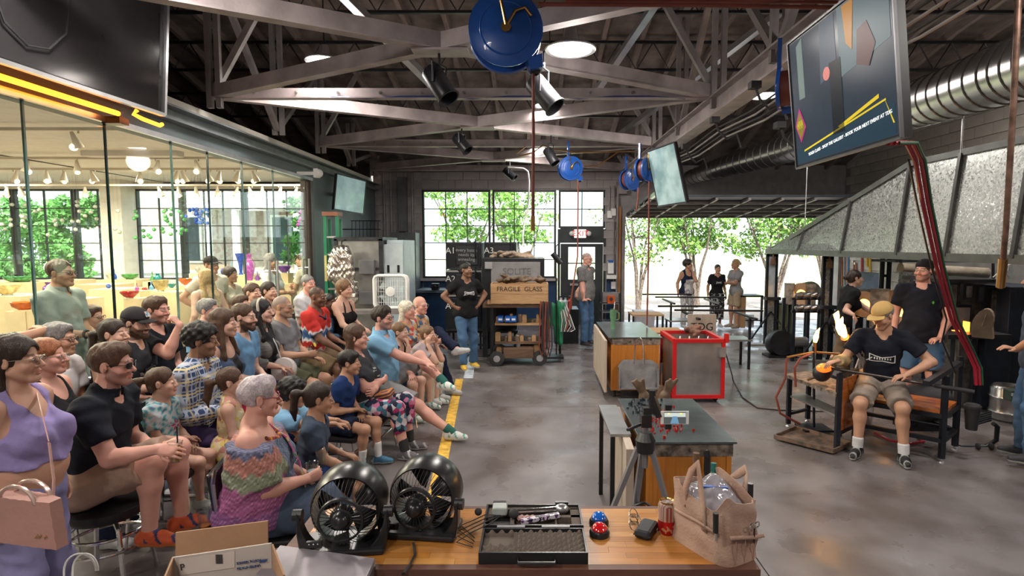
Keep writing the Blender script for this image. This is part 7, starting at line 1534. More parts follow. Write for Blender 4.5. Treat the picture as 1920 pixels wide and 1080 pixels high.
t=wthing('bench_brush','old bench brush hanging on the front of the nearest marver table','brush',(1.12,Y0 -.04,.3)); bld(MB().lathe([(.075,.25),(.06,.36),(.028,.43),(.018,.45),(0,.46)],(1.10,Y0 -.035,.10),16,sy=.35),'bristles',M('straw brown',(.28,.16,.07),.9,kind='grain',ks=(60,60,3),col2=(.12,.07,.03)),t); bld(MB().lathe([(.018,.44),(.022,.47),(.020,.56),(.012,.60),(0,.605)],(1.10,Y0 -.035,.10),12),'handle',black_plastic,t)
t=wthing('tripod','grey camera tripod standing before the nearest marver table','tripod',(.56,2.75,0)); c=P(1210,832,y=2.75)
tg=M('tripod grey',(.30,.30,.32),.35,.6); bld(MB().cyl(c+Vector((0,0,-.12)),c+Vector((0,0,.10)),.014),'centre_column',tg,t); bld(MB().lathe([(0,-.05),(.045,-.04),(.05,.02),(.03,.06),(0,.06)],c,16),'leg_hub',black_plastic,t)
for k,(dx,dy) in enumerate(((-.42,-.02),(-.05,.30),(.30,-.14))):
    ft=Vector((c.x+dx,2.75+dy,.02)); st=c+Vector((dx*.09,dy*.09,-.02)); md=st+(ft -st)*.5
    bld(MB().beam(st,md,.030,.022),'leg',tg,t); bld(MB().beam(md,ft,.020,.016),'leg',tg,t); bld(MB().sphere(tuple(ft),.018,8,6),'rubber_foot',black_rubber,t); bld(MB().beam(md*.7+st*.3,c+Vector((0,0,-.30)),.012,.008),'spreader',black_plastic,t)
ph=P(1265,783,y=2.72); bld(MB().box(c+Vector((0,0,.12)),(.05,.06,.06)).box(c+Vector((.02,0,.17)),(.07,.04,.03)).tube([c+Vector((-.02,0,.10)),c+Vector((-.10,-.06,.09))],.008,6).cyl(c+Vector((.03,.0,.17)),c+Vector((.03,0,.27)),.016).beam(c+Vector((.03,0,.24)),ph+Vector((-.07,.01,0)),.03,.03),'pan_head',black_plastic,t)
bld(MB().box(ph+Vector((-.03,.012,.045)),(.03,.02,.03)).box(ph+Vector((-.03,.012,-.045)),(.03,.02,.03)),'phone_clamp',black_plastic,t)
t=wthing('smartphone','white smartphone held sideways by the tripod, filming','phone',tuple(ph)); bld(MB().box(ph,(.138,.008,.066)),'phone_body',white_plastic,t,bevel=.003)
bld(MB().box(ph+Vector((0,-.0045,0)),(.108,.001,.058)),'display',E('phone dark',(.06,.07,.07),.8),t); bld(MB().box(ph+Vector((0,-.0055,.015)),(.104,.001,.020)),'screen_image',E('phone sky',(.40,.45,.42),.9),t); bld(MB().prism([ph+Vector((-.012,-.0066,.008)),ph+Vector((.010,-.0066,.008)),ph+Vector((.020,-.0066,-.028)),ph+Vector((-.022,-.0066,-.028))],(0,.0006,0)),'screen_image',E('phone blue',(.10,.20,.30),.9),t); bld(MB().box(ph+Vector((-.03,-.0066,.022)),(.01,.0006,.006)).box(ph+Vector((.03,-.0066,.022)),(.01,.0006,.006)),'screen_image',E('phone yellow',(.7,.6,.1),1),t)
# ================================================================ THE GLASSBLOWER'S BENCH AND FURNACES
bm2=M('bench frame paint',(.020,.024,.032),.4,.4,var=.2); seatw=M('glossy orange bench wood',(.50,.16,.035),.25,kind='grain',ks=(5,5,40),col2=(.34,.09,.02),coat=.3)
t=wthing('working_bench','black framed working bench with orange wooden seat and rails beside the seated glassblower','bench',(3.6,5.5,0))
FRt,FLf,BRr,BLr=Vector((3.74,5.08,0)),Vector((3.12,5.68,0)),Vector((4.10,5.40,0)),Vector((3.48,5.98,0)); Zv=lambda z: Vector((0,0,z))
for p,h in ((FRt,.80),(FLf,.46),(BRr,.92),(BLr,.46)): bld(MB().beam(p+Zv(.04),p+Zv(h),.042,.042,up=(1,0,0)),'leg',bm2,t); bld(MB().lathe([(0,0),(.03,0),(.026,.012),(.010,.02),(.010,.05),(0,.05)],p,12),'levelling_foot',alu,t)
for a,b_ in ((FRt,FLf),(BRr,BLr),(FRt,BRr),(FLf,BLr)): bld(MB().beam(a+Zv(.43),b_+Zv(.43),.04,.04),'seat_rail',bm2,t); bld(MB().beam(a+Zv(.20 if a is not FRt or b_ is not FLf else .2),b_+Zv(.20),.04,.035),'stretcher',bm2,t)
n4=4
for k in range(n4):
    a=FRt.lerp(BRr,(k+.04)/n4); b_=FRt.lerp(BRr,(k+.96)/n4); c=FLf.lerp(BLr,(k+.96)/n4); d=FLf.lerp(BLr,(k+.04)/n4); bld(MB().prism([q_+Zv(.45) for q_ in (a,b_,c,d)],(0,0,.03)),'seat_plank',seatw,t)
bld(MB().beam(FRt+Zv(.80)+Vector((-.36,-.26,0)),BRr+Zv(.86),.05,.045),'arm_rail',bm2,t); bld(MB().beam(P(1752,700,y=5.2),BRr+Zv(.86),.04,.05),'arm_rail',bm2,t)
t=wthing('side_table','black framed side table with orange wooden shield left of the seated glassblower','table',(2.85,5.8,0))
L4=[Vector(q_) for q_ in ((2.80,6.12,0),(2.93,5.36,0),(3.25,5.62,0),(3.10,6.3,0))]
for k,p in enumerate(L4): bld(MB().beam(p+Zv(.03),p+Zv((.56,.76,.66,.56)[k]),.042,.042,up=(1,0,0)),'leg',bm2,t); bld(MB().lathe([(0,0),(.028,0),(.010,.018),(.010,.04),(0,.04)],p,10),'levelling_foot',alu,t)
bld(MB().prism([L4[0]+Zv(.54)+Vector((-.04,.04,0)),L4[1]+Zv(.54)+Vector((-.04,-.02,0)),L4[2]+Zv(.54),L4[3]+Zv(.54)],(0,0,.035)),'table_top',M('scorched board',(.2,.2,.2)),t); bld(MB().prism([L4[0]+Zv(.33),L4[1]+Zv(.33),L4[1]+Zv(.33)+Vector((.14,.16,0)),L4[0]+Zv(.33)+Vector((.2,.1,0))],(0,0,.02)),'shelf',sheet,t)
for k in range(3):
    a,b_=L4[1].lerp(L4[2],.05+k*.31),L4[1].lerp(L4[2],.34+k*.31); bld(MB().prism([a+Zv(.20),b_+Zv(.20),b_+Zv(.70),a+Zv(.70)],(.012,-.012,0)),'shield_board',seatw,t)
bld(MB().beam(L4[1]+Zv(.18),L4[2]+Zv(.18),.035,.04).beam(L4[1]+Zv(.74),L4[2]+Zv(.74),.03,.04),'shield_rail',bm2,t); bld(MB().beam(L4[0]+Zv(.14),L4[3]+Zv(.14),.03,.03),'stretcher',bm2,t)
t=wthing('drip_tray','flat rusty steel tray on the floor under the side table','tray',(2.9,5.7,0)); T4=[P(1452,822,z=.02),P(1562,850,z=.02),P(1598,834,z=.02),P(1492,805,z=.02)]; rust=M('rusty tray',(.07,.055,.045),.7,.3,col2=(.20,.13,.09),vs=12)
bld(MB().prism(T4,(0,0,.008)),'tray_floor',rust,t)
for k in range(4): bld(MB().beam(T4[k]+Zv(.02),T4[(k+1) % 4]+Zv(.02),.015,.04),'rim',rust,t)
t=wthing('blowpipe','long dark steel blowpipe with glowing glass gather resting across the bench','blowpipe',tuple(P(1560,692,y=5.45))); a,b_=P(1556,690,y=5.45),P(1826,735,y=4.98)
bld(MB().tube([a,b_],.014,10),'pipe',M('blued steel',(.09,.075,.07),.35,.8),t,smooth=True); bld(MB().tube([a.lerp(b_,.74),b_],.020,10),'grip',black_rubber,t); gp=P(1545,690,y=5.47)
MB().sphere((0,0,0),(.075,.05,.045),18,12).build('glass_gather',M('hot glass',(1,.35,.08),.1,emit=(1,.14,.012),es=1.3,var=.5,vs=25),t,smooth=True).location=gp -Vector(t['_w'])
t=wthing('wooden_block_ladle','round dark blocking ladle on the side table behind the hot glass','tool',tuple(P(1540,712,y=5.6))); bld(MB().sphere(tuple(P(1541,700,y=5.65)),(.09,.07,.085),16,10),'cup',dark_metal,t,smooth=True); bld(MB().tube([P(1530,706,y=5.65),P(1515,712,y=5.75)],.014,6),'handle',woodd,t)
t=wthing('torch_stand','floor standing gas torch stand with brass arm and upright flame','torch',tuple(P(1525,830,y=6.0))); bld(MB().tube([P(1526,800,y=5.95),P(1526,650,y=5.95)],.014,8).box(tuple(P(1526,802,y=5.95)),(.3,.25,.02)),'stand_pole',bm2,t)
bld(MB().tube([P(1475,670,y=5.9),P(1525,660,y=5.95),P(1575,664,y=6.0)],.012,8).tube([P(1528,662,y=5.95),P(1528,640,y=5.95)],.018,8),'burner_arm',brass,t)
bld(MB().tube([P(1475,672,y=5.9),P(1472,710,y=5.9),P(1455,745,y=5.9),P(1463,775,y=5.9),P(1490,790,y=5.9),P(1500,795,y=5.9)],.013,8),'gas_hose',hose_r,t,smooth=True); bld(MB().tube([P(1520,664,y=5.9),P(1500,672,y=5.9),P(1490,690,y=5.9),P(1492,725,y=5.9)],.013,8),'gas_hose',hose_r,t,smooth=True)
def fire(pts,rs,label,D):
    t=wthing('torch_flame',label,'flame',tuple(P(*pts[-1],y=D))); bld(MB().tube([P(u,v,y=D) for u,v in pts],rs,10),'flame_body',flame,t,smooth=True); return t
fire([(1537,615),(1533,622),(1530,632),(1528,642)],[.004,.016,.026,.018],'small upright torch flame on the torch stand',5.95)
t=fire([(1572,583),(1568,590),(1570,602),(1576,613),(1580,624),(1585,632)],[.004,.030,.020,.048,.042,.022],'tall leaping torch flame beside the seated glassblower',5.9); bld(MB().tube([P(1580,594,y=5.9),P(1578,600,y=5.9),P(1577,607,y=5.9)],[.004,.018,.02],8),'flame_tongue',flame,t,smooth=True)
light('flame_light','POINT',P(1577,610,y=5.8),14,(1,.5,.15),.08)
t=wthing('angled_torch','angled burner head under the tall flame','torch',tuple(P(1600,655,y=6.0))); bld(MB().cyl(P(1584,632,y=5.9),P(1600,650,y=6.0),.045),'burner_head',M('burnt copper',(.22,.09,.04),.4,.8),t); bld(MB().tube([P(1600,650,y=6.0),P(1612,670,y=6.1)],.02,8),'burner_arm',steel_grey,t)
for k in (-1,0,1): bld(MB().tube([P(1612,668,y=6.1),P(1612+26*k,742,y=6.1+.1*k)],.010,6),'tripod_leg',steel_grey,t)
t=wthing('travel_mug','black lidded travel mug hung at the bench corner','mug',tuple(P(1821,805,y=5.05))); p=P(1821,805,y=5.05); bld(MB().lathe([(0,0),(.045,0),(.062,.20),(0,.20)],p,18),'mug_body',black_plastic,t,smooth=True); bld(MB().lathe([(.066,.20),(.068,.22),(.05,.235),(0,.235)],p,18),'lid',black_rubber,t)
t=wthing('white_bucket','white plastic bucket with black print under the bench','bucket',(3.62,6.05,0)); bld(MB().lathe([(0,.02),(.13,.02),(.15,.36),(.16,.36),(.16,.38),(0,.38)],(3.62,6.2,0),22),'bucket_body',M('bucket pinkish white',(.60,.50,.48),.45),t,smooth=True); bld(MB().box((3.56,6.055,.2),(.08,.02,.16)),'print',black_plastic,t); bld(MB().tube([(3.46,6.2,.33),(3.5,6.0,.25),(3.7,6.0,.25),(3.78,6.2,.33)],.005,5),'bail_handle',chrome,t)
t=wthing('drum_fan','dark drum fan lying on its side under the bench','fan',(4.2,6.0,.05)); bld(MB().lathe([(.20,-.22),(.23,-.2),(.21,-.1),(.21,.15),(.23,.22),(.18,.22),(.17,0),(0,0)],(4.22,6.1,.27),24,M=Matrix.Rotation(R(75),3,'Y')),'drum',dark_metal,t,smooth=True); bld(MB().span((4.0,5.95,.0),(4.45,6.2,.06)),'drum_stand',black_metal,t)
t=wthing('red_hose','bright red hose curling on the floor under the bench','hose',(3.8,5.9,0)); bld(MB().tube([P(u,v,z=.02) for u,v in ((1640,812),(1670,826),(1705,832),(1732,828),(1715,815),(1690,806))],.014,8),'hose',M('hose colour 0',(.3,.02,.03)),t,smooth=True); bld(MB().tube([(3.72,5.8,.30),(3.95,5.72,.36),(4.1,5.6,.36)],.014,8),'hose',M('hose colour 0',(.3,.02,.03)),t,smooth=True)
t=wthing('rolling_pipe_rack','low black rolling rack with curved tube ends right of the bench','rack',(4.4,5.3,0))
bld(MB().tube([P(1800,838,y=5.5),P(1848,838,y=5.5),P(1868,825,y=5.5),P(1870,800,y=5.5),P(1862,794,y=5.5)],.022,8),'tube_frame',bm2,t,smooth=True)
for k in range(5): bld(MB().tube([P(1815,800 -k*4,y=5.3+.07*k),P(1858,788 -k*4,y=5.35+.07*k)],.009,6),'rack_bar',bm2,t)
for u,v in ((1833,850),(1858,844)): q_=P(u,v,y=5.4); q_.z=.035; bld(MB().sphere(tuple(q_),(.016,.035,.035),12,8),'caster',black_rubber,t,smooth=True)
for k,(u,v,D,h) in enumerate(((1889,783,6.35,.40),(1930,790,6.2,.40))):
    p=P(u,v,y=D); p.z=0; t=wthing('steel_keg',('ribbed steel keg standing by the dark furnace','second steel keg cut by the right edge')[k],'keg',tuple(p)); bld(MB().lathe([(.15,0),(.17,.02),(.175,.08),(.185,.10),(.175,.12),(.175,.25),(.185,.27),(.175,.29),(.175,.36),(.15,.40),(.13,.36),(0,.36)],p,24),'keg_body',galv2,t,smooth=True); bld(MB().lathe([(0,.36),(.03,.36),(.03,.38),(0,.38)],p,10),'valve',brass,t)
t=wthing('battery_box','dark green battery case standing on the steel kegs','case',tuple(P(1900,735,y=6.0))); bld(MB().box(tuple(P(1902,740,y=6.0)),(.16,.12,.12)),'case_body',M('case dark green',(.03,.05,.04),.5),t,bevel=.01); bld(MB().box(tuple(P(1902,740,y=5.93)),(.05,.02,.03)),'latch',alu,t)
# big dark furnace
FB=M('furnace blue black',(.022,.034,.055),.5,.2,var=.2,vs=5,bump=.1); soot=M('sooty steel',(.09,.08,.07),.5,.6,col2=(.25,.23,.21),vs=9); fire_b=M('fire brick',(.42,.31,.22),.9,var=.15,bump=.4,bs=40)
t=wthing('main_furnace','big dark blue furnace body filling the right edge','furnace',(5.9,6.9,0)); bld(sp(1880,538,1990,775,6.9,1.5),'furnace_body',FB,t,bevel=.01); bld(sp(1838,634,1898,778,6.75,.3),'front_case',FB,t,bevel=.01); bld(sp(1790,632,1840,800,6.85,.5),'mottled_panel',soot,t)
bld(sp(1778,628,1900,636,6.65,.6),'ledge',dark_metal,t); bld(sp(1782,636,1790,800,6.75,.06),'post',bm2,t); bld(sp(1822,636,1832,770,6.7,.06),'post',bm2,t)
for k,(u0,v0,u1,v1,m_) in enumerate(((1776,530,1798,575,soot),(1806,532,1826,562,soot),(1828,534,1848,568,kp),(1852,540,1876,600,soot),(1786,572,1822,620,sheet))):
    q_=quadbox(u0,v0,u1,v1,7.0+.04*k,.06); bld(MB().span(*q_),'door_frame',bm2,t); bld(MB().span(Vector(q_[0])+Vector((.03,-.02,.03)),Vector(q_[1])+Vector((-.03,-.06,-.03))),'door_panel',m_,t)
bld(sp(1770,524,1885,530,7.0,.8),'lintel',dark_metal,t); bld(sp(1770,530,1882,632,7.35,.5),'firewall',soot,t); bld(sp(1795,621,1816,625,6.9,.1),'ember_strip',hot,t); bld(sp(1816,604,1819,625,6.9,.1),'ember_strip',hot,t)
t=wthing('arched_door_block','pale arched refractory door leaning on the furnace ledge','refractory door',tuple(P(1848,636,y=6.6))); A0,A1=P(1822,632,y=6.62),P(1862,636,y=6.55); w_=(A1 -A0).length; pts=[A0,A1]+[A1.lerp(A0,.5 -.5*math.cos(a))+Vector((.10*math.sin(a),.05,0))*.5+Zv(.14+.20*math.sin(a)) for a in np.linspace(0,math.pi,11)]
bld(MB().prism(pts,(.10,.10,0)),'block',fire_b,t); bld(MB().beam(A0+Vector((.11,-.01,.13)),A0+Vector((.15,-.01,.27)),.03,.03),'lift_lug',fire_b,t)
t=wthing('insulation_shelf','high steel rack with rolled beige insulation over the furnace','rack',(5.2,8.0,1.5)); bld(sp(1680,488,1870,492,8.2,.6),'rack_shelf',dark_metal,t); bld(sp(1690,470,1870,473,8.2,.6),'rack_shelf',dark_metal,t); bld(MB().tube([P(1688,503,y=8.1),P(1750,507,y=8.1),P(1850,512,y=8.1)],.08,10),'insulation_roll',M('beige wool',(.42,.36,.28),.95,var=.2,bump=.6,bs=30),t,smooth=True)
for u in (1690,1862): bld(MB().cyl(P(u,470,y=8.2),P(u,700,y=8.2)*1,.02),'rack_post',dark_metal,t)
for k in range(6): bld(MB().tube([P(1862+4*k,520,y=7.6),P(1880+3*k,503 -2*k,y=7.6),P(1893+2*k,523,y=7.6)],.008,5),'white_cable',white_plastic,t)
def glory(u,v,D,r,label,gl=.35,dep=.7,door=True):
    p=P(u,v,y=D); t=wthing('glory_hole',label,'furnace',(p.x,D,0)); ax=Matrix.Rotation(R(90),3,'X') ; q_=Matrix.Rotation(R(-38),3,'Z') @ ax
    bld(MB().lathe([(r*.45,0),(r,0),(r,-dep),(0,-dep)],p,26,M=q_),'barrel',soot,t,smooth=True); bld(MB().lathe([(r*.42,.01),(r*1.04,.01),(r*1.04,.05),(r*.42,.05)],p,26,M=q_),'face_ring',fire_b,t); bld(MB().lathe([(0,-.05),(r*.44,-.05),(r*.44,.0),(r*.44,.02)],p,20,M=q_),'hot_chamber',hoty,t)
    f_=q_ @ Vector((0,0,1)); s_=Vector((0,0,1)).cross(f_)
    if door:
        for sg in (-1,1): c=p+f_*.10+s_*sg*r*.92; bld(MB().prism([c -s_*r*.42 -Zv(r*1.0),c+s_*r*.42 -Zv(r*1.0),c+s_*r*.42+Zv(r*1.0),c -s_*r*.42+Zv(r*1.0)],f_*.06),'sliding_door',soot,t)
    for sx in (-1,1): bld(MB().beam((p.x+sx*r*.8,D+.15,0),(p.x+sx*r*.8,D+.15,p.z -r*.8),.04,.04),'leg',bm2,t); bld(MB().beam((p.x+sx*r*.8,D+.65,0),(p.x+sx*r*.8,D+.65,p.z -r*.8),.04,.04),'leg',bm2,t)
    bld(MB().beam((p.x -r,D+.1,p.z -r*1.02),(p.x+r,D+.1,p.z -r*1.02),.05,.05).beam((p.x -r,D+.1,.2),(p.x+r,D+.1,.2),.04,.04),'frame_rail',bm2,t); light('furnace_glow','POINT',p+f_*.35,1.2,(1,.45,.12),.1)
glory(1690,578,7.6,.26,'large furnace barrel with bright orange gap between the two standing workers',dep=.45)
glory(1621,570,9.0,.20,'arched reheating furnace glowing beyond the worker with tied-back hair'); glory(1503,551,10.6,.20,'small far reheating furnace glowing near the bay opening')
t=wthing('scissor_frame','pair of tall dark steel posts with rungs behind the tan cap','rack',(5.2,8.2,0))
for u in (1655,1668): bld(MB().cyl(P(u,478,y=8.6),Vector((P(u,478,y=8.6).x,8.6,0)),.035,8),'post',bm2,t)
for v in (478,517,560,600): bld(MB().beam(P(1655,v,y=8.6),P(1668,v,y=8.6),.03,.04),'rung',bm2,t)
t=wthing('metal_sheet','upright mottled galvanised sheet between the worker and the furnace','sheet',tuple(P(1698,562,y=7.9))); bld(sp(1683,510,1714,560,7.9,.02),'sheet_panel',GALV,t); bld(sp(1680,560,1716,563,7.88,.06),'sheet_rail',bm2,t)
t=wthing('blue_hood_cover','sloping blue grey metal cover by the block wall','cover',tuple(P(1640,545,y=9.6))); a=[P(u,v,y=9.8) for u,v in ((1618,542),(1652,542),(1652,512),(1640,515))]; bld(MB().prism(a,(0,.6,0)),'cover_body',M('cover blue',(.22,.30,.40),.4,.4),t); bld(sp(1614,542,1656,548,9.75,.7),'cover_rim',sheet,t); legs(t,(P(1618,540,y=9.8).x,P(1652,540,y=9.8).x),(9.85,10.35),P(1618,547,y=9.8).z,bm2,.05)
# wall tubes and hung tools
for k,(u,v0,v1,c) in enumerate(((1574,472,560,(.10,.05,.30)),(1579,472,560,(.40,.16,.06)),(1583,472,560,(.30,.36,.40)),(1588,474,540,(.5,.22,.10)),(1590,478,525,(.12,.30,.5)),(1601,490,508,(.4,.2,.12)),(1605,494,510,(.4,.2,.12)),(1616,474,520,(.45,.08,.08)),(1626,474,500,(.7,.45,.05)),(1631,474,522,(.75,.5,.05)))):
    t=wthing('hanging_tool',['violet','brown','pale grey','orange','blue tipped','short brown','stubby brown','red','thin yellow','long yellow'][k]+' rod hanging on the block wall behind the worker','rod',tuple(P(u,v1,x=XR -.05)),'rods on the block wall'); bld(MB().tube([P(u,v0,x=XR -.05),P(u,v1,x=XR -.05)],.026,6),'rod',M('rod %d' % k,c,.5),t); bld(MB().box(tuple(P(u,v0,x=XR -.04)),(.08,.03,.05)),'hook',alu,t)
# barn door screens, pipe warmer, blower, carts
for k,(u0,u1,v0,v1,D) in enumerate(((1433,1460,476,622,10.9),(1537,1564,480,655,9.4))):
    A,B_=quadbox(u0,v0,u1,v1,D,.04); t=wthing('heat_shield',('tall framed heat shield with pale window nearer the bay','tall framed heat shield left of the worker with tied-back hair')[k],'shield',(A[0],D,0)); bld(MB().span((A[0],D,.05),(A[0]+.05,D+.05,B_[2])).span((B_[0] -.05,D,.05),(B_[0],D+.05,B_[2])).span((A[0],D,B_[2] -.05),(B_[0],D+.05,B_[2])).span((A[0],D -.06,.92),(B_[0]+.05,D+.1,.98)),'frame',bm2,t)
    bld(MB().span((A[0]+.05,D+.01,.1),(B_[0] -.05,D+.03,.92)),'lower_panel',GALV,t); bld(MB().span((A[0]+.05,D+.01,.98),(B_[0] -.05,D+.03,B_[2] -.05)),'upper_panel',M('pale shield sheet',(.42,.50,.56),.3,.3) if k ==0 else GALV,t); bld(MB().lathe([(.06,0),(.05,.1),(.015,.16),(.01,.22),(0,.22)],((A[0]+B_[0])/2,D -.03,1.6),10,sy=.4),'small_brush',woodd,t)
    for sg in (-1,1): bld(MB().beam(((A[0]+B_[0])/2,D,.7),((A[0]+B_[0])/2+sg*.5,D -.1,.04),.025,.025),'brace',bm2,t)
    bld(MB().beam((A[0] -.4,D -.1,.06),(B_[0]+.4,D -.1,.06),.05,.04),'foot_rail',steel_grey,t)
t=wthing('pipe_warmer','black rack of blowpipe ends beside the far furnace','rack',(4.6,9.6,0)); legs(t,(P(1488,600,y=9.6).x,P(1536,600,y=9.6).x),(9.6,10.0),1.05,bm2,.05)
for v in (560,584): bld(MB().beam(P(1484,v,y=9.6),P(1540,v,y=9.6),.05,.04),'rack_rail',bm2,t)
for v in (556,580):
    for k in range(4): bld(MB().lathe([(0,0),(.05,.02),(.055,.12),(.02,.2),(0,.2)],P(1490+13*k,v,y=9.5),10,M=Matrix.Rotation(R(75),3,'Y')),'ladle_cup',galv2,t,smooth=True)
t=wthing('blower','black snail blower sitting on the floor by the heat shields','blower',tuple(P(1466,640,y=10.0))); p=P(1462,640,y=10.0); p.z=.0; bld(MB().lathe([(.08,-.12),(.22,-.12),(.24,0),(.22,.12),(0,.12)],p+Zv(.24),20,M=Matrix.Rotation(R(80),3,'X')),'scroll',black_metal,t,smooth=True); bld(MB().box(p+Vector((.26,0,.13)),(.22,.22,.2)).box(p+Vector((0,0,.02)),(.5,.3,.04)),'outlet',black_metal,t); bld(MB().cyl(p+Vector((.2,-.1,.28)),p+Vector((.42,-.1,.28)),.09),'motor',alu,t)
t=wthing('frame_cart','open frame cart with a plywood end standing in the bay opening','cart',tuple(P(1415,617,y=13.0))); bld(sp(1389,556,1399,615,13.0,.5),'plywood_end',wood,t); bld(sp(1389,554,1432,557,13.0,.5),'top_rail',bm2,t); bld(sp(1426,556,1431,614,13.0,.05),'post',bm2,t); bld(sp(1399,600,1430,602,13.0,.4),'lower_rail',bm2,t); bld(sp(1402,590,1414,614,13.2,.3),'white_tub',white_plastic,t)
t=wthing('olive_drum','olive green drum tilted behind the heat shield','drum',tuple(P(1470,600,y=11.8))); p=P(1469,615,y=11.8); p.z=0; bld(MB().lathe([(0,0),(.20,0),(.21,.02),(.20,.28),(.21,.30),(.20,.32),(.20,.60),(.21,.62),(.2,.75),(0,.75)],p,22),'drum_body',M('olive paint',(.12,.12,.05),.5),t,smooth=True); bld(MB().lathe([(0,.75),(.21,.75),(.21,.78),(0,.78)],p,22),'drum_lid',black_metal,t)
for k,(u,v) in enumerate(((1500,634),(1513,635))): p=P(u,v,y=9.9); p.z=0; t=wthing('water_jug',('clear water jug by the blower','second clear water jug, right of the first')[k],'jug',tuple(p)); bld(MB().lathe([(0,0),(.09,0),(.10,.03),(.10,.2),(.03,.28),(.03,.32),(0,.32)],p,16),'jug_body',glassmat('clear plastic cup'),t,smooth=True); bld(MB().cyl(p+Zv(.31),p+Zv(.34),.035),'cap',blue_m,t)
# ================================================================ FOREGROUND TABLE
TZ=.95; TX0,TX1,TY0,TY1= -.86,.735,P(1000,1068,z=.95).y,P(1000,949,z=.95).y
t=wthing('work_table','butcher block work table with dark edges in front of the camera','table',(0,2,0)); edge=M('dark stained edge',(.14,.06,.04),.5,kind='grain',ks=(3,20,20),col2=(.08,.035,.025))
bld(MB().span((TX0,TY0,TZ -.05),(TX1,TY0+.03,TZ)).span((TX0,TY1 -.022,TZ -.05),(TX1,TY1,TZ)).span((TX0,TY0+.03,TZ -.05),(TX0+.045,TY1 -.022,TZ)).span((TX1 -.045,TY0+.03,TZ -.05),(TX1,TY1 -.022,TZ)),'edge_band',edge,t); bld(MB().span((TX0+.04,TY0+.03,TZ -.05),(TX1 -.04,TY1 -.02,TZ -.006)),'core',edge,t)
sm=[M('stave %d' % k,c,.32,kind='grain',ks=(3,40,40),col2=tuple(q_*.72 for q_ in c),coat=.2) for k,c in enumerate(((.52,.23,.055),(.46,.185,.035),(.58,.28,.08),(.50,.205,.045)))]
random.seed(9); nr=11; rw=(TY1 -TY0 -.052)/nr
for r_ in range(nr):
    x=TX0+.045
    while x<TX1 -.05: L_=min(random.uniform(.18,.48),TX1 -.045 -x); bld(MB().span((x+.0004,TY0+.03+r_*rw+.0004,TZ -.02),(x+L_ -.0004,TY0+.03+(r_+1)*rw -.0004,TZ+random.uniform(-.0003,.0003))),'stave',random.choice(sm),t); x += L_
legs(t,(TX0+.08,TX1 -.08),(TY0+.08,TY1 -.08),TZ -.05,edge,.07)
# fans
fbk=M('fan black',(.015,.015,.017),.28,var=0)
def air_fan(u,v,D,yaw,label):
    c=P(u,v,y=D); t=thing('air_circulator_fan',label,'fan',(c.x,c.y,TZ),R(yaw),'black air circulator fans'); h=c.z -TZ; Rr=.121; Mx=Matrix.Rotation(R(90),3,'X')       # local -y faces the camera, shows the back of the fan
    MB().lathe([(Rr*.97,.02),(Rr*1.03,.0),(Rr*1.08,-.05),(Rr*1.08,-.10),(Rr*1.02,-.115),(Rr*1.0,-.10),(Rr*.98,-.04),(Rr*.93,.018)],(0,-.0,h),40,M=Mx).build('outer_ring',fbk,t,smooth=True)
    MB().lathe([(Rr*.56,.10),(Rr*.62,.098),(Rr*.64,.088),(Rr*.58,.086)],(0,0,h),36,M=Mx).build('middle_ring',fbk,t,smooth=True)
    for k in range(48): a=2*math.pi*k/48; d=Vector((math.cos(a),0,math.sin(a))); MB().tube([Vector((0,-.01,h))+d*Rr*.96,Vector((0,-.055,h))+d*Rr*.86,Vector((0,-.092,h))+d*Rr*.62],.0011,4).build('grille_rib',fbk,t)
    for k in range(30): a=2*math.pi*k/30; d=Vector((math.cos(a),0,math.sin(a))); MB().tube([Vector((0,-.094,h))+d*Rr*.58,Vector((0,-.088,h))+d*Rr*.30],.0012,4).build('grille_rib',fbk,t)
    MB().lathe([(0,.125),(Rr*.13,.122),(Rr*.22,.110),(Rr*.255,.09),(Rr*.30,.088),(Rr*.33,.078),(Rr*.30,.05),(0,.03)],(0,0,h),30,M=Mx).build('motor_hub',fbk,t,smooth=True)
    for k in range(5):
        a=k*1.2566; m=MB(); g=[[Vector((math.cos(a+q_*.9)*r_,.015+.03*q_,h+math.sin(a+q_*.9)*r_)) for q_ in (0,.5,1)] for r_ in (Rr*.25,Rr*.6,Rr*.88)]; vv=[p for row in g for p in row]; m.add(vv,[(i*3+j,i*3+j+1,i*3+j+4,i*3+j+3) for i in range(2) for j in range(2)]); o=m.build('blade',black_plastic,t,smooth=True); sm_=o.modifiers.new('s','SOLIDIFY'); sm_.thickness=.003
    arc=[(Rr*1.14*math.cos(a),h+Rr*1.14*math.sin(a)) for a in np.linspace(math.pi,2*math.pi,22)]; poly=[(-.140,.0),(.140,.0),(.150,h*.55),(.150,h+.02)]+[(x,z) for x,z in reversed(arc)]+[(-.150,h+.02),(-.150,h*.55)]
    vf=[(x,-.075,z) for x,z in poly]; MB().prism(vf,(0,.045,0)).build('stand',fbk,t,bevel=.004)
    MB().box((0,-.02,.012),(.28,.15,.024)).build('base',fbk,t,bevel=.008)
    for sx in (-1,1): MB().cyl((sx*.135,-.05,h+.005),(sx*.165,-.05,h+.005),.02).build('pivot_knob',fbk,t)
    MB().box((-.09,-.080,.045),(.05,.012,.022)).build('control_plate',black_plastic,t)
    for k in range(3): MB().cyl((-.105+k*.014,-.086,.05),(-.105+k*.014,-.090,.05),.0025,6).build('screw',chrome,t)
air_fan(650,952,1.925,6,'left black air circulator fan on the butcher block table'); air_fan(792,932,2.03,-6,'right black air circulator fan on the butcher block table, its cord trailing in front')
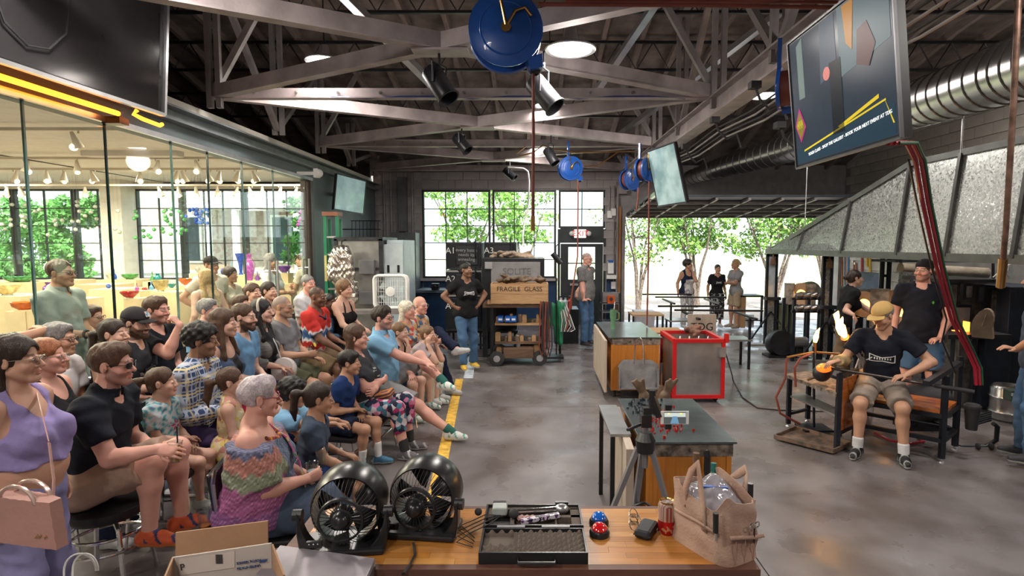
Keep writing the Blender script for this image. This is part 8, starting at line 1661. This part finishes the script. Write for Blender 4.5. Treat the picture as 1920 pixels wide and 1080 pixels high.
t=wthing('fan_cord','black fan cord running over the table edge','cord',tuple(P(770,1060,z=TZ))); bld(MB().tube([P(775,1018,z=TZ+.01),P(778,1040,z=TZ+.006),P(768,1060,z=TZ+.006),P(758,1072,z=TZ+.006),P(752,1079,y=1.78)],.004,6),'cord',black_rubber,t,smooth=True)
# microphone case
foam=M('grey brown foam',(.13,.105,.085),.95,var=.08,bump=.2,bs=150); cs=P(1000,1052,z=TZ); t=thing('microphone_case','open black microphone case with egg-crate foam lid','case',(cs.x,cs.y,TZ)); w_,d_=.36,.165
def shell(y0,y1,z0,z1,nm,tilt=0): 
    m=MB(); m.span((-w_/2,y0,z0),(w_/2,y1,z0+.006)); m.span((-w_/2,y0,z0+.006),(w_/2,y0+.007,z1)).span((-w_/2,y1 -.007,z0+.006),(w_/2,y1,z1)).span((-w_/2,y0+.007,z0+.006),(-w_/2+.007,y1 -.007,z1)).span((w_/2 -.007,y0+.007,z0+.006),(w_/2,y1 -.007,z1)); m.build(nm,fbk,t)
shell(-.02,d_ -.02,0,.040,'lid_shell'); shell(d_ -.012,2*d_ -.01,0,.045,'base_shell')
gx,gy=64,30; vs=[(-w_/2+.008+(w_ -.016)*i/gx,-.012+(d_ -.016)*j/gy,.030+(.009*math.sin(i*math.pi/3.2)*math.sin(j*math.pi/3.1) if not (i<20 and 12<j<28) else -.012)) for j in range(gy+1) for i in range(gx+1)]
MB().add(vs,[(j*(gx+1)+i,j*(gx+1)+i+1,(j+1)*(gx+1)+i+1,(j+1)*(gx+1)+i) for j in range(gy) for i in range(gx)]).build('egg_crate_foam',foam,t,smooth=True)
yb=d_ -.004; m=MB(); 
for a in ((-.172,yb,-.10,yb+.02),(-.172,yb+.145,.172,yb+.155),(-.172,yb,.172,yb+.012),(-.172,yb+.07,-.15,yb+.15),(-.15,yb+.132,.172,yb+.146),(-.085,yb,-.07,yb+.14),(-.085,yb+.07,.172,yb+.088),(.14,yb,.172,yb+.14),(.08,yb+.012,.086,yb+.07)): m.span((a[0],a[1],.006),(a[2],a[3],.036))
m.build('foam_insert',foam,t)
for (x0,x1,y) in ((-.05,.07,-.028),(-.06,.06,2*d_ -.004)): MB().tube([(x0,y+(.01 if y<0 else -.01),.02),(x0,y -(.02 if y<0 else -.012),.02),(x1,y -(.02 if y<0 else -.012),.02),(x1,y+(.01 if y<0 else -.01),.02)],.006,6).build('carry_handle',fbk,t,smooth=True)
for x in (-.13,.11): MB().box((x,2*d_ -.006,.045),(.05,.014,.016)).build('latch',fbk,t)
for x in (-.08,.08): MB().box((x,d_ -.016,.042),(.10,.006,.005)).build('hinge',M('hinge pale',(.4,.4,.42),.3),t)
B0=Vector((cs.x,cs.y,TZ)); t=wthing('microphone','silver handheld microphone lying in the foam case','microphone',tuple(B0+Vector((.02,yb+.11,.04)))); a,b_=B0+Vector((-.06,yb+.105,.040)),B0+Vector((.085,yb+.118,.042)); bld(MB().tube([a,b_],[.010,.013],12),'mic_body',chrome,t,smooth=True); bld(MB().sphere(tuple(b_+Vector((.022,.002,.002))),(.028,.02,.02),14,10),'mic_grille',alu,t,smooth=True)
t=wthing('battery_pack','packet of batteries with zebra striped wrap in the foam case','packet',tuple(B0+Vector((.02,yb+.04,.03)))); bld(MB().beam(B0+Vector((-.045,yb+.025,.042)),B0+Vector((.095,yb+.062,.05)),.020,.014),'wrap',M('zebra wrap',(.5,.45,.55),.3,kind='blotch',ks=90,col2=[(.6,.55,.62),(.02,.02,.04),(.55,.5,.6),(.10,.04,.12)]),t)
for k in range(3): bld(MB().cyl(B0+Vector((-.055+.02*k,yb+.045,.042)),B0+Vector((-.04+.02*k,yb+.062,.044)),.007,8),'battery',M('pink plastic',(.6,.35,.32),.4),t)
t=wthing('radio_pack','grey wireless transmitter with foam ball headset and cables in the case corner','transmitter',tuple(B0+Vector((-.13,yb+.1,.05)))); bld(MB().box(B0+Vector((-.125,yb+.09,.058)),(.055,.05,.03)),'transmitter_body',M('transmitter grey',(.38,.42,.40),.4),t,bevel=.005); bld(MB().sphere(tuple(B0+Vector((-.072,yb+.055,.058))),.019,12,8),'foam_ball',black_rubber,t,smooth=True); bld(MB().sphere(tuple(B0+Vector((-.205,yb+.075,.055))),.014,12,8),'foam_ball',black_rubber,t,smooth=True)
for k in range(4): bld(MB().tube([B0+Vector((-.12,yb+.07,.045)),B0+Vector((-.15 -.01*k,yb+.02*k,.05)),B0+Vector((-.22,yb -.03+.03*k,.03)),B0+Vector((-.27,yb -.05+.04*k,.005)),B0+Vector((-.21,yb -.08+.02*k,.004))],.002,5),'cable',black_rubber,t,smooth=True)
# buzzers, goggles, pouch, can
for k,(u,v,c,n_) in enumerate(((1123,982,(.01,.12,.55),'blue'),(1124,1003,(.55,.01,.015),'red'))):
    p=P(u,v,z=TZ); t=wthing('buzzer_button',n_+' domed push button buzzer on the wooden table','button',tuple(p)); bld(MB().lathe([(0,0),(.036,0),(.037,.012),(.032,.020),(.024,.022),(0,.022)],p,24),'button_base',fbk,t,smooth=True); bld(MB().lathe([(.027,.020),(.028,.028),(.020,.040),(.010,.045),(0,.046)],p,24),'button_dome',M(n_+' button',c,.08,var=0,coat=1),t,smooth=True)
p=P(1188,985,z=TZ); t=wthing('safety_glasses','clear plastic safety glasses lying on the table','glasses',tuple(p)); gmx=glassmat('clear goggles',(.85,.88,.88),4)
for sx in (-1,1): bld(MB().tube([p+Vector((.005*sx+.016*math.cos(a),.028*sx+.024*math.sin(a),.022+.018*math.sin(a))) for a in np.linspace(0,2*math.pi,14,endpoint=False)],.002,5,closed=True),'frame',chrome,t); bld(MB().lathe([(0,0),(.018,.002)],p+Vector((.004*sx,.028*sx,.022)),14),'lens',gmx,t); bld(MB().tube([p+Vector((.02,.03*sx,.03)),p+Vector((.035,.01*sx,.006))],.002,5),'temple',chrome,t)
p=P(1212,1000,z=TZ); t=wthing('zip_case','small black zipped hard case beside the soda can','case',tuple(p)); m=MB().box((0,0,.0165),(.062,.115,.032)); o=m.build('case_body',M('soft black shell',(.014,.015,.02),.5,bump=.1,bs=200),t,bevel=.013); o.rotation_euler=(0,0,R(-28)); m=MB().box((0,0,.0165),(.0635,.1165,.004)); o=m.build('zip',black_rubber,t,bevel=.001); o.rotation_euler=(0,0,R(-28))
p=P(1250,998,z=TZ); t=wthing('soda_can','red and white soda can standing beside the canvas bag','can',tuple(p))
for z0,z1,m_ in ((.0,.052,M('can red',(.50,.015,.015),.25,.5,kind='blotch',ks=70,col2=[(.5,.015,.015),(.5,.015,.015),(.45,.02,.02),(.6,.35,.2)])),(.052,.108,M('can stripes',(.5,.4,.35),.3,.4,kind='pinstripe',ks=55,col2=(.35,.08,.06)))): bld(MB().lathe([(0 if z0 ==0 else .0325,z0),(.027,z0+.0) if z0 ==0 else (.0325,z0),(.0325,z0+.008),(.0325,z1 -.004),(.0325 if z0 ==0 else .0275,z1+(.006 if z0 else 0)),(0,z1+(.006 if z0 else 0))],p,28),'can_wall',m_,t,smooth=True)
bld(MB().lathe([(.020,.112),(.026,.114),(.028,.119),(.0265,.120),(.024,.115)],p,28),'rim',M('can gold',(.6,.42,.15),.25,1),t,smooth=True); bld(MB().box(p+Vector((0,-.004,.117)),(.010,.018,.002)),'pull_tab',alu,t)
# canvas tool bag
cv=M('worn pink beige canvas',(.44,.30,.23),.9,col2=(.33,.20,.15),vs=7,bump=.35,bs=120); c0=P(1337,1020,z=TZ); t=wthing('tool_bag','worn canvas tool bag with looped handles at the right end of the table','bag',tuple(c0)); bw,bd,bh=.096,.135,.200
ang=R(28); rot=Matrix.Rotation(ang,3,'Z'); n_,hN=44,11; vs=[]; fs=[]
for s_ in (0,1):
    for j in range(hN+1):
        zz=bh*j/hN*(1 if s_ ==0 else 1); 
        for i in range(n_):
            a=2*math.pi*i/n_; ca,sa=math.cos(a),math.sin(a); e_=.45; x=bw*(1 -.05*j/hN)*math.copysign(abs(ca)**e_,ca); y=bd*(1 -.05*j/hN)*math.copysign(abs(sa)**e_,sa); f_=.006*math.sin(a*7+zz*30)*(j/hN)+.004*math.sin(zz*70+a*3); k_=(1 -.03*s_) ; top_=.022*math.sin(a*3+1)*(j/hN)**3+.012*math.sin(a*5)*(j/hN)**3
            vs.append(c0+rot @ Vector(((x+f_*ca)*k_*(1 -.22*s_*(j/hN<.5)),(y+f_*sa)*k_,zz+top_)))
N_=n_*(hN+1)
for j in range(hN):
    for i in range(n_): a=j*n_+i; b_=j*n_+(i+1) % n_; fs.append((a,b_,b_+n_,a+n_)); fs.append((b_+N_,a+N_,a+n_+N_,b_+n_+N_))
for i in range(n_): a=hN*n_+i; b_=hN*n_+(i+1) % n_; fs.append((a,b_,b_+N_,a+N_))
fs.append(tuple(range(n_ -1,-1,-1))); bld(MB().add(vs,fs),'bag_wall',cv,t,smooth=True)
lp=lambda x,y,z: c0+rot @ Vector((x*.84,y*.87,z*.93))
def strap(pts,nm='handle',wd=.030,mt=cv):
    m=MB(); 
    pts=[Vector(q_) for q_ in pts]; L,Rr_=[],[]
    for i,p_ in enumerate(pts): d=(pts[min(i+1,len(pts) -1)] -pts[max(i -1,0)]).normalized(); s_=d.cross(rot @ Vector((1,-.3,0))).normalized()*wd/2; L.append(p_ -s_); Rr_.append(p_+s_)
    k=len(pts); m.add(L+Rr_,[(i,i+1,k+i+1,k+i) for i in range(k -1)]); o=bld(m,nm,mt,t,smooth=True); sd=o.modifiers.new('thickness','SOLIDIFY'); sd.thickness=.005
strap([lp(-.118,-.06,.10),lp(-.12,-.05,.19),lp(-.115,-.03,.27),lp(-.10,.0,.33),lp(-.105,.03,.29),lp(-.115,.05,.22),lp(-.11,.06,.15)]); strap([lp(.105,-.07,.12),lp(.11,-.05,.20),lp(.155,-.02,.245),lp(.20,.02,.25),lp(.20,.06,.215),lp(.15,.07,.20),lp(.105,.07,.19)])
for x0 in (-.05,0,.05): bld(MB().tube([lp(x0,-.158,.0),lp(x0,-.161,.09)],.0018,5),'stitch_seam',M('seam thread',(.30,.2,.15),.9),t)
strap([lp(-.09,-.165,.115),lp(-.03,-.166,.105),(lp(.04,-.166,.09)),lp(.10,-.160,.08)],'pocket_hem',.012); strap([lp(-.121,-.12,.12),lp(-.123,-.02,.125),lp(-.122,.1,.12)],'pocket_hem',.012)
for nm,lab,p_,q_,r_,m_ in (('screwdriver','black and green handled tool standing at the right end of the canvas bag',lp(.118,-.08,.08),lp(.122,-.075,.24),.010,black_plastic),('marker_pen','dark stub handle poking from the left pocket of the canvas bag',lp(-.128,-.13,.13),lp(-.130,-.13,.20),.009,black_plastic),('file_tool','dark wooden handle standing behind the canvas bag',lp(.06,.165,.10),lp(.065,.168,.29),.012,woodd),('pliers','teal handled pliers in the back pocket of the canvas bag',lp(.10,.10,.14),lp(.11,.11,.26),.010,M('teal handle',(.02,.16,.14),.4))):
    t2=wthing(nm,lab,'tool',tuple(p_)); bld(MB().cyl(p_,q_,r_),'handle',m_,t2); bld(MB().cyl(p_ -(q_ -p_)*.4,p_,r_*.45),'shaft',alu,t2)
t2=wthing('plastic_bag','clear plastic bag with blue zip edge stuffed inside the canvas bag','bag',tuple(lp(0,0,.15))); S=SDF(); S.ell(np.array(lp(-.01,.02,.17)),np.array((.08,.10,.05)),None,.02); S.cone(np.array(lp(.05,-.05,.14)),np.array(lp(.05,.05,.21)),.04,.035,.03); vs,fs=sdf_mesh(S,.008,disp=lambda X,Y,Z: .006*np.sin(X*130)*np.sin(Y*110)*np.sin(Z*120)); np_mesh('plastic_film',vs,fs,M('milky plastic',(.50,.47,.52),.15,trans=.4,var=.2),t2,None,t2['_w']); bld(MB().beam(lp(-.06,.03,.222),lp(.05,-.02,.215),.016,.012),'blue_zip',M('zip blue',(.03,.10,.40),.4),t2)
t2=wthing('scissors','small metal scissors tucked in the front pocket of the canvas bag','scissors',tuple(lp(.03,-.17,.1)))
for sx in (-1,1): bld(MB().tube([lp(.04+sx*.014+.012*math.cos(a),-.168,.135+.010*math.sin(a)) for a in np.linspace(0,6.28,12,endpoint=False)],.0022,5,closed=True),'ring_handle',chrome,t2)
bld(MB().beam(lp(.04,-.167,.125),lp(.04,-.167,.07),.008,.003),'blade',dark_metal,t2)
# carton, silver case corner, paper bag handles, cup on the floor
kr=M('brown cardboard',(.36,.21,.12),.85,var=.06,bump=.1,bs=40); lbm=M('pale printed carton',(.44,.38,.34),.7,var=.05); D=1.72
t=wthing('shipping_carton','open brown mailing carton with postal print at the bottom edge','carton',tuple(P(420,1085,y=D))); q4=[P(324,1048,y=D),P(505,1018,y=D),P(525,1130,y=D),P(318,1150,y=D)]
q4=[P(322,1046,y=D),P(508,1019,y=D),P(512,1150,y=D),P(322,1180,y=D)]; bld(MB().prism(q4,(0,.006,0)),'near_wall',lbm,t); f4=[P(329,1046,y=D+.26),P(502,1030,y=D+.26),P(502,977,y=D+.27),P(329,999,y=D+.27)]; bld(MB().prism(f4,(0,.006,0)),'far_flap',kr,t)
r4=[P(509,1020,y=D),P(531,1078,y=D -.1),P(534,1110,y=D -.05),P(512,1110,y=D)]; bld(MB().prism(r4,(.006,0,0)),'side_flap',kr,t); l4=[P(322,1046,y=D),P(306,1084,y=D -.1),P(322,1130,y=D)]; bld(MB().prism(l4,(.006,0,0)),'side_flap',kr,t); bld(MB().prism([f4[0],f4[1],f4[1] -Zv(.4),f4[0] -Zv(.4)],(0,.006,0)),'far_wall',kr,t)
ex=(q4[1] -q4[0]).normalized(); up_=Vector((0,0,1)) -ex*ex.z; fr=lambda u,v: FR(P(u,v,y=D -.003) -Vector(t['_w']),ex,up_); inkb=M('label ink',(.06,.05,.05),.8); pblue=M('postal blue',(.03,.07,.20),.7); bld(MB().prism([P(u,v,y=D -.001) for u,v in ((336,1048),(440,1033),(440,1064),(336,1079))],(0,-.0006,0)),'paper_label',M('paper label',(.52,.45,.40),.8,var=.03),t)
text('P',.030,fr(342,1064),inkb,t,'label_print'); m=MB()
for k in range(12): a=P(404+k*1.1,1038+k*.0,y=D -.003); m.box(a -Zv(.018),(.0008+.0006*(k % 3),.0004,.030))
bld(m,'barcode',inkb,t)['kind']='stuff'
Mr=Matrix.Rotation(math.pi,4,'Z'); text('UNITED STATES',.0105,fr(466,1063) @ Mr,pblue,t,'carton_print'); text('POSTAL SERVICE',.0105,fr(466,1053) @ Mr,pblue,t,'carton_print'); bld(MB().prism([P(u,v,y=D -.003) for u,v in ((486,1056),(499,1053),(502,1048),(488,1050))],(0,-.0005,0)),'postal_emblem',pblue,t); bld(MB().prism([P(u,v,y=D -.003) for u,v in ((480,1078),(507,1074),(508,1088),(480,1090))],(0,-.0005,0)),'postal_emblem',pblue,t)
t=wthing('carton_stand','low dark shelf unit carrying the mailing carton','stand',(-.6,1.8,0)); zq=P(322,1180,y=D).z; bld(MB().span((-1.35,1.6,zq -.05),(-.5,2.1,zq -.012)),'shelf',edge,t); legs(t,(-1.3,-.92),(1.65,2.05),zq -.05,edge)
t=wthing('silver_case','grey lilac flat metal case corner at the bottom edge','case',tuple(P(600,1060,y=1.74))); z1=P(690,1058,y=1.78).z; bld(MB().prism([(-.86,1.2,z1),(-.50,1.2,z1),(-.515,1.78,z1),(-.86,1.86,z1)],(0,0,.022)),'case_lid',M('lilac grey metal',(.30,.27,.30),.45,.3),t,bevel=.003); bld(MB().prism([(-.86,1.2,z1 -.08),(-.50,1.2,z1 -.08),(-.515,1.78,z1 -.08),(-.86,1.86,z1 -.08)],(0,0,.078)),'case_base',sheet,t)
t=wthing('paper_bag_handles','white twisted cord bag handles rising at the bottom left','bag',tuple(P(150,1090,y=2.4)))
for r_,du in ((30,0),(24,10)): bld(MB().tube([P(150+du+r_*math.cos(a),1070+32*math.sin(a)* -1 if a >= 0 else 1070,y=2.4) for a in np.linspace(0,math.pi,14)]+[P(150+du -r_,1110,y=2.4)],.004,6),'cord_handle',white_plastic,t,smooth=True)
pb=P(152,1112,y=2.4); bld(MB().span((pb.x -.12,2.36,pb.z -.35),(pb.x+.12,2.46,pb.z+.02)),'bag_body',white_plastic,t)
p=P(385,992,z=.0); drink(P(385,996,y=3.0)*1,'clear cup of amber drink on a small stool behind the carton',col=(.45,.12,.02),h=.12,fill=.3); q_=P(385,996,y=3.0); t=wthing('small_stool','small dark stool carrying the amber drink','stool',(q_.x,3.0,0)); bld(MB().lathe([(0,q_.z -.03),(.10,q_.z -.03),(.10,q_.z),(0,q_.z)],(q_.x,3.0,0),20),'seat',black_metal,t); bld(MB().cyl((q_.x,3.0,0),(q_.x,3.0,q_.z -.03),.02),'pedestal',chrome,t); bld(MB().lathe([(0,0),(.12,0),(.11,.015),(0,.02)],(q_.x,3.0,0),20),'base',black_metal,t)
drink(P(694,889,z=.0),'empty clear glass on the floor by the blue shoes',h=.14); drink(P(602,868,y=3.55),'clear cup beside the girl in the navy t-shirt',h=.08)
